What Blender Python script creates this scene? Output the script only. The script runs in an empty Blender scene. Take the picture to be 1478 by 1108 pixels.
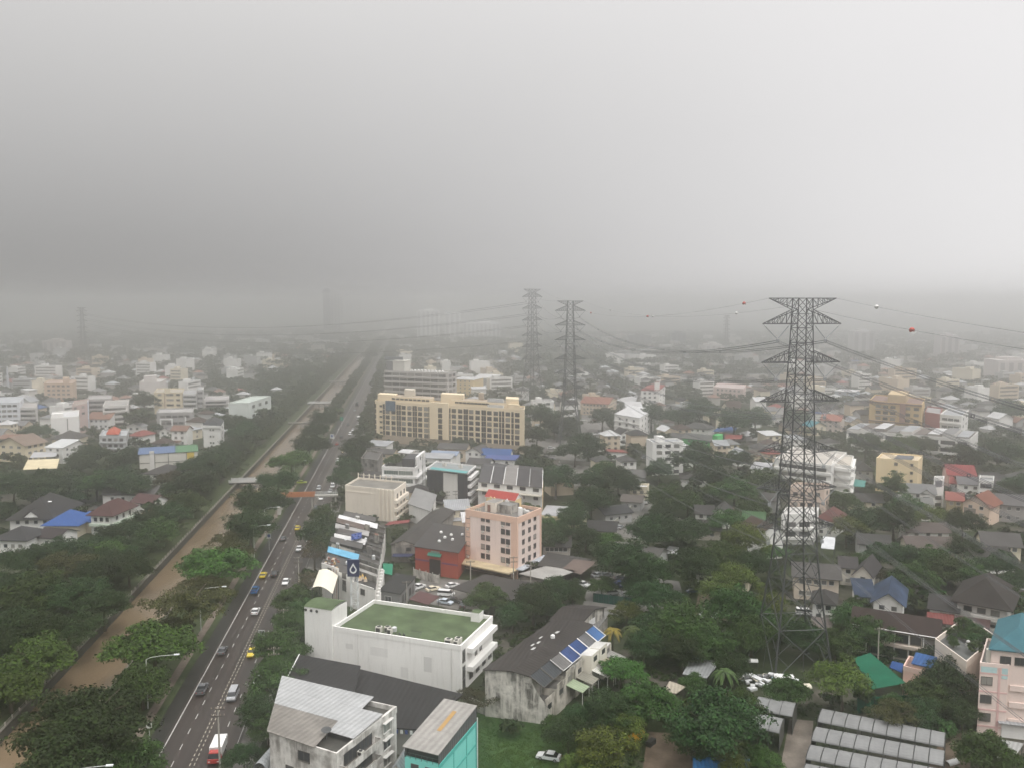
import bpy, math, random
import numpy as np
from mathutils import Vector, Matrix, noise as mnoise
R = math.radians
S = bpy.context.scene
COL = S.collection
rnd = random.Random(11)
# ------------------------------------------------------------------ camera
FPX, CAMH, HOR = 1240.0, 85.0, 437.0            # focal length in photo pixels, eye height, horizon row
PITCH = math.atan((554 - HOR) / FPX)
cd = bpy.data.cameras.new("camera")
cam = bpy.data.objects.new("camera", cd)
COL.objects.link(cam)
cam.location = (0, 0, CAMH)
cam.rotation_euler = (math.pi / 2 - PITCH, 0, 0)
cd.sensor_width = 36
cd.lens = 36 * FPX / 1478
cd.clip_start = 1
cd.clip_end = 30000
S.camera = cam
# ------------------------------------------------------------------ world: overcast rain sky
w = bpy.data.worlds.new("World")
S.world = w
w.use_nodes = True
nt = w.node_tree
nt.nodes.clear()
def N(t, **k):
    n = nt.nodes.new(t)
    for a, b in k.items():
        setattr(n, a, b)
    return n
SUN_EL, SUN_AZ = 58, 140                         # azimuth from +Y towards +X
tc = N("ShaderNodeTexCoord")
sep = N("ShaderNodeSeparateXYZ")
nt.links.new(tc.outputs["Generated"], sep.inputs[0])
sky = N("ShaderNodeTexSky", sky_type='NISHITA', sun_disc=False, sun_elevation=R(SUN_EL), sun_rotation=R(SUN_AZ))
hs = N("ShaderNodeHueSaturation")
hs.inputs["Saturation"].default_value = 0.10
nt.links.new(sky.outputs[0], hs.inputs["Color"])
def cloud_ramp(vals, tint):
    r = N("ShaderNodeValToRGB")
    el = r.color_ramp.elements
    while len(el) < len(vals):
        el.new(.5)
    for e_, (p_, v_) in zip(el, vals):
        e_.position = p_
        e_.color = (v_ * tint[0], v_ * tint[1], v_ * tint[2], 1)
    nt.links.new(sep.outputs["Z"], r.inputs[0])
    return r.outputs[0]
# a rain front darkens the left, the cloud is thin and bright to the right
rainy = cloud_ramp([(0, .22), (.03, .265), (.10, .375), (.19, .51), (.33, .70), (.6, 1.75), (1, 2.8)], (1.0, .985, .975))
bright = cloud_ramp([(0, 1.10), (.03, 1.06), (.08, 1.0), (.19, .94), (.33, .95), (.6, 1.85), (1, 2.8)], (1.0, .985, .992))
mx = N("ShaderNodeMapRange", interpolation_type='SMOOTHSTEP')
mx.inputs["From Min"].default_value = -.52
mx.inputs["From Max"].default_value = .92
nt.links.new(sep.outputs["X"], mx.inputs["Value"])
front = N("ShaderNodeMix", data_type='RGBA')
nt.links.new(mx.outputs[0], front.inputs[0])
nt.links.new(rainy, front.inputs[6])
nt.links.new(bright, front.inputs[7])
nz = N("ShaderNodeTexNoise")
nz.inputs["Scale"].default_value = 2.2
nz.inputs["Detail"].default_value = 3
nt.links.new(tc.outputs["Generated"], nz.inputs["Vector"])
nzr = N("ShaderNodeMapRange")
nzr.inputs["To Min"].default_value = 9.6          # cloud radiance, scaled for background strength 0.1
nzr.inputs["To Max"].default_value = 10.4
nt.links.new(nz.outputs["Fac"], nzr.inputs["Value"])
vm = N("ShaderNodeVectorMath", operation='SCALE')
nt.links.new(front.outputs[2], vm.inputs[0])
nt.links.new(nzr.outputs[0], vm.inputs["Scale"])
mixs = N("ShaderNodeMix", data_type='RGBA')
mixs.inputs[0].default_value = .93               # cloud cover
nt.links.new(hs.outputs[0], mixs.inputs[6])
nt.links.new(vm.outputs[0], mixs.inputs[7])
bg = N("ShaderNodeBackground")
bg.inputs["Strength"].default_value = .1
nt.links.new(mixs.outputs[2], bg.inputs[0])
wo = N("ShaderNodeOutputWorld")
nt.links.new(bg.outputs[0], wo.inputs[0])
# ------------------------------------------------------------------ sun behind the cloud
sd = bpy.data.lights.new("sun", 'SUN')
sd.energy = 1.5
sd.angle = R(15)
sd.color = (1, .97, .93)
so = bpy.data.objects.new("sun", sd)
COL.objects.link(so)
sdir = Vector((math.sin(R(SUN_AZ)) * math.cos(R(SUN_EL)), math.cos(R(SUN_AZ)) * math.cos(R(SUN_EL)), math.sin(R(SUN_EL))))
so.rotation_euler = sdir.to_track_quat('Z', 'Y').to_euler()
so.location = sdir * 300
S.view_settings.view_transform = 'Standard'
S.view_settings.look = 'None'
S.view_settings.exposure = 0.0
S.view_settings.gamma = 1
S.view_settings.use_curve_mapping = False
S.cycles.max_bounces = 7
S.cycles.diffuse_bounces = 3
S.cycles.glossy_bounces = 2
S.cycles.transmission_bounces = 2
S.cycles.volume_bounces = 6
S.cycles.use_denoising = True

# ------------------------------------------------------------------ pixels of the photograph -> points of the place
cp, sp = math.cos(PITCH), math.sin(PITCH)
def ray(px, py):
    x, y = (px - 739) / FPX, (554 - py) / FPX
    return Vector((x, cp + y * sp, -sp + y * cp))
def P(px, py, z=0.0):
    d = ray(px, py)
    t = (z - CAMH) / d.z
    return Vector((d.x * t, d.y * t, z))
def atY(px, py, Y):
    d = ray(px, py)
    return Vector((d.x, d.y, d.z)) * (Y / d.y) + Vector((0, 0, CAMH))
def hgt(px, yt, yb):
    return atY(px, yt, P(px, yb).y).z
def proj(p):
    x, y, z = p[0], p[1], p[2] - CAMH
    dep = y * cp - z * sp
    if dep < 1: dep = 1
    return 739 + FPX * x / dep, 554 - FPX * (y * sp + z * cp) / dep
# road frame: the road runs straight towards the vanishing point
R0 = P(220, 1108)
RD = Vector((-.1202, 1, 0)).normalized()
RR = Vector((RD.y, -RD.x, 0))
def RF(o, s, z=0.0):
    q = R0 + RR * o + RD * s
    return Vector((q.x, q.y, z))
def road_os(x, y):
    q = Vector((x, y, 0)) - R0
    q.z = 0
    return q.dot(RR), q.dot(RD)

# ------------------------------------------------------------------ mesh builder
class MB:
    def __init__(s):
        s.v, s.f, s.m = [], [], []
    def poly(s, pts, m=0):
        i = len(s.v)
        s.v.extend([tuple(p) for p in pts])
        s.f.append(tuple(range(i, i + len(pts))))
        s.m.append(m)
    def prism(s, poly, z0, z1, m=0, mt=None, bottom=False):
        n = len(poly)
        b = [(p[0], p[1], z0) for p in poly]
        t = [(p[0], p[1], z1) for p in poly]
        for i in range(n):
            j = (i + 1) % n
            s.poly([b[i], b[j], t[j], t[i]], m)
        s.poly(t, m if mt is None else mt)
        if bottom:
            s.poly(b[::-1], m)
    def slab(s, pts, t, m=0, ms=None):
        ms = m if ms is None else ms
        dn = [(p[0], p[1], p[2] - t) for p in pts]
        n = len(pts)
        s.poly(pts, m)
        s.poly(dn[::-1], ms)
        for i in range(n):
            j = (i + 1) % n
            s.poly([dn[i], dn[j], pts[j], pts[i]], ms)
    def box(s, c, sx, sy, sz, m=0, ang=0):
        ca, sa = math.cos(ang), math.sin(ang)
        p = [(c[0] + ca * x - sa * y, c[1] + sa * x + ca * y) for x, y in ((-sx / 2, -sy / 2), (sx / 2, -sy / 2), (sx / 2, sy / 2), (-sx / 2, sy / 2))]
        s.prism(p, c[2], c[2] + sz, m, bottom=True)
    def bar(s, p, q, wd, m=0, n=4, w2=None):
        p, q = Vector(p), Vector(q)
        d = (q - p)
        if d.length < 1e-6: return
        d.normalize()
        a = d.orthogonal().normalized()
        b = d.cross(a)
        w2 = wd if w2 is None else w2
        r0, r1 = [], []
        for k in range(n):
            t = 2 * math.pi * (k + .5) / n
            o = a * math.cos(t) + b * math.sin(t)
            r0.append(p + o * wd * .6)
            r1.append(q + o * w2 * .6)
        for k in range(n):
            j = (k + 1) % n
            s.poly([r0[k], r0[j], r1[j], r1[k]], m)
        s.poly(r0[::-1], m)
        s.poly(r1, m)
    def cyl(s, c, r, h, m=0, n=12, r2=None, mt=None):
        r2 = r if r2 is None else r2
        a = [(c[0] + r * math.cos(2 * math.pi * k / n), c[1] + r * math.sin(2 * math.pi * k / n), c[2]) for k in range(n)]
        b = [(c[0] + r2 * math.cos(2 * math.pi * k / n), c[1] + r2 * math.sin(2 * math.pi * k / n), c[2] + h) for k in range(n)]
        for k in range(n):
            j = (k + 1) % n
            s.poly([a[k], a[j], b[j], b[k]], m)
        s.poly(b, m if mt is None else mt)
    def tube(s, pts, r, m=0, n=5, closed=False):
        pts = [Vector(p) for p in pts]
        rings = []
        for i, p in enumerate(pts):
            d = (pts[min(i + 1, len(pts) - 1)] - pts[max(i - 1, 0)]).normalized()
            a = d.cross(Vector((0, 0, 1)))
            if a.length < .05: a = d.cross(Vector((0, 1, 0)))
            a.normalize()
            b = d.cross(a)
            rr = r[i] if isinstance(r, (list, tuple)) else r
            i0 = len(s.v)
            for k in range(n):
                t = 2 * math.pi * k / n
                s.v.append(tuple(p + a * math.cos(t) * rr + b * math.sin(t) * rr))
            rings.append(i0)
        for a_, b_ in zip(rings[:-1], rings[1:]):
            for k in range(n):
                j = (k + 1) % n
                s.f.append((a_ + k, a_ + j, b_ + j, b_ + k)); s.m.append(m)
        s.f.append(tuple(rings[0] + k for k in range(n))[::-1]); s.m.append(m)
        s.f.append(tuple(rings[-1] + k for k in range(n))); s.m.append(m)
    def sphere(s, c, rx, ry, rz, m=0, n=10, k=6, m2=None):
        i0 = len(s.v)
        for i in range(k + 1):
            t = math.pi * i / k
            for j in range(n):
                u = 2 * math.pi * j / n
                s.v.append((c[0] + rx * math.sin(t) * math.cos(u), c[1] + ry * math.sin(t) * math.sin(u), c[2] + rz * math.cos(t)))
        for i in range(k):
            for j in range(n):
                a, b = i0 + i * n + j, i0 + i * n + (j + 1) % n
                s.f.append((a, a + n, b + n, b)); s.m.append(m2 if (m2 is not None and i >= k // 2) else m)
    def mesh(s, name, mats, org=(0, 0, 0), uv=True, udir=None, smooth=False):
        me = bpy.data.meshes.new(name)
        V = np.array(s.v, dtype=np.float64).reshape(-1, 3) - np.array(org, dtype=np.float64)
        me.from_pydata(V.tolist(), [], s.f)
        for mt in mats:
            me.materials.append(mt)
        me.polygons.foreach_set("material_index", s.m)
        if uv:
            lay = me.uv_layers.new(name="UVMap")
            out = np.zeros((len(me.loops), 2), dtype=np.float32)
            ux, uy = (udir if udir else (1, 0))
            k = 0
            for p in me.polygons:
                n = p.normal
                if abs(n.z) > .985:
                    ha = (ux, uy, 0); va = (-uy, ux, 0)
                else:
                    l = math.hypot(n.x, n.y)
                    ha = (-n.y / l, n.x / l, 0)
                    va = (-n.z * ha[1], n.z * ha[0], n.x * ha[1] - n.y * ha[0])
                for vi in p.vertices:
                    x, y, z = V[vi]
                    out[k, 0] = x * ha[0] + y * ha[1]
                    out[k, 1] = x * va[0] + y * va[1] + z * va[2]
                    k += 1
            lay.data.foreach_set("uv", out.ravel())
        if smooth:
            me.polygons.foreach_set("use_smooth", [True] * len(me.polygons))
        me.update()
        return me
    def obj(s, name, mats, parent=None, org=(0, 0, 0), **k):
        if not isinstance(mats, (list, tuple)): mats = [mats]
        o = bpy.data.objects.new(name, s.mesh(name, mats, org, **k))
        COL.objects.link(o)
        if parent is not None: o.parent = parent
        else: o.location = org
        return o
def tag(o, label, cat, group=None):
    o["label"] = label
    o["category"] = cat
    if group: o["group"] = group
    return o
def thing(name, label, cat, loc=(0, 0, 0), rz=0.0, group=None):
    o = bpy.data.objects.new(name, None)
    o.empty_display_size = .5
    COL.objects.link(o)
    o.location = loc
    o.rotation_euler = (0, 0, rz)
    return tag(o, label, cat, group)
def place(name, me, parent, loc=(0, 0, 0), rz=0.0, label=None):
    o = bpy.data.objects.new(name, me)
    COL.objects.link(o)
    o.parent = parent
    o.location = loc
    o.rotation_euler = (0, 0, rz)
    if label: o["label"] = label
    return o
def struct(name, mb, mats, kind="structure", **k):
    o = mb.obj(name, mats, **k)
    o["kind"] = kind
    return o
def dup(root, loc, rz):
    r = root.copy(); COL.objects.link(r)
    r.location = loc; r.rotation_euler = (0, 0, rz)
    for ch in list(root.children):
        c = ch.copy(); COL.objects.link(c); c.parent = r
        for g in list(ch.children):
            d = g.copy(); COL.objects.link(d); d.parent = c
    return r
# ------------------------------------------------------------------ materials
_MC = {}
def c8(r, g, b):
    f = lambda v: (v / 255 / 12.92) if v <= 10.3 else ((v / 255 + .055) / 1.055) ** 2.4
    return (f(r), f(g), f(b))
class G:
    """small node-graph helper"""
    def __init__(s, name, rough=.8, spec=.3):
        s.mat = bpy.data.materials.new(name)
        s.mat.use_nodes = True
        s.t = s.mat.node_tree
        s.b = s.t.nodes["Principled BSDF"]
        s.b.inputs["Roughness"].default_value = rough
        s.b.inputs["Specular IOR Level"].default_value = spec
    def n(s, t, **k):
        x = s.t.nodes.new(t)
        for a, b in k.items(): setattr(x, a, b)
        return x
    def l(s, a, b): s.t.links.new(a, b)
    def coord(s, which="Object", scale=(1, 1, 1)):
        if which == "UV":
            c = s.n("ShaderNodeUVMap"); o = c.outputs[0]
        elif which == "World":
            c = s.n("ShaderNodeNewGeometry"); o = c.outputs["Position"]
        else:
            c = s.n("ShaderNodeTexCoord"); o = c.outputs[which]
        m = s.n("ShaderNodeMapping")
        m.inputs["Scale"].default_value = scale
        s.l(o, m.inputs[0])
        return m.outputs[0]
    def noise(s, vec, scale=1, detail=4, rough=.6):
        x = s.n("ShaderNodeTexNoise")
        x.inputs["Scale"].default_value = scale
        x.inputs["Detail"].default_value = detail
        x.inputs["Roughness"].default_value = rough
        s.l(vec, x.inputs["Vector"])
        return x.outputs["Fac"]
    def rng(s, v, a, b, c, d):
        x = s.n("ShaderNodeMapRange")
        for i, q in zip(("From Min", "From Max", "To Min", "To Max"), (a, b, c, d)):
            x.inputs[i].default_value = q
        s.l(v, x.inputs[0])
        return x.outputs[0]
    def math(s, op, a, b=None):
        x = s.n("ShaderNodeMath", operation=op)
        for i, q in enumerate((a, b)):
            if q is None: continue
            if hasattr(q, "links") or hasattr(q, "is_linked"): s.l(q, x.inputs[i])
            else: x.inputs[i].default_value = q
        return x.outputs[0]
    def mix(s, f, a, b, bt='MIX'):
        x = s.n("ShaderNodeMix", data_type='RGBA', blend_type=bt)
        for i, q in ((0, f), (6, a), (7, b)):
            if isinstance(q, (int, float)): x.inputs[i].default_value = q
            elif isinstance(q, tuple): x.inputs[i].default_value = (*q[:3], 1)
            else: s.l(q, x.inputs[i])
        return x.outputs[2]
    def mulv(s, col, v):
        x = s.n("ShaderNodeVectorMath", operation='SCALE')
        if isinstance(col, tuple): x.inputs[0].default_value = col[:3]
        else: s.l(col, x.inputs[0])
        s.l(v, x.inputs["Scale"])
        return x.outputs[0]
    def color(s, c):
        if isinstance(c, tuple): s.b.inputs["Base Color"].default_value = (*c[:3], 1)
        else: s.l(c, s.b.inputs["Base Color"])
    def bump(s, h, strength=.3, dist=.1):
        x = s.n("ShaderNodeBump")
        x.inputs["Strength"].default_value = strength
        x.inputs["Distance"].default_value = dist
        s.l(h, x.inputs["Height"])
        s.l(x.outputs[0], s.b.inputs["Normal"])
def cached(f):
    def g(*a, **k):
        key = (f.__name__, a, tuple(sorted(k.items())))
        if key not in _MC: _MC[key] = f(*a, **k)
        return _MC[key]
    return g
@cached
def plain(col, rough=.7, spec=.3, metal=0.0, name="paint"):
    g = G(name, rough, spec)
    v = g.noise(g.coord("Object"), 1.3, 3)
    g.color(g.mulv(col, g.rng(v, .25, .75, .9, 1.08)))
    g.b.inputs["Metallic"].default_value = metal
    return g.mat
@cached
def wall(col, dirt=.35, stain=(.16, .15, .13)):
    g = G("painted_wall", .85, .2)
    uv = g.coord("UV", (.9, .10, 1))
    st = g.rng(g.noise(uv, 1.0, 5, .65), .50, .78, 0, 1)
    bl = g.rng(g.noise(g.coord("UV", (.12, .16, 1)), 1.0, 4), .35, .75, 0, 1)
    ty = g.rng(g.noise(g.coord("World", (.07, .07, .07)), 1, 2), .3, .7, .93, 1.05)
    base = g.mulv(col, ty)
    k = g.math('MULTIPLY', g.math('MULTIPLY', st, g.rng(bl, 0, 1, .35, 1)), dirt)
    fine = g.rng(g.noise(g.coord("UV", (1, 1, 1)), 2.5, 4), .2, .8, .95, 1.04)
    g.color(g.mulv(g.mix(k, base, stain), fine))
    return g.mat
@cached
def grimy(col, stain=(.05, .05, .045)):
    g = G("weathered_concrete_wall", .9, .2)
    st = g.rng(g.noise(g.coord("UV", (.55, .07, 1)), 1, 6, .7), .40, .56, 0, 1)
    bl = g.rng(g.noise(g.coord("UV", (.13, .15, 1)), 1.7, 6, .65), .36, .54, 0, 1)
    k = g.math('MULTIPLY', g.math('MAXIMUM', g.math('MULTIPLY', st, bl), g.math('MULTIPLY', bl, .22)), .92)
    base = g.mulv(col, g.rng(g.noise(g.coord("UV", (1, 1, 1)), .8, 5), .25, .75, .78, 1.1))
    g.color(g.mix(k, base, stain))
    return g.mat
@cached
def roofm(col, kind="tile", dirt=.35, rough=.75, pitch=None):
    g = G("roof_" + {"tile": "tiles", "metal": "corrugated_sheets", "flat": "concrete"}[kind], rough, .12)
    uvn = g.n("ShaderNodeUVMap")
    sx = g.n("ShaderNodeSeparateXYZ")
    g.l(uvn.outputs[0], sx.inputs[0])
    bl = g.noise(g.coord("UV", (.16, .22, 1)), 1.0, 5, .65)
    fine = g.noise(g.coord("UV", (1.2, .8, 1)), 1.4, 4)
    obn = g.n("ShaderNodeObjectInfo")
    val = g.math('MULTIPLY', g.rng(bl, .25, .75, 1 - dirt, 1 + dirt * .55), g.rng(fine, .25, .75, .86, 1.12))
    if kind == "tile":
        fr = g.math('FRACT', g.math('MULTIPLY', sx.outputs[1], 1 / (pitch or .45)))
        val = g.math('MULTIPLY', val, g.rng(fr, 0, .25, .80, 1.02))
        g.bump(fr, .5, .06)
    elif kind == "metal":
        si = g.math('SINE', g.math('MULTIPLY', sx.outputs[0], 2 * math.pi / (pitch or .75)))
        val = g.math('MULTIPLY', val, g.rng(si, -1, 1, .86, 1.07))
        # sheet joints
        fr = g.math('FRACT', g.math('MULTIPLY', sx.outputs[1], 1 / 3.1))
        val = g.math('MULTIPLY', val, g.rng(fr, 0, .05, .8, 1.0))
        g.bump(si, .5, .05)
    g.color(g.mulv(col, val))
    return g.mat
@cached
def leafm(col, var=.35, name="leaves"):
    g = G(name, .7, .08)
    geo = g.n("ShaderNodeNewGeometry")
    oi = g.n("ShaderNodeObjectInfo")
    isl = g.rng(geo.outputs["Random Per Island"], 0, 1, 1 - var, 1 + var)
    cl = g.rng(g.noise(g.coord("Object", (.45, .45, .45)), 1, 3), .3, .7, .72, 1.25)
    ob = g.rng(oi.outputs["Random"], 0, 1, .68, 1.28)
    hue = g.n("ShaderNodeHueSaturation")
    hue.inputs["Color"].default_value = (*col, 1)
    g.l(g.rng(oi.outputs["Random"], 0, 1, .465, .52), hue.inputs["Hue"])
    g.l(g.rng(geo.outputs["Random Per Island"], 0, 1, .8, 1.15), hue.inputs["Saturation"])
    g.color(g.mulv(hue.outputs[0], g.math('MULTIPLY', isl, g.math('MULTIPLY', cl, ob))))
    return g.mat
@cached
def stuffleaf(col, var=.35):
    g = G("leaves_far", .8, .06)
    geo = g.n("ShaderNodeNewGeometry")
    isl = g.rng(geo.outputs["Random Per Island"], 0, 1, 1 - var, 1 + var)
    a = g.noise(g.coord("World", (.05, .05, .02)), 1, 3)
    g.color(g.mulv(g.mix(g.rng(a, .35, .65, 0, 1), col, (col[0] * 1.25, col[1] * .98, col[2] * .8)), isl))
    return g.mat
def glass_m(col=(.03, .035, .04), rough=.12, name="window_glass"):
    g = G(name, rough, .5)
    v = g.n("ShaderNodeObjectInfo").outputs["Random"]
    cur = g.math('MULTIPLY', g.math('POWER', v, 5.0), .75)
    g.color(g.mix(cur, col, (.42, .40, .36)))
    return g.mat
GLASS = glass_m()
GREENGLASS = glass_m((.07, .11, .10), .15, "greenish_glass")
CARGLASS = plain((.02, .023, .026), .12, .5, name="car_glass")
W_FRAME = plain((.62, .61, .58), .6, name="white_frame")
D_FRAME = plain((.10, .09, .08), .6, name="dark_frame")
STEEL = plain((.060, .063, .064), .55, .4, .1, name="galvanised_steel")
CONC = wall((.33, .32, .29), .5)
DARK = plain((.02, .02, .02), .8, name="black_and_shade")  # flat black; on openings it paints the shade inside
RUBBER = plain((.02, .02, .02), .85, name="rubber")
BARK = plain((.075, .06, .045), .9, name="bark")
WHITEP = plain((.72, .72, .70), .7, name="white_paint")
WIREM = plain((.10, .10, .105), .5, name="cable")
# wet asphalt with worn wheel tracks (UV x across the road, metres)
def asphalt():
    g = G("wet_asphalt", .5, .3)
    uvn = g.n("ShaderNodeUVMap"); sx = g.n("ShaderNodeSeparateXYZ"); g.l(uvn.outputs[0], sx.inputs[0])
    tr = g.math('COSINE', g.math('MULTIPLY', sx.outputs[0], 2 * math.pi / 1.65))
    big = g.noise(g.coord("UV", (.45, .03, 1)), 1, 6, .7)
    fine = g.noise(g.coord("UV", (1, 1, 1)), 4, 3)
    v = g.math('MULTIPLY', g.rng(tr, -1, 1, .9, 1.12), g.math('MULTIPLY', g.rng(big, .3, .7, .62, 1.35), g.rng(fine, .2, .8, .9, 1.1)))
    g.color(g.mulv((.036, .028, .0235), v))
    g.l(g.rng(big, .3, .7, .38, .65), g.b.inputs["Roughness"])
    return g.mat
ASPHALT = asphalt()
def groundm():
    g = G("ground_soil_and_weeds", .95, .1)
    a = g.noise(g.coord("World", (.03, .03, .03)), 1, 6, .65)
    b = g.noise(g.coord("World", (.35, .35, .35)), 1, 5, .7)
    veg = g.mix(g.rng(b, .3, .7, 0, 1), (.018, .026, .012), (.045, .058, .024))
    soil = g.mix(g.rng(b, .3, .7, 0, 1), (.05, .045, .038), (.12, .108, .092))
    g.color(g.mix(g.rng(a, .50, .60, 0, 1), veg, soil))
    g.bump(b, .6, .5)
    return g.mat
GROUND = groundm()
def twotone(name, c1, c2, sc=.4, rough=.9, bump=.3, lo=.35, hi=.65):
    g = G(name, rough, .2)
    a = g.noise(g.coord("World", (sc, sc, sc)), 1, 6, .65)
    f = g.noise(g.coord("World", (3, 3, 3)), 1, 3)
    g.color(g.mulv(g.mix(g.rng(a, lo, hi, 0, 1), c1, c2), g.rng(f, .2, .8, .8, 1.2)))
    if bump: g.bump(a, bump, .2)
    return g.mat
LAWN = twotone("lawn_grass", (.022, .046, .013), (.046, .090, .024), .22)
BANKG = twotone("bank_grass", (.028, .042, .016), (.055, .068, .03), .35)
DIRT = twotone("brown_dirt", (.085, .062, .045), (.17, .13, .095), .3)
PAVE = twotone("worn_paving", (.10, .095, .088), (.19, .18, .165), .25, .8, .1)
DRIVE = twotone("damp_driveway", (.10, .085, .07), (.21, .18, .15), .22, .6, .1)
PATHM = twotone("footpath_paving", (.115, .092, .074), (.165, .135, .11), .5, .85, .1)
GUTTER = twotone("dark_wet_shoulder", (.016, .016, .014), (.032, .03, .026), .4, .6, .1)
def waterm():
    g = G("muddy_water", .12, .5)
    cs = g.coord("World", (.9, .9, .9))
    a = g.noise(cs, 1.1, 5, .65)
    b = g.noise(g.coord("World", (.05, .012, .05)), 1, 4)
    g.color(g.mulv((.170, .124, .078), g.math('MULTIPLY', g.rng(b, .3, .7, .92, 1.08), g.rng(a, .3, .7, .93, 1.07))))
    g.bump(a, .35, .25)
    return g.mat
WATER = waterm()
# wall colours
WH = (.78, .77, .74); CRM = (.70, .63, .49); BEI = (.60, .50, .38); GRY = (.42, .42, .41); PNK = (.74, .55, .47)
PCH = (.70, .44, .28); YEL = (.72, .56, .30); LBL = (.50, .56, .62)
# roof colours
R_DK = (.036, .034, .033); R_GR = (.075, .072, .07); R_BR = (.062, .042, .034); R_RD = (.22, .06, .05); R_OR = (.23, .105, .075)
R_BL = (.05, .10, .24); R_LG = (.33, .34, .35); R_WH = (.56, .56, .56); R_TE = (.05, .21, .25); R_MG = (.19, .19, .19); R_GN = (.05, .17, .07)
# ------------------------------------------------------------------ ground, road, canal
FOOT = []                                         # (polygon, margin) kept free of trees and houses
def keep(poly, m=1.5):
    poly = [(p[0], p[1]) for p in poly]
    cx = sum(p[0] for p in poly) / len(poly); cy = sum(p[1] for p in poly) / len(poly)
    r = max(math.hypot(p[0] - cx, p[1] - cy) for p in poly)
    FOOT.append((poly, cx, cy, r, m))
def inside(x, y, poly):
    c = False
    n = len(poly)
    for i in range(n):
        x1, y1 = poly[i]; x2, y2 = poly[(i + 1) % n]
        if (y1 > y) != (y2 > y) and x < (x2 - x1) * (y - y1) / (y2 - y1) + x1:
            c = not c
    return c
def edge_d(x, y, poly):
    b = 1e9
    n = len(poly)
    for i in range(n):
        x1, y1 = poly[i]; x2, y2 = poly[(i + 1) % n]
        dx, dy = x2 - x1, y2 - y1
        t = max(0, min(1, ((x - x1) * dx + (y - y1) * dy) / (dx * dx + dy * dy + 1e-9)))
        b = min(b, math.hypot(x - x1 - t * dx, y - y1 - t * dy))
    return b
def free(x, y, r=0.0, road=True):
    if road:
        o, s = road_os(x, y)
        if -35.5 - r * .5 < o < -18.5 + r * .2: return False
        if -8.2 < o < 14.5 + r * .3: return False
    for poly, cx, cy, rad, m in FOOT:
        dd = math.hypot(x - cx, y - cy)
        if dd > rad + r + m: continue
        if inside(x, y, poly) or edge_d(x, y, poly) < r + m: return False
    return True
CL, CR, SF = -33.5, -18.8, 9000
g_ = MB()
for a, b in ((-7000, CL), (CR, 7000)):
    g_.poly([RF(a, -420), RF(b, -420), RF(b, SF), RF(a, SF)])
struct("ground", g_, [GROUND], uv=False)
g_ = MB(); g_.poly([RF(CL - .2, -420, -1.9), RF(CR + .2, -420, -1.9), RF(CR + .2, SF, -1.9), RF(CL - .2, SF, -1.9)])
struct("water", g_, [WATER], uv=False)
def strip(name, o0, o1, z, mat, s0=-420, s1=6000):
    m = MB(); m.poly([RF(o0, s0, z), RF(o1, s0, z), RF(o1, s1, z), RF(o0, s1, z)])
    return struct(name, m, [mat], org=tuple(R0), udir=(RR.x, RR.y))
strip("road", -.7, 14.4, .012, ASPHALT)
strip("road_shoulder", -3.6, -.7, .008, GUTTER)
strip("grass_verge", -5.3, -3.6, .05, BANKG)
strip("footpath", -7.2, -5.3, .06, PATHM)
strip("grass_verge", -18.6, -7.2, .03, BANKG)
strip("canal_bank", -41, -34.1, .03, BANKG)
strip("pavement", 14.4, 18.5, .12, PAVE)
mk = MB()
def mline(o, s0, s1, wd, m=0, z=.017):
    mk.poly([RF(o - wd / 2, s0, z), RF(o + wd / 2, s0, z), RF(o + wd / 2, s1, z), RF(o - wd / 2, s1, z)], m)
mline(0, -300, 2500, .22)
mline(13.75, -300, 1500, .14)
for i in range(-40, 200):
    s0 = i * 6.2
    mline(3.25, s0, s0 + 2.2, .16); mline(10.5, s0 + 2, s0 + 4.2, .16)
for i in range(-120, 420):
    s0 = i * 1.75
    mline(6.55, s0, s0 + .95, .16, 1); mline(7.35, s0, s0 + .95, .16, 1)
struct("road_markings", mk, [plain((.40, .39, .365), .6, name="worn_white_marking"), plain((.36, .33, .26), .6, name="worn_cream_marking")], uv=False)
# canal walls
def canal_wall(o, sgn, label):
    t = thing("canal_wall", label, "canal wall", RF(o, 100))
    org = t.location
    m = MB()
    def run(o0, o1, z0, z1, m_=0):
        p = [RF(o0, -380), RF(o1, -380), RF(o1, 3000), RF(o0, 3000)]
        m.prism(p, z0, z1, m_)
    run(o - .25, o + .25, -3.2, .35)
    m.obj("retaining_wall", [grimy((.085, .08, .07))], t, org)
    m = MB(); run(o - .3, o + .3, .353, .5)
    m.obj("coping", [wall((.15, .14, .12), .5)], t, org)
    if sgn < 0:
        m = MB()
        for i in range(-60, 420):
            c = RF(o, i * 3.2)
            m.box((c.x, c.y, .503), .22, .22, .75, 0, math.atan2(RD.y, RD.x))
        q = MB()
        f = m.obj("post_row", [wall((.36, .33, .29), .4)], t, org)
        f["kind"] = "stuff"
        for hh in (1.15,):
            q.bar(RF(o, -380, hh), RF(o, 1400, hh), .08)
        q.obj("rail", [wall((.28, .25, .22), .4)], t, org, uv=False)
    return t
canal_wall(CL - .3, -1, "long dark stained concrete canal wall with pale post railing on left bank")
canal_wall(CR + .3, 1, "low concrete canal wall along the right bank, half hidden under tree crowns")
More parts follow.
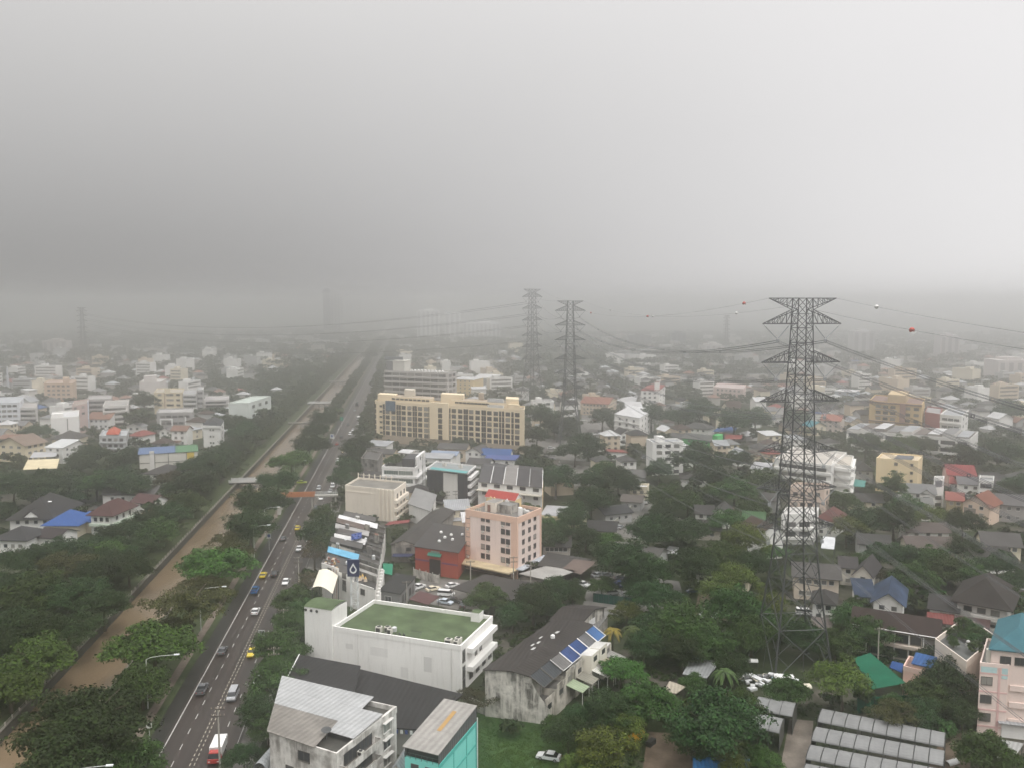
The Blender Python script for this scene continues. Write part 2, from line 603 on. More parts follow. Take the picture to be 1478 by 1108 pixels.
# paved and bare patches, given by their corners in the photograph
def patch(name, pts, mat, z, m=.3, block=True):
    q = MB(); pp = [P(x, y, z) for x, y in pts]
    q.poly(pp[::1])
    if block: keep(pp, m)
    o = struct(name, q, [mat], uv=False)
    # make sure it faces up
    if o.data.polygons[0].normal.z < 0: o.data.flip_normals()
patch("lawn", [(640, 1108), (840, 1108), (800, 1040), (740, 1010), (660, 1030)], LAWN, .02, block=False)
patch("parking_lot", [(590, 865), (690, 885), (720, 850), (700, 838), (610, 832)], PAVE, .02)
patch("alley", [(862, 792), (918, 800), (942, 728), (914, 718)], PAVE, .03)
patch("parking_lot", [(755, 648), (845, 672), (850, 640), (760, 628)], PAVE, .02)
patch("yard", [(790, 700), (856, 700), (850, 672), (800, 668)], PAVE, .024)
patch("dirt_yard", [(1002, 888), (1052, 896), (1048, 858), (1008, 855)], DIRT, .02)
patch("dirt_yard", [(925, 1130), (1010, 1130), (1000, 1060), (935, 1055)], DIRT, .02)
patch("driveway", [(1118, 1150), (1166, 1150), (1174, 1040), (1140, 1036)], DRIVE, .02)
patch("dirt_yard", [(1340, 1108), (1400, 1108), (1400, 1060), (1364, 1050)], DIRT, .02)
patch("parking_lot", [(840, 878), (905, 890), (990, 870), (980, 838), (855, 822)], PAVE, .024, -1)
patch("parking_lot", [(835, 640), (880, 640), (880, 598), (840, 598)], PAVE, .02)
patch("pavement", [(640, 868), (800, 868), (860, 838), (735, 836)], PAVE, .028, -2)
# bridges over the canal
def bridge(s, wd, z, label, mat, rail, name="canal_bridge"):
    t = thing(name, label, "bridge", RF((CL + CR) / 2, s))
    m = MB(); o0, o1 = CL - 3.5, CR + 3.5
    m.prism([RF(o0, s - wd / 2), RF(o1, s - wd / 2), RF(o1, s + wd / 2), RF(o0, s + wd / 2)], z - .7, z, 0, bottom=True)
    m.obj("deck", [GUTTER], t, t.location)
    for k in (-1, 1):
        m = MB(); q = s + k * (wd / 2 - .15)
        m.prism([RF(o0, q - .14), RF(o1, q - .14), RF(o1, q + .14), RF(o0, q + .14)], z + .003, z + rail, 0)
        for i in range(7):
            c = RF(o0 + (o1 - o0) * i / 6, q)
            m.box((c.x, c.y, z + .003), .4, .4, rail + .2, 0, math.atan2(RR.y, RR.x))
        m.obj("parapet", [wall((.62, .62, .60), .3) if rail > .9 else mat], t, t.location)
    for i in (1, 2):
        m = MB(); c = RF(CL + (CR - CL) * i / 3, s)
        m.box((c.x, c.y, -3), .8, wd * .8, z - .703 + 3, 0, math.atan2(RR.y, RR.x))
        m.obj("pier", [CONC], t, t.location)
    keep([RF(o0, s - wd / 2), RF(o1, s - wd / 2), RF(o1, s + wd / 2), RF(o0, s + wd / 2)], 3)
    return t
def sof(px, py, z=0):
    q = P(px, py, z); return road_os(q.x, q.y)[1]
bridge(sof(340, 697), 6, .9, "low canal bridge with white parapets, nearest of the bridges", CONC, 1.1)
bridge(sof(428, 612), 2.2, .9, "narrow dark footbridge crossing the brown canal", CONC, .7, "canal_footbridge")
bridge(sof(460, 583), 8, 1.0, "pale canal bridge carrying a white car", CONC, 1.0)
bridge(sof(487, 552), 7, 1.0, "farthest canal bridge seen as a thin dark line", CONC, .9)
# ------------------------------------------------------------------ buildings
_WM = {}
def win_mesh(w, h, style="w"):
    """one window with its frame, glass, mullion and sill, built round its centre; x right, y into the wall"""
    k = (round(w, 1), round(h, 1), style)
    if k in _WM: return _WM[k]
    w, h = k[0], k[1]
    m = MB(); f = .08
    fr, gl = {"w": (W_FRAME, GLASS), "d": (D_FRAME, GLASS), "g": (W_FRAME, GREENGLASS), "p": (D_FRAME, DARK),
              "s": (W_FRAME, GLASS), "h": (W_FRAME, GLASS)}[style]
    def bx(x0, x1, z0, z1, y0, y1, mi):
        m.prism([(x0, y0), (x1, y0), (x1, y1), (x0, y1)], z0, z1, mi, bottom=True)
    bx(-w / 2 + .01, w / 2 - .01, -h / 2 + .01, h / 2 - .01, -.02, .05, 1)
    bx(-w / 2 - f, -w / 2, -h / 2 - f, h / 2 + f, -.07, .05, 0)
    bx(w / 2, w / 2 + f, -h / 2 - f, h / 2 + f, -.07, .05, 0)
    bx(-w / 2, w / 2, h / 2, h / 2 + f, -.07, .05, 0)
    bx(-w / 2 - f, w / 2 + f, -h / 2 - f - .06, -h / 2 - f - .001, -.16, .05, 0)
    bx(-w / 2, w / 2, -h / 2 - f, -h / 2, -.07, .05, 0)
    nm = max(1, int(round(w / 1.1))) if style != "p" else 1
    for i in range(1, nm):
        x = -w / 2 + w * i / nm
        bx(x - .03, x + .03, -h / 2, h / 2, -.06, -.021, 0)
    if style == "h":
        bx(-w / 2 - .3, w / 2 + .3, h / 2 + f + .12, h / 2 + f + .24, -.7, .05, 0)
    me = m.mesh("window", [fr, gl], uv=False)
    _WM[k] = me
    return me
class Bld:
    def __init__(s, name, label, cat, A, B, C=None, depth=None, group=None, margin=1.2, D=None):
        A, B = Vector((A[0], A[1])), Vector((B[0], B[1]))
        u = (B - A).normalized()
        if C is None:
            C = B + Vector((-u.y, u.x)) * depth
        else:
            C = Vector((C[0], C[1]))
        s.A, s.B, s.C, s.D = A, B, C, A + C - B if D is None else Vector((D[0], D[1]))
        s.w, s.d = (B - A).length, (C - B).length
        s.u, s.v = u, (C - B).normalized()
        s.org = (A.x, A.y, 0)
        s.root = thing(name, label, cat, s.org, 0, group)
        s.S = {'F': (s.A, s.B), 'R': (s.B, s.C), 'K': (s.C, s.D), 'L': (s.D, s.A)}
        s.h = 0
        keep([s.A, s.B, s.C, s.D], margin)
    def pt(s, a, b, z):
        f, g = a / s.w, b / s.d
        q = s.A * ((1 - f) * (1 - g)) + s.B * (f * (1 - g)) + s.C * (f * g) + s.D * ((1 - f) * g)
        return (q.x, q.y, z)
    def part(s, name, m, mats, label=None, **k):
        if not isinstance(mats, (list, tuple)): mats = [mats]
        o = m.obj(name, mats, s.root, s.org, udir=(s.u.x, s.u.y), **k)
        if label: o["label"] = label
        return o
    def walls(s, h, mat, z0=-.2, name="wall", inset=0):
        s.h = h
        i = inset
        m = MB()
        m.prism([s.pt(i, i, 0)[:2], s.pt(s.w - i, i, 0)[:2], s.pt(s.w - i, s.d - i, 0)[:2], s.pt(i, s.d - i, 0)[:2]], z0, h)
        return s.part(name, m, mat)
    def box(s, name, a0, a1, b0, b1, z0, z1, mat, mt=None, label=None):
        m = MB()
        m.prism([s.pt(a0, b0, 0)[:2], s.pt(a1, b0, 0)[:2], s.pt(a1, b1, 0)[:2], s.pt(a0, b1, 0)[:2]], z0, z1, 0, 1 if mt else 0, bottom=True)
        return s.part(name, m, [mat, mt] if mt else [mat], label)
    def flat(s, mat, ph=.9, pw=.22, wallmat=None, h=None, name="roof"):
        """flat roof inside a parapet"""
        h = s.h if h is None else h
        m = MB(); e = pw
        m.poly([s.pt(e, e, h + .02), s.pt(s.w - e, e, h + .02), s.pt(s.w - e, s.d - e, h + .02), s.pt(e, s.d - e, h + .02)])
        s.part(name, m, mat)
        if ph:
            m = MB()
            o = .06
            for a0, a1, b0, b1 in ((-o, s.w + o, -o, pw), (-o, s.w + o, s.d - pw, s.d + o), (-o, pw, pw, s.d - pw), (s.w - pw, s.w + o, pw, s.d - pw)):
                m.prism([s.pt(a0, b0, 0)[:2], s.pt(a1, b0, 0)[:2], s.pt(a1, b1, 0)[:2], s.pt(a0, b1, 0)[:2]], h - .25, h + ph)
            s.part("parapet", m, wallmat)
    def roof(s, kind, rh, mat, o=.7, t=.16, h=None, wallmat=None, a0=0, a1=None, b0=0, b1=None, name="roof", trim=None):
        h = s.h if h is None else h
        a1 = s.w if a1 is None else a1
        b1 = s.d if b1 is None else b1
        m = MB()
        A0, A1, B0, B1 = a0 - o, a1 + o, b0 - o, b1 + o
        p = s.pt
        tm = 1 if trim else 0
        if kind == 'gx':
            bm = (b0 + b1) / 2; k = rh * (1 + o / max(.1, bm - b0)); z0 = h - (k - rh) + t
            m.slab([p(A0, B0, z0), p(A1, B0, z0), p(A1, bm, h + rh + t), p(A0, bm, h + rh + t)], t, 0, tm)
            m.slab([p(A1, B1, z0), p(A0, B1, z0), p(A0, bm, h + rh + t), p(A1, bm, h + rh + t)], t, 0, tm)
            if wallmat:
                q = MB()
                for a in (a0 + .01, a1 - .01):
                    q.poly([p(a, b0, h), p(a, b1, h), p(a, bm, h + rh)])
                q.poly([p(a0 + .01, b0, h), p(a1 - .01, b0, h), p(a1 - .01, b1, h), p(a0 + .01, b1, h)])
                s.part("gable", q, wallmat)
        elif kind == 'gy':
            am = (a0 + a1) / 2; k = rh * (1 + o / max(.1, am - a0)); z0 = h - (k - rh) + t
            m.slab([p(A0, B1, z0), p(A0, B0, z0), p(am, B0, h + rh + t), p(am, B1, h + rh + t)], t, 0, tm)
            m.slab([p(A1, B0, z0), p(A1, B1, z0), p(am, B1, h + rh + t), p(am, B0, h + rh + t)], t, 0, tm)
            if wallmat:
                q = MB()
                for b in (b0 + .01, b1 - .01):
                    q.poly([p(a0, b, h), p(a1, b, h), p(am, b, h + rh)])
                q.poly([p(a0, b0 + .01, h), p(a1, b0 + .01, h), p(a1, b1 - .01, h), p(a0, b1 - .01, h)])
                s.part("gable", q, wallmat)
        elif kind == 'hip':
            wd, dp = A1 - A0, B1 - B0
            i = min(wd, dp) / 2 * .98
            if wd >= dp: r0, r1 = (A0 + i, (B0 + B1) / 2), (A1 - i, (B0 + B1) / 2)
            else: r0, r1 = ((A0 + A1) / 2, B0 + i), ((A0 + A1) / 2, B1 - i)
            e = [p(A0, B0, h), p(A1, B0, h), p(A1, B1, h), p(A0, B1, h)]
            Rr0, Rr1 = p(*r0, h + rh), p(*r1, h + rh)
            if wd >= dp:
                m.poly([e[0], e[1], Rr1, Rr0]); m.poly([e[1], e[2], Rr1]); m.poly([e[2], e[3], Rr0, Rr1]); m.poly([e[3], e[0], Rr0])
            else:
                m.poly([e[0], e[1], Rr0]); m.poly([e[1], e[2], Rr1, Rr0]); m.poly([e[2], e[3], Rr1]); m.poly([e[3], e[0], Rr0, Rr1])
            m.prism([q[:2] for q in e], h - .2, h - .004, tm, bottom=True)
        elif kind == 'shed':                      # rises towards the back
            m.slab([p(A0, B0, h + t), p(A1, B0, h + t), p(A1, B1, h + rh + t), p(A0, B1, h + rh + t)], t, 0, tm)
            if wallmat:
                q = MB()
                q.poly([p(a0, b0, h), p(a0, b1, h), p(a0, b1, h + rh)]); q.poly([p(a1, b0, h), p(a1, b1, h + rh), p(a1, b1, h)])
                q.poly([p(a0, b1, h), p(a1, b1, h), p(a1, b1, h + rh), p(a0, b1, h + rh)])
                s.part("gable", q, wallmat)
        return s.part(name, m, [mat, trim] if trim else [mat])
    def side(s, k):
        a, b = s.S[k]
        t = (b - a).normalized()
        return a, t, (b - a).length
    def fx(s, k, px, z):
        """distance along a side at which it crosses image column px at height z"""
        a, t, L = s.side(k)
        q = (px - 739) / FPX
        num = q * (a.y * cp + (CAMH - z) * sp) - a.x
        den = t.x - q * t.y * cp
        return num / den
    def win(s, k, xs, zs, w, h, style="w", name="window", frac=True, sub=None):
        a, t, L = s.side(k)
        me = win_mesh(w, h, style)
        ang = math.atan2(t.y, t.x)
        out = []
        for z in zs:
            for x in xs:
                q = a + t * (x * L if frac else x)
                out.append(place(name, me, s.root, (q.x - s.org[0], q.y - s.org[1], z), ang))
        return out
    def band(s, k, x0, x1, z0, z1, out, mat, name="ledge", inn=.05, slope=0, label=None, mats2=None):
        """a box standing proud of a side: balcony, hood, sign, fascia"""
        a, t, L = s.side(k)
        n = Vector((t.y, -t.x))
        if x1 <= 1.2 and x0 >= -.5: x0, x1 = x0 * L, x1 * L
        p0, p1 = a + t * x0, a + t * x1
        m = MB()
        i0, i1, o0, o1 = p0 - n * inn, p1 - n * inn, p0 + n * out, p1 + n * out
        q = [(o0.x, o0.y), (o1.x, o1.y), (i1.x, i1.y), (i0.x, i0.y)]
        lo = [(x, y, z0) for x, y in q]
        hi = [(q[0][0], q[0][1], z1 - slope), (q[1][0], q[1][1], z1 - slope), (q[2][0], q[2][1], z1), (q[3][0], q[3][1], z1)]
        if slope: lo = [(x, y, z - .12) for x, y, z in hi]
        m.poly(lo[::-1]); m.poly(hi)
        for i in range(4):
            j = (i + 1) % 4
            m.poly([lo[i], lo[j], hi[j], hi[i]])
        return s.part(name, m, mat, label)
    def balcony(s, k, x0, x1, z, mat, out=1.2, ph=1.0, dark=True):
        """open gallery: slab and parapet in front, dark glazing behind"""
        a, t, L = s.side(k)
        n = Vector((t.y, -t.x))
        if x1 <= 1.0001: x0, x1 = x0 * L, x1 * L
        m = MB()
        def bx(y0, y1, z0, z1, a0=x0, a1=x1):
            q = [a + t * a0 + n * y1, a + t * a1 + n * y1, a + t * a1 + n * y0, a + t * a0 + n * y0]
            m.prism([(p.x, p.y) for p in q], z0, z1, bottom=True)
        bx(-.02, out, z - .15, z)
        bx(out - .12, out, z + .003, z + ph)
        bx(-.02, out - .123, z + .003, z + ph, x0, x0 + .12)
        bx(-.02, out - .123, z + .003, z + ph, x1 - .12, x1)
        s.part("balcony", m, mat)
        if dark:
            s.win(k, [(x0 + x1) / 2], [z + 1.35], max(1, round((x1 - x0) * .8, 0)), 2.0, "d", frac=False)
    def tank(s, a, b, z, r=.8, h=1.6, mat=None, name="water_tank"):
        m = MB(); c = s.pt(a, b, z)
        m.cyl(c, r, h, 0, 14); m.cyl((c[0], c[1], c[2] + h), r, .25, 0, 14, r * .35)
        return s.part(name, m, mat or plain((.55, .56, .56), .4, .4, .2, name="tank_steel"), uv=False)
    def ac(s, a, b, z, sx=1.0, sy=.9, sz=1.1):
        m = MB(); c = s.pt(a, b, z); ang = math.atan2(s.u.y, s.u.x)
        m.box(c, sx, sy, sz, 0, ang)
        m.cyl((c[0], c[1], c[2] + sz), min(sx, sy) * .4, .06, 1, 12)
        q = Vector((c[0], c[1])) - s.v * (sy / 2 + .012)
        m.box((q.x, q.y, c[2] + .15), sx * .8, .02, sz * .7, 1, ang)
        return s.part("air_conditioner", m, [plain((.55, .53, .48), .6, name="ac_casing"), DARK], uv=False)
def frac_row(n, m=.08):
    return [m + (1 - 2 * m) * (i + .5) / n for i in range(n)]
def blk(name, label, a, b, c, h, wallm, roofmat, ph=.9, cat="building", depth=None, **k):
    """flat roofed block from three roof corners in the photograph, all at height h: near left, near right, far right"""
    A, B = P(*a, h), P(*b, h)
    s = Bld(name, label, cat, A, B, P(*c, h) if c else None, depth, **k)
    s.walls(h - ph, wallm)
    s.flat(roofmat, ph, .22, wallm)
    return s
def house(label, a, b, h, depth, kind, rh, roofmat, wallm, nw=3, floors=None, o=.7, name="house", cat="house", sides="F", ww=1.3, wh=1.2, style="w", gy=None, trim=None, c=None, winrows=True, z0=-.2, **k):
    """pitched roof house from the two ends of its front eave in the photograph"""
    A, B = P(*a, h), P(*b, h)
    s = Bld(name, label, cat, A, B, P(*c, h) if c else None, depth, **k)
    s.walls(h, wallm, z0)
    s.roof(kind, rh, roofmat, o, wallmat=wallm, trim=trim)
    floors = floors or max(1, int(round(h / 3.1)))
    fh = h / floors
    zs = [fh * (i + .55) for i in range(floors)]
    if winrows:
        s.win("F", frac_row(nw), zs, ww, wh, style)
        for sd in sides[1:]:
            L = s.side(sd)[2]
            s.win(sd, frac_row(max(1, int(L / 4))), zs, ww, wh, style)
    return s
# ------------------------------------------------------------------ the large nearby buildings
LM = []                                           # landmarks used in labels: (px, py, phrase)
# --- white block with green flat roof
WALLW = wall((.80, .79, .76), .55, (.33, .31, .28))
GREENR = roofm((.082, .116, .056), "flat", .6)
h = 11.0
s = Bld("office_building", "white block with green flat roof, tower at its left end, blank wall facing front", "building",
        P(481, 903, h), P(665, 931, h), P(711, 888, h), margin=1)
LM.append((580, 900, "the green flat roof"))
gA, gB = s.A.copy(), s.B.copy()
s.walls(h - .9, WALLW); s.flat(GREENR, .9, .3, WALLW)
L = s.w
tw = 8.2
s.box("stair_tower", -7.4, -.05, -.5, 6.2, -.2, h + 3.9, WALLW)
m = MB()
for i in range(8):                                # shallow vault over the stair tower
    b0, b1 = -.6 + 6.9 * i / 8, -.6 + 6.9 * (i + 1) / 8
    z = lambda b: h + 3.95 + .6 * math.sin(math.pi * (b + .6) / 6.9)
    m.poly([s.pt(-7.5, b0, z(b0)), s.pt(.05, b0, z(b0)), s.pt(.05, b1, z(b1)), s.pt(-7.5, b1, z(b1))])
s.part("tower_roof", m, GREENR, label="mossy green vaulted tower roof")
for i in range(3):
    q = MB(); c = s.pt(-7.0 + i * 1.5, -.52, h + 3.2)
    q.bar(c, (c[0] - s.v.x * .12, c[1] - s.v.y * .12, c[2]), .55, 0, 10)
    s.part("round_vent", q, DARK, uv=False)
for a, b, sx in ((10.5, 2.6, 1.3), (12.3, 3.3, 1.2), (L - 3.6, 1.6, 1.6), (L - 1.9, 3.0, 1.4), (L - 1.7, 1.5, 1.0), (13.4, 2.4, .9)):
    s.ac(a, b, h - .86, sx, 1.2, 1.3)
s.tank(13.6, 4.2, h - .86, .6, .9)
s.box("roof_cabin", L - 4.4, L - 2.2, s.d - 3.0, s.d - .4, h - .87, h + 1.3, WALLW, GREENR)
for i in range(5):
    q = MB(); c = s.pt(15.5 + i * .55, 1.4 + (i % 2) * .5, h - .86); q.cyl(c, .14, .9, 0, 8); s.part("vent_pipe", q, STEEL, uv=False)
q = MB()
for i in range(6): q.bar(s.pt(18.5 + .45 * i, 1.2, h - .8), s.pt(18.9 + .45 * i, 3.2, h + .3), .06)
for k in (0, 1): q.bar(s.pt(18.5, 1.2 + 2 * k, h - .8 + 1.1 * k), s.pt(21, 1.2 + 2 * k, h - .8 + 1.1 * k), .07)
s.part("roof_frame", q, STEEL, uv=False)
RL = s.d
s.band("R", .18, .98, h - 3.0, h - 1.9, 1.4, WALLW, "concrete_hood")
s.band("R", .18, .98, h - 7.2, h - 6.1, 1.4, WALLW, "concrete_hood")
s.win("R", [.085], [h - 2.9, h - 6.6], 1.4, 2.6, "d")
s.win("R", [.085], [1.6], 1.4, 2.2, "d")
for x in (.45, .6):
    s.win("R", [x], [h - 4.6], 1.2, 1.4, "d")
s.win("R", [.3, .5, .7, .9], [h - 8.8], 1.8, 1.4, "d")
for x0, x1, z0, z1, g_ in ((.30, .44, 5.6, 7.6, .70), (.72, .78, 3.8, 7.2, .62), (.54, .60, 1.5, 4.0, .69), (.10, .16, 6.2, 7.4, .66)):
    s.band("F", x0, x1, z0, z1, .014, wall((g_, g_ * .985, g_ * .95), .5, (.4, .38, .35)), "plaster_patch")
for x0 in (.2, .93):
    s.band("F", x0, x0 + .004, .1, h - 1.0, .10, plain((.62, .61, .58), .6, name="drain_pvc"), "drain_pipe")
# lattice mast with the drop sign, standing on the green roof beside the stair tower
mastc = P(512, 868, h + 1.0)
t = thing("sign_mast", "lattice mast with navy drop sign, rising beside the tower of the green flat roof", "sign", (mastc.x, mastc.y, h - .9))
LM.append((512, 808, "the navy drop sign"))
q = MB(); mh = 12.4; hw = .85
ca = [(-hw, -hw), (hw, -hw), (hw, hw), (-hw, hw)]
for (x, y) in ca:
    q.bar((mastc.x + x, mastc.y + y, h - .9), (mastc.x + x * .85, mastc.y + y * .85, h - .9 + mh), .12)
for i in range(8):
    z0, z1 = h - .9 + mh * i / 8, h - .9 + mh * (i + 1) / 8
    for k in range(4):
        a, b = ca[k], ca[(k + 1) % 4]
        if i % 2: a, b = b, a
        q.bar((mastc.x + a[0] * .95, mastc.y + a[1] * .95, z0), (mastc.x + b[0] * .95, mastc.y + b[1] * .95, z1), .07)
        q.bar((mastc.x + a[0] * .95, mastc.y + a[1] * .95, z1), (mastc.x + b[0] * .95, mastc.y + b[1] * .95, z1), .06)
q.obj("lattice_frame", [plain((.55, .57, .57), .5, name="pale_steel")], t, t.location, uv=False)
pz0, pz1 = h + mh - 4.6, h + mh - .4
q = MB(); q.box((mastc.x, mastc.y - 1.05, pz0), 2.9, .45, pz1 - pz0)
NAVY = plain((.012, .022, .075), .45, name="navy_sign_paint")
pan = q.obj("sign_panel", [NAVY], t, t.location, uv=False)
q = MB(); cy_ = mastc.y - 1.05 - .24
def drop(sc, n=28):
    pts = []
    for i in range(n):
        a = 2 * math.pi * i / n
        r = 1.0
        x = math.sin(a) * r
        z = -math.cos(a) * r
        if z > 0: x *= max(0, 1 - (z) ** 1.15); z *= 1.75
        pts.append((mastc.x + x * sc * .9, cy_, (pz0 + pz1) / 2 - .35 + z * sc))
    return pts
o_, i_ = drop(.98), drop(.62)
for k in range(len(o_)):
    j = (k + 1) % len(o_)
    q.poly([o_[k], o_[j], i_[j], i_[k]])
q.obj("drop_emblem", [WHITEP], pan, t.location, uv=False)
# --- black flat roofs in front of the white block
s = Bld("black_roofed_hall", "hall under broad black roof in front of the long white blank wall", "building",
        P(486, 1042, 5.6), P(607, 1052, 5.6), P(667, 1003, 5.6), D=P(519, 967, 5.6), margin=0)
BLK = roofm((.024, .023, .023), "metal", .25, .7, pitch=1.1)
s.walls(5.4, wall((.30, .29, .27), .5), inset=.5)
s.roof("shed", .3, BLK, .1, .2, h=5.4)
TILEB = plain((.05, .08, .26), .6, name="blue_tile"); 
for i in range(8):
    x = s.w - .6 - i * .95
    s.band("F", x - .48, x, 4.5, 5.2, .12, WHITEP if i % 2 else TILEB, "fascia_tile")
s = Bld("black_roofed_hall", "hall under higher black roof between roadside trees and long white wall", "building",
        P(412, 985, 7.4), P(509, 1004, 7.4), P(520, 961, 7.4), D=P(433, 945, 7.4), margin=0)
s.walls(7.2, wall((.30, .29, .27), .5), inset=.3)
s.roof("shed", .1, BLK, .1, .2, h=7.2)
m = MB()
for b in range(3): m.bar(s.pt(-.2, s.d * b / 3, 7.5 + .1 * b / 3), s.pt(-.2, s.d * (b + 1) / 3, 7.5 + .1 * (b + 1) / 3), .22)
s.part("edge_trim", m, WHITEP, uv=False)
# --- weathered white shophouse with sheet metal roof, bottom left
h = 12.5
s = Bld("weathered_shophouse", "weathered white shophouse with patched grey sheet roof and open rear balconies, nearest the camera", "building",
        P(389, 1059, h), P(486, 1089, h), P(572, 1021, h), D=P(412, 986, h), margin=1)
LM.append((470, 1050, "the weathered white shophouse"))
GW = grimy((.70, .68, .64), (.23, .215, .195))
s.walls(h - .6, GW)
s.flat(roofm((.07, .068, .06), "flat", .5), .9, .25, GW, h=h - .6)
SH1 = roofm((.35, .355, .355), "metal", .25, .45, pitch=1.0)
SH2 = roofm((.21, .195, .175), "metal", .5, .6, pitch=1.0)
m = MB(); w_, d_ = s.w, s.d
def rz(a, b): return h + .75 + .5 * b / d_ - .35 * a / w_
def sheet(name, a0, a1, b0, b1, mat, dz=0):
    m = MB()
    m.slab([s.pt(a0, b0, rz(a0, b0) + dz), s.pt(a1, b0, rz(a1, b0) + dz), s.pt(a1, b1, rz(a1, b1) + dz), s.pt(a0, b1, rz(a0, b1) + dz)], .1)
    return s.part(name, m, mat)
sheet("roof_sheet", -.5, w_ * .70, -.5, d_ * .46, SH2)
sheet("roof_sheet", -.5, w_ * 1.0, d_ * .46 + .01, d_ * .76, SH1, .03)
sheet("roof_sheet", w_ * .70 + .01, w_ * 1.0, d_ * .26, d_ * .46, SH1, .03)
sheet("roof_sheet", -.5, w_ * .80, d_ * .76 + .01, d_ * 1.02, SH1, .03)
for a in (.1, w_ * .3, w_ * .6, w_ * .9):
    for b in (.3, d_ * .45, d_ * .78):
        q = MB(); q.bar(s.pt(a, b, h - .6), s.pt(a, b, rz(a, b)), .15); s.part("roof_post", q, STEEL, uv=False)
s.box("attic_wall", .3, w_ * .58, .3, d_ * .4, h - .58, h + .35, GW)
s.box("attic_wall", .3, w_ * .88, d_ * .45, d_ * .74, h - .58, h + .35, GW)
s.win("F", [.52], [h - 2.0], 2.4, 1.6, "d"); s.win("F", [.3, .7], [h - 5.2], 1.6, 1.4, "d")
for zz in (h - 2.6, h - 5.7, h - 8.8):
    s.balcony("R", .04, .62, zz - .6, GW, 1.4, 1.1)
    s.win("R", [.82], [zz + .6], 2.2, 1.7, "h")
    s.ac(w_ + .75, d_ * .3, zz + .1, .9, .8, .8)
q = MB(); c = s.pt(w_ * .72, d_ * .18, h + .1); q.cyl(c, .05, 1.4, 0, 6)
for i in range(10):
    a, b = 2 * math.pi * i / 10, 2 * math.pi * (i + 1) / 10
    q.poly([(c[0], c[1] - .1, c[2] + 1.35), (c[0] + .9 * math.cos(a), c[1] + .5 * math.sin(a), c[2] + 1.6 + .35 * math.sin(a)), (c[0] + .9 * math.cos(b), c[1] + .5 * math.sin(b), c[2] + 1.6 + .35 * math.sin(b))])
s.part("satellite_dish", q, STEEL, uv=False)
# small vaulted shed left of it
q0 = P(368, 1108, 5)
s = Bld("vaulted_shed", "grey vaulted metal shed by the roadside trees, beside the weathered white shophouse", "shed", P(366, 1112, 5), P(386, 1114, 5), depth=12)
s.walls(4.6, GW)
m = MB()
for i in range(10):
    a0, a1 = math.pi * i / 10, math.pi * (i + 1) / 10
    f = lambda a, b: s.pt(s.w / 2 - s.w * .58 * math.cos(a), b, 4.5 + 2.3 * math.sin(a))
    m.poly([f(a0, -.4), f(a1, -.4), f(a1, 12.4), f(a0, 12.4)])
s.part("vault_roof", m, roofm((.36, .38, .39), "metal", .2, .5))
# --- turquoise house with lean-to metal roof
h = 11.4
TQ = wall((.20, .62, .55), .25, (.10, .30, .27)); TQD = plain((.08, .42, .37), .7, name="teal_band")
s = Bld("turquoise_house", "turquoise house with sloping grey metal roof and dark open loft", "house",
        P(584, 1077, h), P(633, 1089, h), P(688, 1026, h), margin=1)
LM.append((640, 1060, "the turquoise house"))
s.walls(h - 1.8, TQ)
MG = roofm((.30, .285, .265), "metal", .3, .55, pitch=1.2)
m = MB()
z_ = lambda b: h + .2 + .9 * b / s.d
m.slab([s.pt(-.3, -.3, z_(-.3)), s.pt(s.w + .1, -.3, z_(-.3)), s.pt(s.w + .1, s.d + .1, z_(s.d)), s.pt(-.3, s.d + .1, z_(s.d))], .14)
s.part("roof", m, MG)
m = MB(); m.slab([s.pt(s.w * .48, s.d * .38, z_(s.d * .38) + .03), s.pt(s.w * .6, s.d * .38, z_(s.d * .38) + .03), s.pt(s.w * .6, s.d * .8, z_(s.d * .8) + .03), s.pt(s.w * .48, s.d * .8, z_(s.d * .8) + .03)], .05)
s.part("rusty_sheet", m, plain((.36, .22, .08), .8, name="rusty_sheet"))
m = MB(); g0 = s.w - .05
m.poly([s.pt(g0, 0, h - 1.8), s.pt(g0, s.d, h - 1.8), s.pt(g0, s.d, z_(s.d) - .1), s.pt(g0, 0, z_(0) - .1)])
m.poly([s.pt(s.w, s.d, h - 1.8), s.pt(0, s.d, h - 1.8), s.pt(0, s.d, z_(s.d) - .1), s.pt(s.w, s.d, z_(s.d) - .1)])
m.poly([s.pt(.05, s.d, h - 1.8), s.pt(.05, 0, h - 1.8), s.pt(.05, 0, z_(0) - .1), s.pt(.05, s.d, z_(s.d) - .1)])
s.part("loft_cladding", m, roofm((.11, .11, .112), "metal", .2, .6))
s.box("loft_shade_block", .2, s.w - .2, .6, s.d - .3, h - 1.79, h + .1, DARK)  # solid black block painted in for the shade inside the open loft
q = MB()
for i in range(7): q.bar(s.pt(s.w * i / 6, -.05, h - 1.8), s.pt(s.w * i / 6, -.05, h - .8), .07)
q.bar(s.pt(0, -.05, h - .8), s.pt(s.w, -.05, h - .8), .08)
s.part("railing", q, STEEL, uv=False)
for x in (.02, .36, .70, .97):
    s.band("R", x, x + .02, 0, h - 1.8, .06, TQD, "teal_band")
s.band("R", 0, 1, h - 2.5, h - 1.82, .08, TQD, "teal_band"); s.band("R", 0, 1, h - 6.2, h - 5.8, .062, TQD, "teal_band")
s.win("F", [.3, .72], [h - 3.4, h - 7], 1.3, 1.5, "d")
q = MB(); q.bar(s.pt(s.w + .25, s.d - .3, 0), s.pt(s.w + .25, s.d - .3, h - 1.0), .18, 0, 8); s.part("drain_pipe", q, WHITEP, uv=False)
# small grey gable between the two
house("small grey gabled shed squeezed between the weathered white shophouse and the turquoise house", (560, 1117), (585, 1120), 5.5, 9, "gy", 2, roofm(R_LG, "metal", .3), GW, 1, name="shed", cat="shed", o=.3)
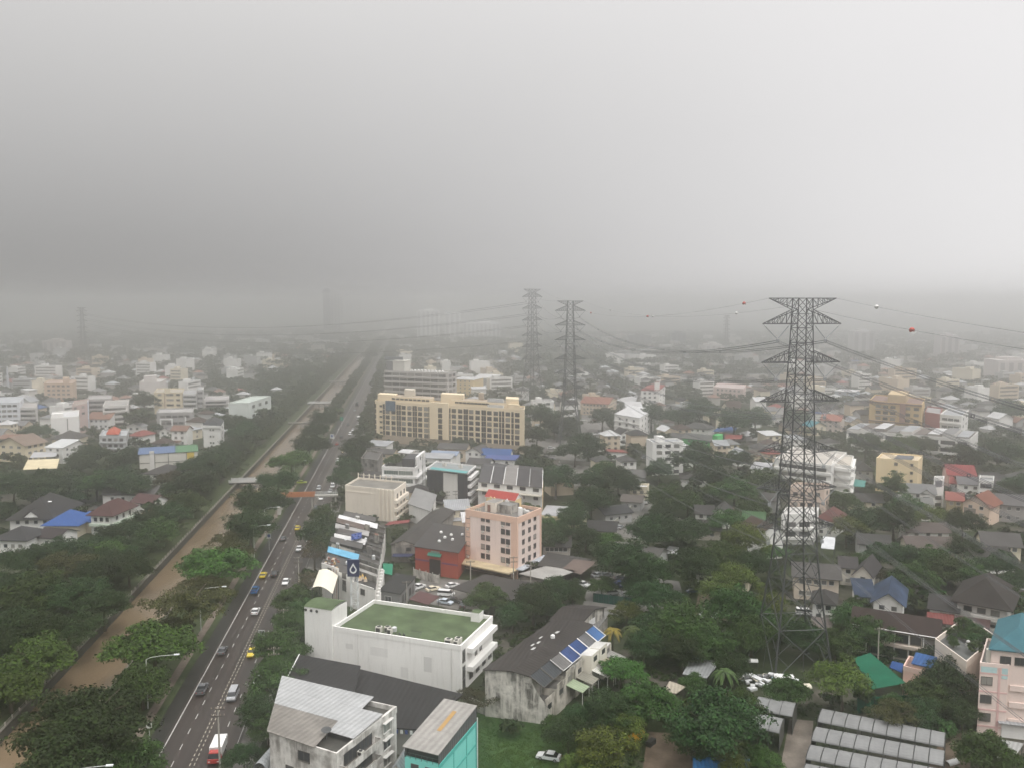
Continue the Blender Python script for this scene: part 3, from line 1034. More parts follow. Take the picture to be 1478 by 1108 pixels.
# --- long black roofed shophouse row with the concrete gable
h = 9.8
CG = grimy((.66, .63, .57), (.05, .047, .042))
a_, b_, c_ = P(700, 967, h), P(764, 975, h), P(856, 902, h)
s = Bld("shophouse_terrace", "long black-roofed shophouse terrace with streaked concrete gable wall and coloured awnings", "building", a_, b_, c_, margin=.5)
LM.append((780, 930, "the black-roofed terrace"))
ext = 5.5
m = MB()
p = s.pt
rid = s.w * .62
prof = [(0, -.2), (s.w + ext, -.2), (s.w + ext - 1.2, 3.2), (s.w + 1.6, h - 3.2), (s.w, h - .2), (rid, h + .5), (0, h + .1)]
m.poly([p(a, 0, z) for a, z in prof]); m.poly([p(a, s.d, z) for a, z in prof][::-1])
for i in range(len(prof)):
    j = (i + 1) % len(prof)
    if i in (2, 3, 1): continue
    (a0, z0), (a1, z1) = prof[i], prof[j]
    m.poly([p(a1, 0, z1), p(a0, 0, z0), p(a0, s.d, z0), p(a1, s.d, z1)])
m.prism([p(0, .3, 0)[:2], p(s.w + .4, .3, 0)[:2], p(s.w + .4, s.d - .3, 0)[:2], p(0, s.d - .3, 0)[:2]], 0, h - .3)
s.part("wall", m, CG)
BR = roofm((.042, .037, .034), "metal", .3, .75, pitch=1.0)
m = MB()
m.slab([p(-.4, -.3, h + .25), p(rid, -.3, h + .72), p(rid, s.d + .5, h + .72), p(-.4, s.d + .5, h + .25)], .14)
m.slab([p(rid, -.3, h + .72), p(s.w + .1, -.3, h + .05), p(s.w + .1, s.d + .5, h + .05), p(rid, s.d + .5, h + .72)], .14)
s.part("roof", m, BR)
cols = [("awning", (.05, .055, .06)), ("awning", (.05, .055, .06)), ("awning", (.16, .155, .15)), ("awning", (.035, .062, .16)), ("awning", (.035, .07, .19)), ("awning", (.12, .12, .125)), ("awning", (.06, .14, .31))]
nb = len(cols)
for i, (nm, c) in enumerate(cols):
    b0, b1 = s.d * (i + .03) / nb, s.d * (i + .97) / nb
    m = MB(); m.slab([p(s.w + .12, b0, h - .05), p(s.w + 2.9, b0, h - 2.1), p(s.w + 2.9, b1, h - 2.1), p(s.w + .12, b1, h - .05)], .1)
    aw = s.part("awning", m, roofm(c, "metal", .45, .6), label=["mottled dark", "mottled dark", "grey", "navy blue", "navy blue", "dark grey", "bright blue"][i] + " sloping awning sheet")
    q = MB()
    for b in (b0 - .12, b1 + .02): q.bar(p(s.w + .1, b, h + .08), p(s.w + 3, b, h - 2.0), .16)
    q.bar(p(s.w + 3, b0, h - 2.02), p(s.w + 3, b1, h - 2.02), .14)
    f = q.obj("awning_frame", [WHITEP if i > 1 else D_FRAME], aw, s.org, uv=False)
RW = grimy((.66, .62, .54), (.12, .11, .09))
for i in range(nb):                               # rear additions under the awnings
    b0, b1 = s.d * (i + .04) / nb, s.d * (i + .96) / nb
    zt = [4.2, 5.6, 6.6, 6.6, 7.9, 7.9, 6.2][i]; ex = [3.2, 3.6, 3.4, 3.6, 5.2, 5.2, 4.4][i]
    bx = s.box("rear_extension", s.w + .42, s.w + ex, b0, b1, -.1, zt, RW if i not in (4, 5) else wall((.74, .70, .60), .2), roofm((.55, .54, .51), "flat", .3) if i > 2 else roofm((.16, .15, .14), "flat", .5))
    q = MB()
    q.prism([p(s.w + ex - .01, b0 + 1.2, 0)[:2], p(s.w + ex + .06, b0 + 1.2, 0)[:2], p(s.w + ex + .06, b1 - 1.2, 0)[:2], p(s.w + ex - .01, b1 - 1.2, 0)[:2]], zt - 1.8, zt - .7, 0)
    q.obj("window", [GLASS], bx, s.org, uv=False)
    if i in (0, 1, 2, 3):
        m = MB(); m.prism([p(s.w + ex, b0, 0)[:2], p(s.w + ex + .12, b0, 0)[:2], p(s.w + ex + .12, b1, 0)[:2], p(s.w + ex, b1, 0)[:2]], zt, zt + 1)
        s.part("parapet", m, RW)
    if i in (2, 3, 4, 5, 6):
        m = MB(); z0 = 3.3
        m.slab([p(s.w + ex, b0 + .3, z0 + 1.2), p(s.w + ex + 3.6, b0 + .3, z0), p(s.w + ex + 3.6, b1 - .3, z0), p(s.w + ex, b1 - .3, z0 + 1.2)], .1)
        s.part("lean_to_roof", m, roofm([(.2, .2, .18), (.2, .2, .18), (.30, .36, .24), (.25, .24, .20), (.66, .65, .60), (.40, .36, .27), (.3, .29, .27)][i], "metal", .3))
        for b in (b0 + .4, b1 - .4):
            q = MB(); q.bar(p(s.w + ex + 3.5, b, 0), p(s.w + ex + 3.5, b, z0), .12); s.part("post", q, W_FRAME, uv=False)
for (a, b) in ((.35, .45), (.42, .5), (.3, .6), (.55, .72), (.5, .38)):
    m = MB(); aa, bb = rid * a * 1.3, s.d * b
    zz = h + .28 + .47 * aa / rid
    m.slab([p(aa, bb, zz), p(aa + 1.8, bb, zz + .08), p(aa + 1.8, bb + 1.4, zz + .08), p(aa, bb + 1.4, zz)], .05)
    s.part("skylight", m, plain((.42, .42, .40), .5, name="skylight_sheet"))
s.tank(rid * .9, s.d * .62, h + .7, .5, .6, WHITEP, "roof_vent")
# the lower hall behind it, and the small roof by the fence
s = Bld("black_roofed_hall", "low black-roofed hall directly behind the black-roofed terrace", "building", P(795, 893, 7), P(838, 897, 7), P(872, 874, 7))
s.walls(6.6, CG); s.roof("gx", 1.4, BR, .5, wallmat=CG)
s.band("R", .35, .6, 4.2, 5.8, .05, WHITEP, "white_panel")
s = Bld("lean_to_shed", "grey flat lean-to roof between black hall and the green fence", "shed", P(842, 905, 4), P(862, 905, 4), P(880, 884, 4))
s.walls(3.6, CG, inset=.4); s.roof("shed", .5, roofm((.20, .195, .185), "metal", .3), .3, h=3.6)
keep([P(765, 1000), P(800, 1025), P(905, 945), P(872, 905)], 0)
# --- pink apartment block
h = 19.4
PW = wall((.77, .645, .585), .45, (.25, .22, .19)); PO = wall((.72, .50, .39), .4, (.25, .2, .16))
s = Bld("pink_apartment_block", "pink six-storey apartment block with grey flat roof, right of the orange warehouse", "building",
        P(672, 738.5, h - 1), P(746.5, 751, h - 1), P(781.5, 736.5, h - 1), margin=1.5)
LM.append((725, 790, "the pink apartment block"))
s.walls(h - 1, PW); s.flat(roofm((.17, .165, .155), "flat", .5), 1.0, .25, PO)
fr_ = lambda zx: s.fx("F", 650 + zx / 6.155, 10) ; fr2 = lambda zx: s.fx("R", 650 + zx / 6.155, 10)
zs = [17.3 - 3.0 * i for i in range(5)]
for zx in (290, 335, 468, 512): s.win("F", [fr_(zx)], zs, 1.45, 1.5, "d", frac=False)
s.win("F", [fr_(158)], zs, 1.5, 1.3, "d", frac=False)
for zx in (648, 702, 750): s.win("R", [fr2(zx)], [z - .3 for z in zs], 1.35, 1.35, "d", frac=False)
for zx, k in ((290, 1), (512, 2), (468, 0), (335, 3), (158, 1), (158, 4), (512, 4)):
    s.band("F", fr_(zx) - .4, fr_(zx) + .4, zs[k] - 1.55, zs[k] - .95, .45, plain((.5, .48, .44), .6, name="ac_casing"), "air_conditioner")
s.band("F", fr_(134), fr_(178), 0, h - 2, .06, PO, "orange_band"); s.band("F", fr_(540), s.w, 0, h - 2, .06, PO, "orange_band")
s.band("R", 0, .04, 0, h - 2, .06, PO, "orange_band"); s.band("R", .93, 1, 0, h - 2, .06, PO, "orange_band")
s.band("F", 0, s.w + .06, h - 2, h - .9, .09, PO, "orange_band"); s.band("R", 0, s.d, h - 2, h - .9, .09, PO, "orange_band")
CAN = roofm((.52, .43, .28), "flat", .4)
s.band("F", -3.2 / s.w, 1.02, 2.9, 3.3, 5.2, CAN, "canopy")
s.band("R", -.05, 1.1, 3.2, 3.5, 2.4, roofm((.45, .48, .52), "metal", .2), "canopy")
s.band("F", -.02, 1.0, .1, 2.5, .06, DARK, "shop_shade_sheet"); s.band("R", .02, .98, .1, 2.8, .06, DARK, "shop_shade_sheet")  # black sheets on the walls paint the shade of the open shops
s.box("stair_head", s.w * .23, s.w * .43, s.d * .3, s.d * .62, h - .97, h + 2.2, wall((.70, .64, .56), .5), roofm((.3, .29, .27), "flat", .5))
s.box("stair_head", s.w * .44, s.w * .70, s.d * .38, s.d * .72, h - .97, h + 1.7, grimy((.5, .48, .44)), roofm((.2, .2, .19), "flat", .5))
s.box("roof_doorway", s.w * .28, s.w * .34, s.d * .3 - .07, s.d * .3 - .005, h - .95, h + 1.3, plain((.23, .13, .10), .8, name="brown_door"))
s.tank(s.w * .86, s.d * .42, h - .96, .75, 2.4, WHITEP); s.tank(s.w * .93, s.d * .55, h - .96, .8, 1.2, plain((.5, .5, .48), .6, name="tank_grey"))
for i in range(3): s.tank(s.w * (.72 + .05 * i), s.d * .68, h - .96, .45, 1.0, plain((.6, .6, .57), .6, name="tank_pale"))
# red gabled loft at the back of that roof
m = MB()
b0, b1, a0, a1 = s.d * .70, s.d * .98, s.w * .05, s.w * .62
s.box("loft", a0, a1, b0, b1, h - .96, h + 2.4, wall((.70, .55, .30), .25))
s.roof("gx", 1.7, roofm((.36, .065, .055), "tile", .2), .4, h=h + 2.4, wallmat=WALLW, a0=a0, a1=a1, b0=b0, b1=b1, name="red_roof", trim=WHITEP)
for f, c in ((.18, YEL), (.31, YEL), (.75, WH)):
    a = a0 + (a1 - a0) * f
    m = MB(); cw = 1.2
    pr = [(-cw, 0), (cw, 0), (cw, 2.2), (0, 3.5), (-cw, 2.2)]
    m.poly([s.pt(a + x, b0 - .5, h - .9 + z) for x, z in pr]); 
    for i in range(5):
        (x0, z0), (x1, z1) = pr[i], pr[(i + 1) % 5]
        m.poly([s.pt(a + x1, b0 - .5, h - .9 + z1), s.pt(a + x0, b0 - .5, h - .9 + z0), s.pt(a + x0, b0 - .01, h - .9 + z0), s.pt(a + x1, b0 - .01, h - .9 + z1)])
    do = s.part("dormer", m, plain(c, .7, name="dormer_paint"))
    m = MB(); n_ = 8
    m.poly([s.pt(a - .7, b0 - .53, h - .9 + .3), s.pt(a + .7, b0 - .53, h - .9 + .3)] + [s.pt(a + .7 * math.cos(math.pi * k / n_), b0 - .53, h - .9 + 1.5 + .7 * math.sin(math.pi * k / n_)) for k in range(n_ + 1)])
    m.obj("arch_shade_face", [DARK], do, s.org, uv=False)  # black face paints the shade inside each arch
q = MB()
for i in range(8): q.bar(s.pt(.3 + .8 * i, .15, h), s.pt(.3 + .8 * i, .15, h + 1.0), .09)
q.bar(s.pt(.3, .15, h + 1.0), s.pt(6, .15, h + 1.0), .1)
s.part("roof_railing", q, plain((.6, .55, .38), .6, name="yellow_rail"), uv=False)
PKs = s
# canopies right of it
def canopy(label, pts, h, col, kind="metal", posts=True, name="canopy_roof", t=.16, dz=0, cat="canopy"):
    pp = [P(x, y, h) for x, y in pts]
    tt = thing(name, label, cat, (pp[0].x, pp[0].y, 0))
    m = MB()
    q = [Vector(p) for p in pp]
    area = sum(q[i].x * q[(i + 1) % len(q)].y - q[(i + 1) % len(q)].x * q[i].y for i in range(len(q)))
    if area < 0: q = q[::-1]
    for i_, v_ in enumerate(q): v_.z += dz * (1 if v_.y > sum(k.y for k in q) / len(q) else 0)
    m.slab(q, t)
    d = (pp[1] - pp[0]).xy.normalized()
    m.obj("roof_sheet", [roofm(col, kind, .3)], tt, tt.location, udir=(d.x, d.y))
    if posts:
        cx = sum((v.x for v in q)) / len(q); cy = sum((v.y for v in q)) / len(q)
        for v in q:
            mm = MB(); x, y = v.x + (cx - v.x) * .06, v.y + (cy - v.y) * .06
            mm.bar((x, y, 0), (x, y, v.z - t - .002), .14)
            mm.obj("post", [STEEL], tt, tt.location, uv=False)
    keep(pp, .5)
    return tt
canopy("pale grey market canopy at the right foot of the pink apartment block", [(749, 827), (793, 837), (832, 823), (788, 816)], 4.2, (.34, .33, .31))
canopy("dark low canopy roof behind the pale grey market canopy", [(775, 816), (825, 822), (856, 806), (790, 796)], 4.0, (.06, .057, .054))
canopy("brown rusty canopy strip beside the parked cars, right of the pale market canopy", [(812, 820), (838, 828), (862, 810), (828, 806)], 4.2, (.15, .115, .10))
canopy("wide black canopy in front of the pink apartment block, trees growing before it", [(650, 848), (728, 868), (800, 846), (700, 828)], 4.2, (.05, .047, .045))
canopy("maroon canopy roof beside the parked cars near the navy drop sign", [(590, 864), (618, 872), (634, 860), (606, 852)], 3.4, (.10, .05, .05))
# --- orange red warehouse
h = 8.6
RWl = wall((.33, .065, .042), .45, (.08, .05, .05))
s = Bld("orange_warehouse", "orange-red warehouse with dark roof and small white roof vents", "warehouse", P(599, 787, h), P(661, 796, h), P(684, 764, h), margin=.8)
LM.append((632, 800, "the orange warehouse"))
s.walls(h - .2, RWl); 
DKM = roofm((.06, .057, .055), "metal", .3, .7)
s.roof("shed", .6, DKM, .5, .18, h=h - .2, wallmat=RWl)
for f, g in ((.46, .25), (.52, .42), (.62, .55), (.72, .38), (.86, .62), (.35, .6)):
    s.tank(s.w * f, s.d * g, h + .2 + .6 * g, .5, .5, WHITEP, "roof_vent")
for x0, x1 in ((0, .33), (.62, 1)): s.band("F", x0, x1, h - 4.5, h - 4.0, .05, plain((.13, .05, .12), .8, name="purple_band"), "purple_band")
s.band("F", .34, .60, .1, h - 3.4, .06, DARK, "gate_shade_sheet")  # black sheet paints the shade inside the gate
sg = s.band("F", .32, .63, h - 3.3, h - 1.3, 1.0, plain((.02, .16, .11), .6, name="green_sign"), "green_awning", slope=.8)
s.band("F", .38, .58, h - 1.25, h - .75, .3, plain((.2, .3, .26), .6, name="pale_green_sign"), "sign_board")
# white yard wall with posts in front of the warehouse
t = thing("yard_wall", "low pale concrete yard wall in front of the orange warehouse", "wall", P(597, 832))
a, b = P(597, 832), P(634, 842)
m = MB(); n_ = Vector((-(b - a).y, (b - a).x, 0)).normalized() * .12
m.prism([(a - n_).xy, (b - n_).xy, (b + n_).xy, (a + n_).xy], -.1, 2.6)
m.obj("panel", [CG], t, t.location)
for i in range(5):
    m = MB(); c = a.lerp(b, i / 4); m.box((c.x, c.y - .25, -.1), .25, .25, 3.3); m.obj("post", [CONC], t, t.location)
# dark shed near the parking (black roof) and green tarpaulin
s = Bld("black_roofed_shed", "black-roofed shed right of the white end wall of the drop-sign row", "shed", P(549, 850, 5), P(577, 855, 5), P(599, 833, 5))
s.walls(4.7, wall((.22, .22, .22), .5)); s.roof("shed", .5, roofm((.03, .03, .03), "flat", .3), .4, h=4.7)
s.win("R", [.2, .4, .65, .85], [2.4], 1.6, 2.2, "d"); s.win("F", [.4], [2.2], 2.0, 2.4, "w")
canopy("bright green tarpaulin shelter beside the drop-sign row", [(552, 826), (566, 829), (567, 813), (553, 812)], 4, (.02, .21, .12), "flat")
# ------------------------------------------------------------------ the row with the drop sign in front, along the road
h = 10.0
a, b, c = P(464, 812, h), P(541, 838, h), P(556, 752, h)
RG = wall((.78, .76, .72), .7, (.22, .20, .18))
s = Bld("roadside_shophouses", "row of old shophouses with blue, white and dark patched roofs, white end wall", "shophouse row", a, b, c, margin=.8)
LM.append((545, 790, "the patched roadside row"))
s.walls(h - 2.6, RG); 
m = MB()
for x0, x1, z in ((0, .34, h + .1), (.34, .58, h - .9), (.58, .98, h - 2.2)):
    p0, p1 = s.pt(s.w * x0, 0, 0)[:2], s.pt(s.w * x1, 0, 0)[:2]
    p2, p3 = s.pt(s.w * x1, .3, 0)[:2], s.pt(s.w * x0, .3, 0)[:2]
    m.prism([p0, p1, p2, p3], h - 2.5, z)
s.part("end_parapet", m, RG)
s.win("F", [.16, .44], [h - 1.4, h - 5.0], 1.7, 1.4, "d"); s.win("F", [.78], [h - 4.2], 1.8, 1.5, "d"); s.win("F", [.44], [h - 3.4], 1.5, 1.2, "d")
q = MB()
for x in (.24, .29): q.bar(s.pt(s.w * x, -.1, 0), s.pt(s.w * x, -.1, h - .4), .1)
s.part("drain_pipe", q, plain((.35, .16, .10), .8, name="rusty_pipe"), uv=False)
rowc = [("flat", (.085, .08, .075)), ("flat", (.08, .078, .075)), ("metal", (.16, .42, .60)), ("metal", (.22, .21, .185)), ("metal", (.09, .085, .08)), ("metal", (.62, .61, .60)), ("metal", (.10, .09, .085)), ("metal", (.34, .33, .32)), ("metal", (.13, .10, .085)), ("metal", (.70, .70, .70)), ("metal", (.10, .095, .09))]
PTW = grimy((.24, .23, .21)); nb = len(rowc)
for i, (kd, cc) in enumerate(rowc):
    b0, b1 = s.d * i / nb, s.d * (i + 1) / nb
    j0, j1, j2 = rnd.uniform(-.9, 1.6) if i else -.6, rnd.uniform(-.6, .6), rnd.uniform(-.5, .7)
    zz = h - 1.0 + (.0, .25, .9, .2, .7, .3, .8, .4, .9, .6, .9)[i]
    m = MB()
    aw = s.w * (.62, .60, .64, .52, .66, .70, .55, .72, .6, .86, .8)[i]
    m.slab([s.pt(j0, b0 + .15 - j1, zz), s.pt(aw, b0 + .15, zz + .35 + j2), s.pt(aw, b1 - .1, zz + .55 + j2), s.pt(j0 + j1, b1 - .1, zz + .2)], .12)
    s.part("roof_sheet", m, roofm(cc, kd, .4))
    m = MB(); z2 = h - 1.6 + (-.5, .1, -.2, .4, .0, .5, .2, .6, .1, .5, .3)[i]
    m.slab([s.pt(aw + .1, b0 + .2, z2), s.pt(s.w + .2, b0 + .2, z2 - .3), s.pt(s.w + .2, b1 - .1, z2 - .3), s.pt(aw + .1, b1 - .1, z2)], .12)
    s.part("roof_sheet", m, roofm([(.06, .058, .055), (.33, .32, .30), (.42, .41, .39), (.09, .085, .08), (.075, .07, .07), (.08, .075, .07), (.09, .085, .08), (.07, .065, .06)][min(i, 7)], "metal", .4))
    if i > 0:
        m = MB(); m.prism([s.pt(-.3, b0 - .12, 0)[:2], s.pt(s.w + .2, b0 - .12, 0)[:2], s.pt(s.w + .2, b0 + .12, 0)[:2], s.pt(-.3, b0 + .12, 0)[:2]], h - 2.7, h - .75 + (i % 3) * .2)
        s.part("party_wall", m, PTW)
for k_, (x, y, sx, sy, sz) in enumerate(((.15, .30, 1.6, 1.8, 1.6), (.75, .40, 2.2, 1.2, 1.8), (.4, .52, 2.5, 1.6, 1.4), (.85, .62, 1.8, 2.2, 2.0), (.2, .68, 2.0, 1.5, 1.6), (.6, .78, 2.6, 1.4, 1.5), (.35, .9, 2.2, 1.8, 1.3))):
    s.box("roof_hut", s.w * x, s.w * x + sx, s.d * y, s.d * y + sy, h - 1.2, h - .6 + sz, grimy([(.5, .48, .44), (.3, .28, .26), (.55, .5, .42)][k_ % 3]), roofm([(.3, .3, .3), (.12, .11, .10), (.5, .49, .47), (.2, .1, .07)][k_ % 4], "metal", .4))
for x, y in ((.45, .12), (.5, .14), (.9, .33), (.3, .45), (.68, .57)): s.tank(s.w * x, s.d * y, h - .8, .5, 1.1)
for i in range(9): s.tank(s.w + 1.0, s.d * (.03 + i * .045), h - 5.6, .55, 1.2, plain((.66, .65, .62), .6, name="tank_white"))
s.box("rear_ledge", s.w, s.w + 1.9, .2, s.d * .45, -.1, h - 5.62, RG)
for i in range(22):
    m = MB(); x, y = rnd.uniform(.05, .3), rnd.uniform(.02, .13)
    c_ = s.pt(s.w * x, s.d * y, h - 1 + rnd.uniform(.3, .7)); m.box(c_, rnd.uniform(.3, 1.1), rnd.uniform(.2, .8), rnd.uniform(.2, .7), rnd.randrange(3), rnd.uniform(0, 3))
    s.part("rooftop_crate", m, [plain((.4, .26, .12), .8, name="wood"), plain((.6, .58, .54), .8, name="pale_scrap"), plain((.25, .1, .07), .8, name="rust")], uv=False)
m = MB()
for x, y, z in ((.72, .04, 0), (.82, .05, 0), (.76, .07, .0)):
    c_ = s.pt(s.w * x, s.d * y, h - 2.1); m.cyl(c_, .55, .8, 0, 10, .4); m.cyl((c_[0], c_[1], c_[2] + .8), .4, .7, 1, 10, .05)
s.part("spirit_house", m, [plain((.6, .5, .4), .7, name="shrine_plaster"), plain((.6, .4, .14), .6, name="shrine_gilt")], uv=False)
# tarpaulin lying on the row and the cream vaulted billboard panel by the tower
t = thing("blue_tarpaulin", "crumpled dark blue tarpaulin lying across the patched row roofs", "tarpaulin", P(512, 775, h + .7))
m = MB(); rs = random.Random(3); n_ = 7
gr = [[(P(507 + 15 * i / n_, 779 - 9 * j / n_ - (3 * i / n_), h + .75 + rs.uniform(0, .5))) for i in range(n_ + 1)] for j in range(n_ + 1)]
for j in range(n_):
    for i in range(n_): m.poly([gr[j][i], gr[j][i + 1], gr[j + 1][i + 1], gr[j + 1][i]])
m.obj("sheet", [plain((.03, .06, .22), .6, name="tarpaulin")], t, t.location, uv=False)
h2 = 8.2
t = thing("vaulted_awning", "cream vaulted awning between the road trees and white end wall of the drop-sign row", "awning", P(462, 850, 0))
a0, a1 = P(451, 852, h2), P(480, 856, h2); dr = (P(488, 830, h2) - a1)
m = MB(); u_ = (a1 - a0)
for i in range(9):
    x0, x1 = i / 9, (i + 1) / 9
    f = lambda x, y: a0 + u_ * x + dr * y + Vector((0, 0, 1.5 * math.sin(math.pi * min(1, x * .8 + .2))))
    m.poly([f(x0, 0), f(x1, 0), f(x1, 1), f(x0, 1)])
m.obj("vault_sheet", [wall((.74, .70, .58), .2)], t, t.location)
for x in (0, 1):
    for y in (0, 1):
        m = MB(); q = f(x, y); m.bar((q.x, q.y, 0), (q.x, q.y, q.z), .2); m.obj("post", [STEEL], t, t.location, uv=False)
# --- cream building behind the row
h = 13.0
CW = wall((.76, .69, .59), .45, (.25, .21, .17))
s = Bld("cream_building", "cream building with blank wall, fluted curved right corner and post-lined parapet", "building", P(498, 699, h), P(569, 706, h), P(586, 694, h), margin=.5)
LM.append((540, 725, "the cream building"))
s.walls(h - .9, CW); s.flat(roofm((.2, .19, .17), "flat", .5), .8, .25, CW)
q = MB()
for i in range(7): c_ = s.pt(s.w * i / 8.5, s.d - .4, h - .2); q.box(c_, .35, .35, 2.0, 0, math.atan2(s.u.y, s.u.x))
q.bar(s.pt(0, s.d - .4, h + 1.1), s.pt(s.w * .75, s.d - .4, h + 1.1), .12)
s.part("parapet_posts", q, CW)
s.band("F", .02, .55, h - 2.6, h - 2.2, .12, CW, "ledge")
for x in (.68, .76, .84, .92): s.band("F", x, x + .035, .2, h - .3, .45, CW, "fin")
for z in (h - 4.4, h - 7.7, h - 11.0):
    s.win("R", [.25, .55, .82], [z + 1.2], 1.5, 1.5, "d"); s.band("R", .0, 1.0, z - 1.1, z + .2, 1.2, CW, "balcony")
# --- grey sloping shed right of it, with white shopfront
s = Bld("grey_roof_shed", "shed with broad grey sloping roof and white shopfront, right of the cream building", "shed", P(590, 722, 8), P(620, 732, 8), P(629, 714, 8), margin=.5)
s.walls(6.6, wall(WH, .4)); s.roof("shed", 1.3, roofm((.24, .24, .235), "metal", .3), .8, h=6.8, wallmat=wall(WH, .4))
s.band("R", .1, .95, 2.8, 3.1, 1.6, CONC, "canopy"); s.win("R", [.4], [5.0], 3, 1.2, "d")
canopy("red corrugated canopy beside the patched row, below the cream building", [(556, 757), (590, 753), (592, 749), (562, 752)], 5.5, (.22, .06, .06))
s = Bld("old_terrace", "old dark-roofed terrace between cream building and the orange warehouse", "terrace", P(565, 783, 6.5), P(600, 783, 6.5), P(655, 735, 6.5), margin=.4)
s.walls(6, grimy((.34, .32, .29))); s.roof("gy", 1.4, roofm((.055, .052, .048), "tile", .35), .5, h=6, wallmat=CG)
s.win("F", [.3, .7], [4.4], 1.6, 1.2, "d"); s.band("F", .05, .95, 2.8, 3.0, 1.8, roofm((.05, .06, .12), "metal", .3), "canopy", slope=.5)
# --- white building with roof garden
h = 14
WW = wall((.74, .73, .71), .3)
s = Bld("white_office", "white modern building with wide greenish windows and planted roof terrace", "building", P(551, 672, h), P(599, 674, h), P(614, 661, h), margin=.5)
LM.append((580, 685, "the white roof-garden building"))
s.walls(h - .9, WW); s.flat(roofm((.14, .14, .13), "flat", .4), .9, .25, WW)
for x in (.28, .72):
    s.win("F", [x], [h - 2.6, h - 6.2, h - 9.8], 6.4, 1.7, "g")
for z in (h - 4.4, h - 8.0): s.band("F", 0, 1.02, z - .5, z + .4, .5, WW, "ledge"); s.band("R", -.02, 1.0, z - .4, z + .3, 1.6, WW, "balcony")
s.win("R", [.3, .7], [h - 2.6, h - 6.2, h - 9.8], 2.4, 1.7, "g")
s.box("roof_pavilion", s.w * .55, s.w * .92, s.d * .2, s.d * .8, h - .88, h + 2.8, roofm((.06, .06, .065), "metal", .3), None)
s.box("roof_wall", s.w * .93, s.w * 1.0, s.d * .25, s.d * 1.0, h + .0, h + 3.6, WW)
s.win("R", [.5, .75], [h + 2.2], 1.4, 1.2, "d")
RG_SPOTS = [(s.pt(s.w * x, s.d * y, h - .85)) for x, y in ((.08, .3), (.18, .5), (.3, .35), (.4, .6), (.5, .85), (.25, .8), (.1, .8), (.62, .9))]
s2 = Bld("old_block", "old grey concrete block with dark roof clutter, left of the white roof-garden building", "building", P(521, 661, 12), P(545, 664, 12), P(552, 652, 12), margin=.3)
s2.walls(11.4, grimy((.34, .32, .30))); s2.flat(roofm((.10, .095, .09), "flat", .5), .8, .2, grimy((.34, .32, .30)))
s2.win("F", [.3, .7], [9.4, 6.2, 3], 1.3, 1.3, "d")
s3 = Bld("old_block", "long low dark roofed block just behind the cream building", "building", P(521, 690, 8), P(557, 694, 8), P(561, 681, 8), margin=.3)
s3.walls(7.6, grimy((.33, .31, .29))); s3.roof("gx", 1.2, roofm((.045, .043, .042), "tile", .3), .5)
# --- dark and white banded building
h = 15
DG = roofm((.030, .032, .036), "metal", .2, .5, pitch=2.4)
s = Bld("striped_building", "building with dark panelled front, pale central stripe and teal roof edge", "building", P(616, 674, h), P(675, 681, h), P(687, 671, h), margin=.5)
LM.append((655, 700, "the dark striped building"))
s.walls(h - .6, DG); s.flat(roofm((.25, .27, .27), "flat", .3), .6, .25, WW)
s.band("F", .42, .76, 1.2, h - 1.3, .35, wall((.70, .68, .64), .2), "pale_stripe")
s.band("F", .14, 1.02, h - .2, h + .5, 2.0, plain((.10, .30, .30), .6, name="teal_fascia"), "teal_roof_edge", slope=.5)
s.band("F", 0, 1.04, .7, 1.0, 1.8, CONC, "canopy")
for z in (h - 2.2, h - 5.4, h - 8.6, h - 11.8): s.band("R", 0, 1, z - 1.3, z, 1.5, WW, "balcony", slope=.0); s.win("R", [.3, .7], [z + .9], 2, 1.5, "d")
for x in (.3, .7): s.ac(s.w * x, s.d * .6, h - .57, 1.6, 1, 1.4)
q = MB()
for k, (x, y) in enumerate(((0, 0), (1.2, 0), (0, 1.2), (1.2, 1.2))): c_ = s.pt(-3 + x, 2 + y, 0); q.bar(c_, (c_[0], c_[1], h + 4), .16)
for i in range(12):
    z = i * 1.6
    q.bar(s.pt(-3, 2, z), s.pt(-1.8, 2, z + 1.6), .08); q.bar(s.pt(-1.8, 2, z + 1.6), s.pt(-3, 2, z + 1.6), .08); q.bar(s.pt(-3, 3.2, z), s.pt(-3, 2, z + 1.6), .08)
tt = thing("lattice_pole", "pale slim lattice pole between the roof-garden building and the dark striped building", "pole", s.pt(-3, 2, 0))
q.obj("lattice", [plain((.45, .45, .44), .6, name="pale_steel2")], tt, tt.location, uv=False)
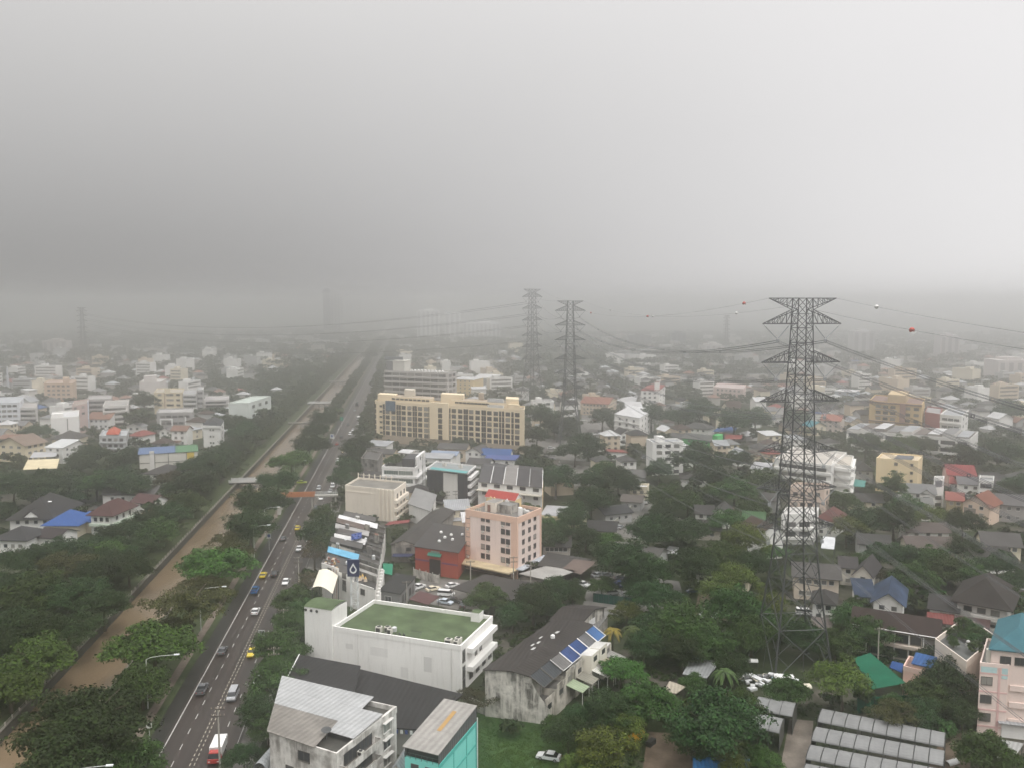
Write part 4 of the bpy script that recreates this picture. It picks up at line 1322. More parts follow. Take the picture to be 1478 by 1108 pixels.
# --- shophouses with yellow end wall behind the pink block
h = 12.5
s = Bld("tiled_shophouses", "white shophouses with stepped grey tile roofs and yellow end wall, behind the pink block", "shophouse row", P(690, 694, h), P(783, 703, h), P(784, 676, h), margin=.5)
LM.append((762, 705, "the yellow-ended shophouses"))
s.walls(h - .2, wall(WH, .4))
tc_ = [(.07, .07, .072), (.07, .07, .072), (.21, .20, .19), (.06, .058, .06), (.065, .062, .062)]
for i in range(5):
    a0, a1 = s.w * i / 5, s.w * (i + 1) / 5
    m = MB(); m.slab([s.pt(a0 + .12, -.6, h), s.pt(a1 - .12, -.6, h), s.pt(a1 - .12, s.d * .55, h + 2.6), s.pt(a0 + .12, s.d * .55, h + 2.6)], .14)
    m.slab([s.pt(a0 + .12, s.d * .55 + .01, h + 2.6), s.pt(a1 - .12, s.d * .55 + .01, h + 2.6), s.pt(a1 - .12, s.d, h + .6), s.pt(a0 + .12, s.d, h + .6)], .14)
    s.part("tile_roof", m, roofm(tc_[i], "tile", .25))
    if i in (1, 3, 4):
        for a_ in (a0, a1):
            m = MB(); m.slab([s.pt(a_ - .12, -.8, h + .22), s.pt(a_ + .12, -.8, h + .22), s.pt(a_ + .12, s.d * .55, h + 2.9), s.pt(a_ - .12, s.d * .55, h + 2.9)], .4)
            s.part("roof_edge", m, WHITEP)
    s.win("F", [(i + .5) / 5], [h - 1.2], 2.4, 1.2, "d"); s.win("F", [(i + .5) / 5], [h - 4.4], 1.8, 1.4, "d")
s.band("R", 0, 1, 0, h - 2.4, .12, wall((.72, .53, .30), .3), "yellow_end_wall")
s.band("F", 0, 1, h - 3.4, h - 3.0, 2.4, roofm((.5, .47, .40), "flat", .3), "canopy")
s = Bld("flat_white_shed", "long low shed with white flat metal roof and cream fascia, right of the yellow-ended shophouses", "shed", P(782, 741, 5), P(842, 745, 5), P(848, 733, 5), margin=.5)
s.walls(4.6, wall(CRM, .3)); s.roof("shed", .4, roofm((.38, .38, .385), "metal", .3), .5, h=4.6); 
s.band("F", 0, .5, 3.6, 4.5, .75, wall((.72, .62, .4), .2), "cream_fascia")
# --- small roofs between these blocks and the hotel
def mini(label, px, py, wd, h, depth, kind, rh, rc, wc=WH, rk="metal", nw=2, cat="house", **k):
    return house(label, (px - wd / 2, py), (px + wd / 2, py + k.pop("dy", 1.5)), h, depth, kind, rh, roofm(rc, rk, .3), wall(wc, .35), nw, cat=cat, **k)
mini("white shop with layered grey roofs beside the road, just left of the hotel foot", 540, 642, 34, 7, 10, "shed", 1.2, R_LG)
mini("dark roofed shop stacked below the layered grey roofs near the roadside", 546, 653, 40, 8, 10, "gx", 1.6, R_GR, BEI)
mini("small white gable with dark arch below the hotel", 583, 652, 15, 8, 9, "gx", .8, R_WH, style="d")
mini("low house with white-edged grey lean-to roofs below hotel centre", 625, 660, 50, 7, 9, "shed", 1.0, R_LG)
mini("low house with pale blue strip roof beneath hotel", 640, 655, 36, 7.5, 8, "gx", 1.3, (.26, .31, .40))
mini("white gabled house with dark roof below the hotel right half", 683, 651, 22, 8, 12, "gy", 2.2, R_GR, rk="tile")
mini("house with wide dark tile roof below hotel between two gables", 652, 646, 40, 7, 10, "gx", 2.0, R_GR, BEI, "tile")
mini("house with bright blue sloping roof at the right foot of the hotel", 715, 655, 40, 7, 9, "gx", 2.4, R_BL)
mini("second house with blue ridge strips in front of the bright blue roof", 722, 662, 44, 6, 8, "shed", 1.0, (.07, .10, .25))
mini("white house with dark hipped roof below the blue roofs", 712, 676, 34, 7, 10, "hip", 2.2, R_DK, rk="tile")
mini("long house with grey tiled roof between the dark striped building and blue roofs", 690, 668, 30, 7, 9, "gx", 2, R_GR, rk="tile")
# --- the yellow hotel
h = 25.4
HY = wall((.78, .655, .46), .2, (.45, .35, .22)); HB = wall((.40, .33, .25), .3)
A, B = P(541, 577.5, h), P(757, 590.5, h)
Cc = B.xy + Vector((.022, 1)) * 17
s = Bld("yellow_hotel", "long yellow seven-storey block with rows of dark windows beside the road", "building", A, B, Cc, margin=2)
LM.append((650, 610, "the long yellow block"))
s.walls(h - .8, HY, z0=4.6); s.box("podium", -.6, s.w + .3, -.3, s.d, -.2, 4.58, HB)
s.flat(roofm((.36, .31, .24), "flat", .3), .8, .3, HY)
zs = [5.9 + 3.25 * i for i in range(6)]
X = lambda zx: s.fx("F", 530 + zx / 5.912, 14)
for zx in (175, 225, 312, 362, 452, 503, 740, 795, 888, 943, 1043, 1098, 1200, 1280):
    s.win("F", [X(zx)], zs, 2.7, 2.1, "d", frac=False)
s.win("F", [X(632)], zs, 2.4, 2.5, "p", frac=False, name="stair_window")
for zx in (143, 260, 280, 397, 417, 533, 703, 832, 852, 985, 1005, 1135, 1160, 1240):
    for z in zs[:6]:
        s.win("F", [X(zx)], [z], 1.3, 2.7, "p", frac=False, name="vent_recess")
s.win("F", [X(118)], zs, 1.8, 1.0, "p", frac=False, name="balcony_opening"); s.win("F", [X(70)], zs, 1.2, 2.4, "p", frac=False, name="balcony_opening")
s.band("F", X(540), X(700), 4.7, h + 1.0, 1.2, HY, "stair_bay")
s.win("F", [X(632)], [], 1, 1)
a, t_, L_ = s.side("F")
for z in zs:
    q = a + t_ * X(632) + Vector((t_.y, -t_.x)) * 1.2
    place("stair_window", win_mesh(2.6, 2.4, "p"), s.root, (q.x - s.org[0], q.y - s.org[1], z), math.atan2(t_.y, t_.x))
s.box("attic_storey", X(190), X(550), 3.5, s.d - 2, h - .78, h + 2.6, HY, roofm((.40, .33, .25), "flat", .3))
s.box("attic_storey", X(715), X(1190), 3.5, s.d - 2, h - .78, h + 2.6, HY, roofm((.40, .33, .25), "flat", .3))
for x0, x1 in ((200, 530), (745, 1040)):
    n_ = 9
    for i in range(n_):
        xx = X(x0 + (x1 - x0) * (i + .5) / n_); p_ = s.pt(xx, 3.5, h + 1.3)
        place("attic_window", win_mesh(2.2, .8, "p"), s.root, (p_[0] - s.org[0], p_[1] - s.org[1], p_[2]), math.atan2(s.u.y, s.u.x))
s.box("roof_cabin", X(80), X(235), 5, s.d - 3, h - .77, h + 3.4, HY); s.box("roof_cabin", X(300), X(385), 9, s.d - 1, h + 2.61, h + 6.6, wall((.66, .6, .5), .3))
s.box("roof_cabin", X(620), X(815), 7, s.d - 1, h - .77, h + 5.4, HY); s.box("roof_cabin", X(1180), X(1290), 4.2, s.d - 1, h - .77, h + 5.0, HY)
s.box("roof_cabin", X(1205), X(1300), 1.2, 4.1, h - .77, h + 2.2, HY); s.box("roof_chimney", X(940), X(985), 12, 15, h + 2.61, h + 6.6, HB)
for r_ in range(2):
    for i in range(9):
        q = MB(); c_ = s.pt(X(1035 + i * 15), 2.2 + r_ * 2.6, h - .76 + r_ * 3.4); q.cyl(c_, .8, 2.0, 0, 10)
        s.part("water_tank", q, plain((.62, .63, .63), .35, .5, .3, name="steel_tank"), uv=False)
s.box("tank_stand", X(1025), X(1175), 3.6, 6.0, h + 1.6, h + 2.6, D_FRAME)
t = thing("wall_banner", "dark blue tarpaulin banner hung on the left top of the long yellow block", "banner", s.pt(X(200), -.3, h - 6.5))
q = MB(); a0, a1 = X(158), X(243)
q.slab([s.pt(a0, -.75, h - 5.6), s.pt(a1, -.75, h - 5.6), s.pt(a1, -.3, h + .4), s.pt(a0, -.3, h + .4)], .1)
q.obj("cloth", [twotone("banner_cloth", (.02, .05, .12), (.10, .16, .20), .5, .7, 0)], t, t.location, uv=False)
# --- grey office block behind it
h = 31
GB = wall((.45, .43, .41), .25)
s = Bld("grey_office_block", "grey office block with long ribbon windows directly behind the long yellow block", "building", P(555, 534.5, h), P(646, 538, h), P(659, 535.5, h), margin=2)
LM.append((605, 545, "the grey ribbon-window block"))
s.walls(h - .9, GB); s.flat(roofm((.36, .35, .33), "flat", .3), .9, .3, GB)
for i in range(7):
    z = h - 2.6 - 4.0 * i
    if z < 2: break
    for k in range(8): s.win("F", [(k + .5) / 8.2], [z], s.w / 8.2 * .88, 1.9, "d")
    s.band("F", 0, 1.005, z - 2.6, z - 1.25, 1.4, GB, "sun_ledge"); s.win("R", [.3, .7], [z], 5, 1.9, "d")
s.box("stair_tower", s.w * .12, s.w * .31, s.d * .1, s.d * .7, h - .88, h + 8.0, wall((.62, .60, .54), .2)); s.box("stair_tower", -.1, s.w * .115, s.d * .2, s.d * .6, h - .88, h + 7.4, wall((.2, .2, .2), .2))
s.box("roof_board", -.2, s.w * .29, s.d * .05, s.d * .09, h + 8.6, h + 11.2, wall((.16, .17, .18), .2))
for i in range(10): s.tank(s.w * (.36 + .055 * i), s.d * .5, h - .87, 1.0, 1.6, WHITEP, "roof_unit")
mini("yellow walled annex with white roof, right end of the grey ribbon-window block", 668, 547, 30, 16, 18, "shed", .8, R_WH, YEL, nw=4, cat="building", name="annex_building")
mini("low building with a white domed roof behind the long yellow block", 700, 545, 30, 12, 20, "gx", 3, R_WH, GRY, name="hall_building", cat="building")
# --- white block and its neighbours in the middle distance
def apt(label, a, b, c, h, wc, rc, fl, nf, nr=2, style="d", side="R", ww=1.6, wh=1.3, band=False, name="apartment_block", depth=None, dirt=.3, **k):
    s = blk(name, label, a, b, c, h, wall(wc, dirt), roofm(rc, "flat", .3), .8, depth=depth, **k)
    fh = (h - .8) / fl
    zs = [fh * (i + .55) for i in range(fl)]
    if nf: s.win("F", frac_row(nf), zs, ww, wh, style)
    if nr: s.win(side, frac_row(nr), zs, ww, wh, style)
    if band:
        for i in range(1, fl): s.band("F", 0, 1, fh * i - .15, fh * i + band, .7, wall(wc, dirt), "ledge")
    return s
s = apt("white four-storey block with low pyramid roof, right of the second pylon", (887, 597), (923, 603), (944, 590), 14.5, WH, R_WH, 4, 3, 4, band=.5)
LM.append((914, 610, "the white four-storey block"))
s.roof("hip", 1.4, roofm(R_WH, "metal", .15), .3, h=14.6)
s = apt("white five-storey block with red roof and corner tower", (925, 563), (951, 563), (960, 556), 17, WH, R_RD, 5, 3, 2)
s.roof("hip", 2, roofm(R_RD, "tile", .2), .5, h=17); s.box("corner_tower", s.w * .75, s.w * .99, .3, 6, 16, 23, wall(WH, .2), roofm(R_RD, "flat", .2))
LM.append((944, 565, "the red-roofed white block"))
house("long cream school building with orange roof, behind the second pylon", (838, 581), (878, 583), 9, 16, "gx", 3.2, roofm(R_OR, "tile", .2), wall(BEI, .2), 7, name="school_building", cat="building", sides="FR", c=(890, 576))
s = apt("pink three-storey building with row of arched dark openings, far right of the second pylon", (1030, 558), (1073, 561), (1077, 555), 11, (.72, .58, .54), (.5, .42, .40), 3, 6, 1)
LM.append((1052, 562, "the pink arcaded building"))
canopy("pale slatted canopy roof left of the red-roofed white block", [(888, 577), (916, 583), (921, 570), (900, 573)], 7, (.45, .45, .45))
# green building with grey roofs
house("low white house with grey roof joined to bright green house", (966, 631), (1000, 634), 6, 11, "gx", 2.2, roofm(R_GR, "tile", .2), wall(WH, .2), 3)
s = house("bright green house with grey roof and tall green end wall", (985, 631), (1030, 636), 7.0, 11, "gx", 2.2, roofm((.11, .11, .105), "tile", .2), wall((.09, .42, .13), .15, (.05, .2, .08)), 3)
LM.append((1015, 640, "the bright green house"))
s.box("green_tower", s.w * .98, s.w * 1.14, -.6, 6, -.1, 10.5, wall((.10, .46, .15), .15, (.05, .2, .08)))
house("white house with brown hipped roof behind bright green house", (985, 616), (1022, 619), 6, 12, "hip", 3, roofm(R_GR, "tile", .2), wall(WH, .2), 4)
canopy("bright blue roof sheet behind the bright green house", [(1028, 622), (1058, 624), (1064, 616), (1040, 614)], 6, R_BL)
canopy("long red roof right of the bright green house", [(1046, 633), (1070, 633), (1072, 627), (1047, 626)], 6, R_RD)
house("small white house with brown roof in front of the bright green house", (972, 653), (984, 657), 6.5, 9, "hip", 1.8, roofm((.10, .07, .06), "tile", .2), wall(WH, .2), 1)
# ------------------------------------------------------------------ right hand side
T_ = lambda c: roofm(c, "tile", .3)
# pink block at the right edge with roof garden and teal roofed house on top
h = 15
PKW = wall((.76, .63, .57), .25, (.3, .25, .22)); PKB = plain((.68, .45, .42), .8, name="pink_band")
s = Bld("pink_corner_block", "pale pink four-storey block with darker pink bands, at right edge of the picture", "building", P(1415, 953, h), P(1456, 957, h), P(1463, 922, h), margin=.6)
LM.append((1435, 1000, "the pink corner block"))
s.walls(h - .8, PKW); s.flat(roofm((.2, .2, .19), "flat", .4), .5, .2, PKW)
s.win("F", [.26], [h - 3.9, h - 7.6, h - 11.3], 1.9, 1.5, "d")
for z in (h - 2.4, h - 6.1, h - 9.8, h - 13.2): s.band("F", 0, 1, z - .15, z + .15, .06, PKB, "pink_band")
s.band("F", .66, .74, .2, h - 1, .08, PKB, "pink_band"); s.band("F", .04, .6, h - 2.2, h - .9, .05, plain((.45, .62, .62), .7, name="pale_teal"), "teal_panel"); s.band("F", .78, .98, h - 3.2, h - .9, .05, plain((.45, .62, .62), .7, name="pale_teal"), "teal_panel")
s.tank(1.6, 2, h - .78, .8, 2.6, plain((.6, .58, .52), .5, name="tank_pale2")); s.tank(s.w - 1.4, 2, h - .78, .8, 2.4, plain((.6, .58, .52), .5, name="tank_pale2"))
s = Bld("pink_balcony_wing", "pink wing with stacked long balconies, cut off by the right picture edge", "building", P(1457, 968, 13), P(1510, 974, 13), P(1517, 944, 13), margin=.3)
s.walls(12.4, PKW); s.flat(roofm((.2, .2, .19), "flat", .4), .6, .2, PKW)
for z in (9.6, 6.2, 2.8):
    s.band("F", 0, 1, z - .2, z + .9, .9, PKW, "balcony"); s.win("F", [.25, .7], [z + 1.7], 3, 1.1, "d")
s.band("F", 0, 1, .1, 2.2, .05, DARK, "garage_shade_sheet")  # black sheet on the wall paints the shade inside the garage
s = Bld("teal_roofed_house", "pink house with big teal tiled roof, set on top behind the pink corner block", "house", P(1431, 935, 17.5), P(1502, 942, 17.5), P(1509, 900, 17.5), margin=.3)
LM.append((1455, 910, "the teal tiled roof"))
s.walls(17.4, PKW); s.roof("hip", 3.4, roofm((.055, .15, .18), "tile", .18), .5, h=17.5); s.win("F", [.3, .6], [15.4], 1.8, 1.4, "d")
s = Bld("roof_garden_building", "low building whose walled flat roof carries a leafy garden, left of the teal tiled roof", "building", P(1350, 922, 12), P(1395, 955, 12), P(1438, 918, 12), margin=.3)
LM.append((1390, 915, "the leafy roof garden"))
s.walls(11.0, wall((.66, .58, .50), .4)); s.flat(roofm((.12, .125, .12), "flat", .45), 1.2, .25, wall((.72, .64, .56), .3), h=11)
GARDEN = [s.pt(s.w * x, s.d * y, 11.05) for x, y in ((.12, .75), (.2, .55), (.3, .85), (.15, .9), (.4, .7), (.5, .9), (.62, .8), (.7, .62), (.25, .3), (.4, .2), (.75, .9), (.85, .75), (.55, .55), (.35, .5), (.08, .4), (.9, .4))]
q = MB(); c_ = s.pt(s.w * .62, s.d * .45, 11.05); q.cyl(c_, .5, .5, 0, 10); q.sphere((c_[0], c_[1], c_[2] + .9), .45, .45, .45)
s.part("plant_pot", q, plain((.5, .5, .48), .7, name="pot"), uv=False)
# row house with brown roof
WB = wall((.62, .57, .50), .5)
s = house("long two-storey row house with dark brown roof and open dark upper gallery", (1231, 899), (1354, 919), 7.0, 10, "gx", 2.6, roofm((.042, .030, .027), "tile", .25), WB, 0, winrows=False, name="row_house", cat="row house")
LM.append((1290, 895, "the brown-roofed row house"))
for i in range(6):
    s.win("F", [(i + .5) / 6], [5.2], 3.4 if i % 2 else 2.2, 1.9, "d"); s.win("F", [(i + .5) / 6], [1.6], 2.6, 1.9, "d")
    s.band("F", i / 6, i / 6 + .012, 0, 6.9, .5, WHITEP, "pier")
s.band("F", 0, 1, 3.2, 3.9, 1.1, wall((.60, .52, .45), .5), "balcony"); s.band("F", 0, 1, 6.75, 7.0, .6, WHITEP, "eave_board");
# pink lock-up with blue roof, green net
s = Bld("pink_shed", "small pink house with parapet terrace and blue roof sheets, below the row house", "house", P(1304, 962, 6.5), P(1345, 972, 6.5), P(1352, 957, 6.5), margin=.3)
s.walls(6.0, wall((.70, .48, .40), .3)); s.flat(roofm((.3, .22, .2), "flat", .3), .8, .2, wall((.72, .52, .45), .3), h=6.0)
s.box("upper_room", s.w * .32, s.w * .98, .3, s.d * .8, 6.03, 7.6, wall((.70, .48, .40), .3)); s.roof("shed", .6, roofm((.04, .10, .25), "metal", .25), .3, h=7.62, a0=s.w * .32, a1=s.w * .98, b0=.3, b1=s.d * .8)
s.band("F", -.02, 1.02, 2.7, 3.1, 1.3, wall((.74, .60, .55), .3), "canopy")
canopy("bright blue tarpaulin patch left of the small pink house with blue roof", [(1284, 962), (1302, 970), (1304, 957), (1288, 953)], 3, (.03, .075, .22), "flat")
GNET = (.010, .105, .058)
t = canopy("deep green shade-net canopy on thin posts, above the green net fence", [(1258, 994), (1308, 985), (1256, 945), (1232, 953)], 4.5, GNET, "flat", name="shade_net", t=.06, dz=.6)
LM.append((1268, 970, "the green shade net"))
def fence(label, a, b, hh, mat, n=6, name="fence", x0=None):
    a, b = P(*a), P(*b)
    t = thing(name, label, "fence", a)
    m = MB(); nn = Vector((-(b - a).y, (b - a).x, 0)).normalized() * .05
    m.prism([(a - nn).xy, (b - nn).xy, (b + nn).xy, (a + nn).xy], .05, hh)
    m.obj("panel", [mat], t, t.location)
    for i in range(n + 1):
        m = MB(); c = a.lerp(b, i / n); m.bar((c.x, c.y - .12, 0), (c.x, c.y - .12, hh + .2), .12); m.obj("post", [STEEL], t, t.location, uv=False)
    return t
fence("green net fence in front of the shade-net canopy, above the right greenhouses", (1236, 1029), (1312, 1025), 3.4, roofm((.012, .12, .07), "flat", .4))
fence("dark green sheet fence along the crowded parking lot", (856, 868), (916, 876), 2.6, roofm((.012, .07, .055), "metal", .3), 8)
# greenhouses: vaulted grey mesh roofs on frames
GHM = roofm((.215, .217, .215), "flat", .3, .5)
GH_N = 0
def greenhouse(label, a, b, c, hh, rise=.75):
    A, B = P(*a, hh), P(*b, hh)
    C = P(*c, hh)
    t = thing("greenhouse", label, "greenhouse", (A.x, A.y, 0), 0, "vaulted mesh greenhouses")
    D = A + C - B
    n = 9
    L = (B - A).length
    m = MB(); nb = max(3, int(L / 2.3))
    f = lambda x, k: A + (B - A) * x + (D - A) * ((1 - math.cos(math.pi * k / n)) / 2) + Vector((0, 0, rise * math.sin(math.pi * k / n)))
    for i in range(nb):
        for k in range(n):
            q = [f(i / nb + .004, k), f((i + 1) / nb - .004, k), f((i + 1) / nb - .004, k + 1), f(i / nb + .004, k + 1)]
            m.poly(q)
    d = (B - A).normalized()
    m.obj("mesh_roof", [GHM], t, t.location, udir=(d.x, d.y), smooth=False)
    for i in range(nb + 1):
        m = MB(); m.tube([f(i / nb, k) + Vector((0, 0, .05)) for k in range(n + 1)], .05, 0, 4)
        m.obj("hoop", [STEEL], t, t.location, uv=False)
        for e in (A, D):
            q = e + (B - A) * (i / nb)
            m = MB(); m.bar((q.x, q.y, 0), q, .1); m.obj("post", [STEEL], t, t.location, uv=False)
    for e, g in ((A, B), (D, C)):
        m = MB(); m.bar(e, g, .12); m.obj("eave_rail", [STEEL], t, t.location, uv=False)
    for e, g in ((A, D), (B, C)):
        m = MB(); m.poly([(e.x, e.y, .1), (g.x, g.y, .1), tuple(g)] + [tuple(f(0 if e is A else 1, k)) for k in range(n - 1, 0, -1)] + [tuple(e)])
        m.obj("end_mesh", [roofm((.10, .10, .09), "flat", .3)], t, t.location)
    keep([A, B, C, D], .6)
greenhouse("grey vaulted greenhouse left of the driveway, the one farther back", (1088, 1024), (1144, 1034), (1150, 1015), 3.8)
greenhouse("grey vaulted greenhouse left of the driveway, the nearer one partly behind big tree", (1078, 1047), (1125, 1058), (1132, 1038), 3.8)
greenhouse("long grey vaulted greenhouse right of the driveway, farthest back of its row", (1180, 1041), (1363, 1078), (1365, 1058), 3.8)
greenhouse("long grey vaulted greenhouse right of the driveway, second from the back", (1171, 1068), (1362, 1105), (1364, 1084), 3.8)
greenhouse("long grey vaulted greenhouse right of the driveway, second from the front", (1163, 1095), (1360, 1133), (1362, 1111), 3.8)
greenhouse("long grey vaulted greenhouse cut by the picture's lower edge", (1156, 1123), (1358, 1163), (1360, 1140), 3.8)
LM.append((1270, 1075, "the vaulted greenhouses"))
canopy("grey corrugated lean-to roof under the pink corner block", [(1402, 1082), (1460, 1098), (1478, 1072), (1408, 1060)], 3.2, (.36, .36, .35))
canopy("pale weathered sheet roof among trees left of the scrap heap", [(985, 972), (1020, 978), (1040, 955), (998, 946)], 3.2, (.30, .31, .31))
canopy("beige sheet roof strip half under trees, left of the big dark tree", [(958, 998), (976, 1000), (990, 990), (966, 982)], 3.0, (.38, .34, .27))
canopy("blue sheet roof at the bottom picture edge below big dark tree", [(1000, 1120), (1080, 1124), (1082, 1094), (1000, 1091)], 3.2, (.04, .15, .34))
canopy("white tarpaulin roof between trees right of the parked cars", [(1008, 890), (1034, 892), (1036, 880), (1012, 874)], 3, R_WH, "flat")
canopy("white awning roof by the white off-roader in the tree belt", [(958, 797), (978, 799), (980, 789), (966, 787)], 3.2, R_WH, "flat")
# houses, from near to far
s = house("white gabled house with mottled blue tile roof, above the row house", (1261, 866), (1303, 872), 6.6, 15, "gy", 2.6, roofm((.042, .062, .105), "tile", .8), wall(WH, .3), 2, sides="F", o=.9)
LM.append((1275, 850, "the mottled blue roof"))
house("low white wing with mottled blue roof on the left of the gabled blue-roofed house", (1237, 860), (1262, 862), 5.6, 9, "shed", 2.0, roofm((.04, .056, .09), "tile", .8), wall(WH, .3), 1)
s = house("large house with broad dark hipped roof, white gable edge and pale balconies", (1382, 865), (1453, 878), 7.6, 17, "hip", 5.6, roofm((.040, .034, .031), "tile", .3), wall((.52, .50, .47), .4), 3, o=1.6, style="d", ww=1.8)
LM.append((1420, 855, "the broad dark hipped roof"))
s.band("F", .3, 1.0, 4.0, 5.0, 1.6, wall((.55, .53, .49), .4), "balcony"); s.band("F", .3, 1.0, 1.2, 2.0, 1.3, wall((.55, .53, .49), .4), "balcony")
house("dark flat lean-to with a white end board beside the broad dark hipped roof", (1342, 878), (1382, 884), 5, 10, "shed", .8, T_(R_DK), wall(WH, .3), 1, name="annex")
canopy("red corrugated roof strip in front of the dark lean-to, near the row house end", [(1337, 896), (1376, 901), (1378, 886), (1338, 882)], 4.5, (.16, .05, .045))
canopy("dull maroon roof strip right of the red corrugated strip", [(1377, 902), (1428, 912), (1430, 894), (1379, 887)], 4.5, (.075, .045, .042))
house("orange and white rendered wall house at the right edge behind broad dark roof", (1452, 848), (1490, 852), 5, 8, "shed", .8, roofm(R_MG, "metal", .3), wall((.42, .22, .11), .4), 2)
house("small white shed with grey roof below broad trees near the right edge", (1446, 1042), (1480, 1046), 3, 8, "shed", .6, roofm(R_LG, "metal", .3), wall(WH, .3), 0)
house("house with grey hipped roof and pale two-storey front, right of the pylon legs", (1147, 829), (1211, 834), 7.0, 10, "gx", 2.4, T_((.085, .08, .076)), wall((.60, .52, .43), .4), 5, o=.9)
house("white gabled house with dark tile roof between pylon and the mottled blue roof", (1233, 826), (1258, 830), 6.2, 13, "gy", 2.6, T_((.055, .05, .05)), wall((.66, .62, .55), .3), 1)
house("dark roofed wing behind the white gabled house near the mottled blue roof", (1213, 817), (1236, 819), 5.6, 9, "gx", 2.0, T_((.055, .05, .05)), wall((.66, .62, .55), .3), 1)
house("small dark-roofed house beside the pylon base with white wall and dark window", (1173, 868), (1205, 872), 5, 9, "hip", 2, T_((.045, .042, .04)), wall(WH, .3), 2)
canopy("grey-brown sheet roof beside the pylon base", [(1168, 905), (1200, 908), (1204, 893), (1172, 888)], 3, (.13, .11, .10))
house("beige bungalow with wide brown-grey roof, in the middle of the right garden belt", (1313, 788), (1378, 790), 5.4, 9, "gx", 2.4, T_((.105, .085, .078)), wall((.60, .54, .44), .3), 4, o=1.0)
LM.append((1345, 775, "the beige bungalow"))
house("second brown-grey roof directly behind the beige bungalow, white gutter edge", (1310, 766), (1370, 767), 5.0, 8, "gx", 2.2, T_((.10, .082, .076)), wall(WH, .3), 3)
house("dark grey roof half sunk in trees left of the beige bungalow", (1240, 783), (1285, 786), 5, 9, "gx", 2.2, T_((.06, .058, .056)), wall(GRY, .3), 2)
house("grey roofed long house right of the beige bungalow", (1419, 784), (1474, 788), 5.6, 10, "gx", 3.0, T_((.085, .08, .078)), wall(CRM, .3), 5)
house("dark brown roofed low house below the grey roofed long house", (1413, 808), (1466, 806), 4.5, 11, "gx", 2.4, T_((.042, .038, .036)), wall(WH, .3), 2)
# pylon backdrop buildings
s = blk("white_house_block", "white three-storey house with dark balconies seen through the pylon legs", (1128, 741), (1176, 741), (1182, 731), 11, wall(WH, .3), roofm((.5, .49, .47), "flat", .3)); 
LM.append((1152, 765, "the white block inside the pylon"))
for z in (7.2, 3.8): s.win("F", [.28, .7], [z], 3.6, 1.5, "d"); s.band("F", 0, 1, z - 1.9, z - 1.0, 1.0, wall(WH, .3), "balcony")
s = apt("pinkish beige three-storey block behind the white block inside the pylon", (1139, 702), (1190, 704), (1198, 697), 13, (.62, .50, .42), (.35, .3, .26), 3, 4, 1)
canopy("white translucent box-like shelter right of the pylon", [(1185, 790), (1204, 792), (1206, 775), (1188, 773)], 6.5, (.56, .57, .58), "flat")
house("maroon hipped roof house right of the white block inside the pylon", (1178, 748), (1205, 752), 6, 13, "hip", 3.4, T_((.12, .05, .045)), wall(WH, .3), 2)
s = apt("white four-storey apartment block with stacked balcony bands behind the pylon", (1118, 661), (1200, 671), (1222, 652), 15.5, WH, (.45, .42, .38), 4, 5, 0, ww=4, band=1.0)
LM.append((1190, 665, "the white banded apartments"))
s = apt("white balcony wing stepping forward at the right end of banded apartments", (1201, 668), (1228, 672), (1232, 657), 15, WH, (.5, .46, .4), 4, 0, 0)
for i in range(1, 5): s.band("F", 0, 1.0, i * 3.4 - 1.2, i * 3.4 + .1, 1.2, wall(WH, .3), "balcony"); s.band("R", 0, 1.0, i * 3.4 - 1.2, i * 3.4 + .1, 1.2, wall(WH, .3), "balcony")
s = apt("plain pale yellow four-storey block with two tiny window columns", (1265, 660), (1325, 664), (1332, 656), 15.2, (.76, .62, .40), (.6, .5, .36), 4, 0, 0, dirt=.2)
LM.append((1298, 680, "the pale yellow block"))
s.win("F", [.48], [13, 9.4, 5.8, 2.2], 1.3, 1.2, "d"); s.win("F", [.86], [13, 9.4, 5.8, 2.2], 1.0, 1.0, "d"); s.band("F", .0, .04, .1, 15.3, .5, wall((.76, .62, .40), .2), "fin"); s.band("F", .30, .33, .1, 14, .3, wall((.76, .62, .40), .2), "fin")
s.box("roof_recess", s.w * .42, s.w * .82, 1, s.d * .7, 14.43, 15.25, roofm((.12, .13, .15), "flat", .5))
house("dark hipped roof house with small pale gable, left of the pale yellow block", (1234, 678), (1260, 679), 6, 12, "hip", 3.4, T_(R_DK), wall(GRY, .3), 2)
canopy("turquoise sheet roof between banded apartments and the pale yellow block", [(1224, 700), (1248, 702), (1250, 693), (1228, 690)], 4, (.10, .30, .27))
house("dark roofed low house with pale window, under the turquoise sheet roof", (1229, 722), (1274, 724), 5, 10, "gx", 2.2, T_((.05, .047, .045)), wall(CRM, .3), 2)
house("white twin gabled house right of the pale yellow block", (1301, 709), (1350, 712), 8, 11, "gx", 2.6, T_((.17, .17, .17)), wall(WH, .25), 3)
LM.append((1330, 705, "the white twin-gabled house"))
house("white gable front with dark windows projecting from the white twin-gabled house", (1327, 712), (1348, 714), 7.6, 6, "gy", 2.0, T_((.18, .18, .18)), wall(WH, .25), 1, ww=2.4, style="d")
house("white arched-window house in front of the white twin-gabled house", (1298, 727), (1346, 730), 6, 9, "gx", 2.2, T_((.16, .16, .155)), wall(WH, .25), 3)
s = blk("white_frame_tower", "white framed stair tower right of the white twin-gabled house", (1348, 690), (1362, 690), (1363, 686), 13, wall(WH, .2), roofm((.2, .2, .21), "flat", .3)); s.band("F", .15, .85, 9.5, 12.2, .06, plain((.16, .17, .19), .5, name="dark_panel"), "dark_panel"); s.win("F", [.5], [5, 2], 2.6, 1.4, "d")
house("house with bright red gabled roof, right of the pale yellow block", (1369, 684), (1408, 686), 8, 14, "gx", 3.4, roofm((.22, .05, .05), "metal", .2), wall((.6, .42, .38), .3), 3)
LM.append((1390, 675, "the bright red roof"))
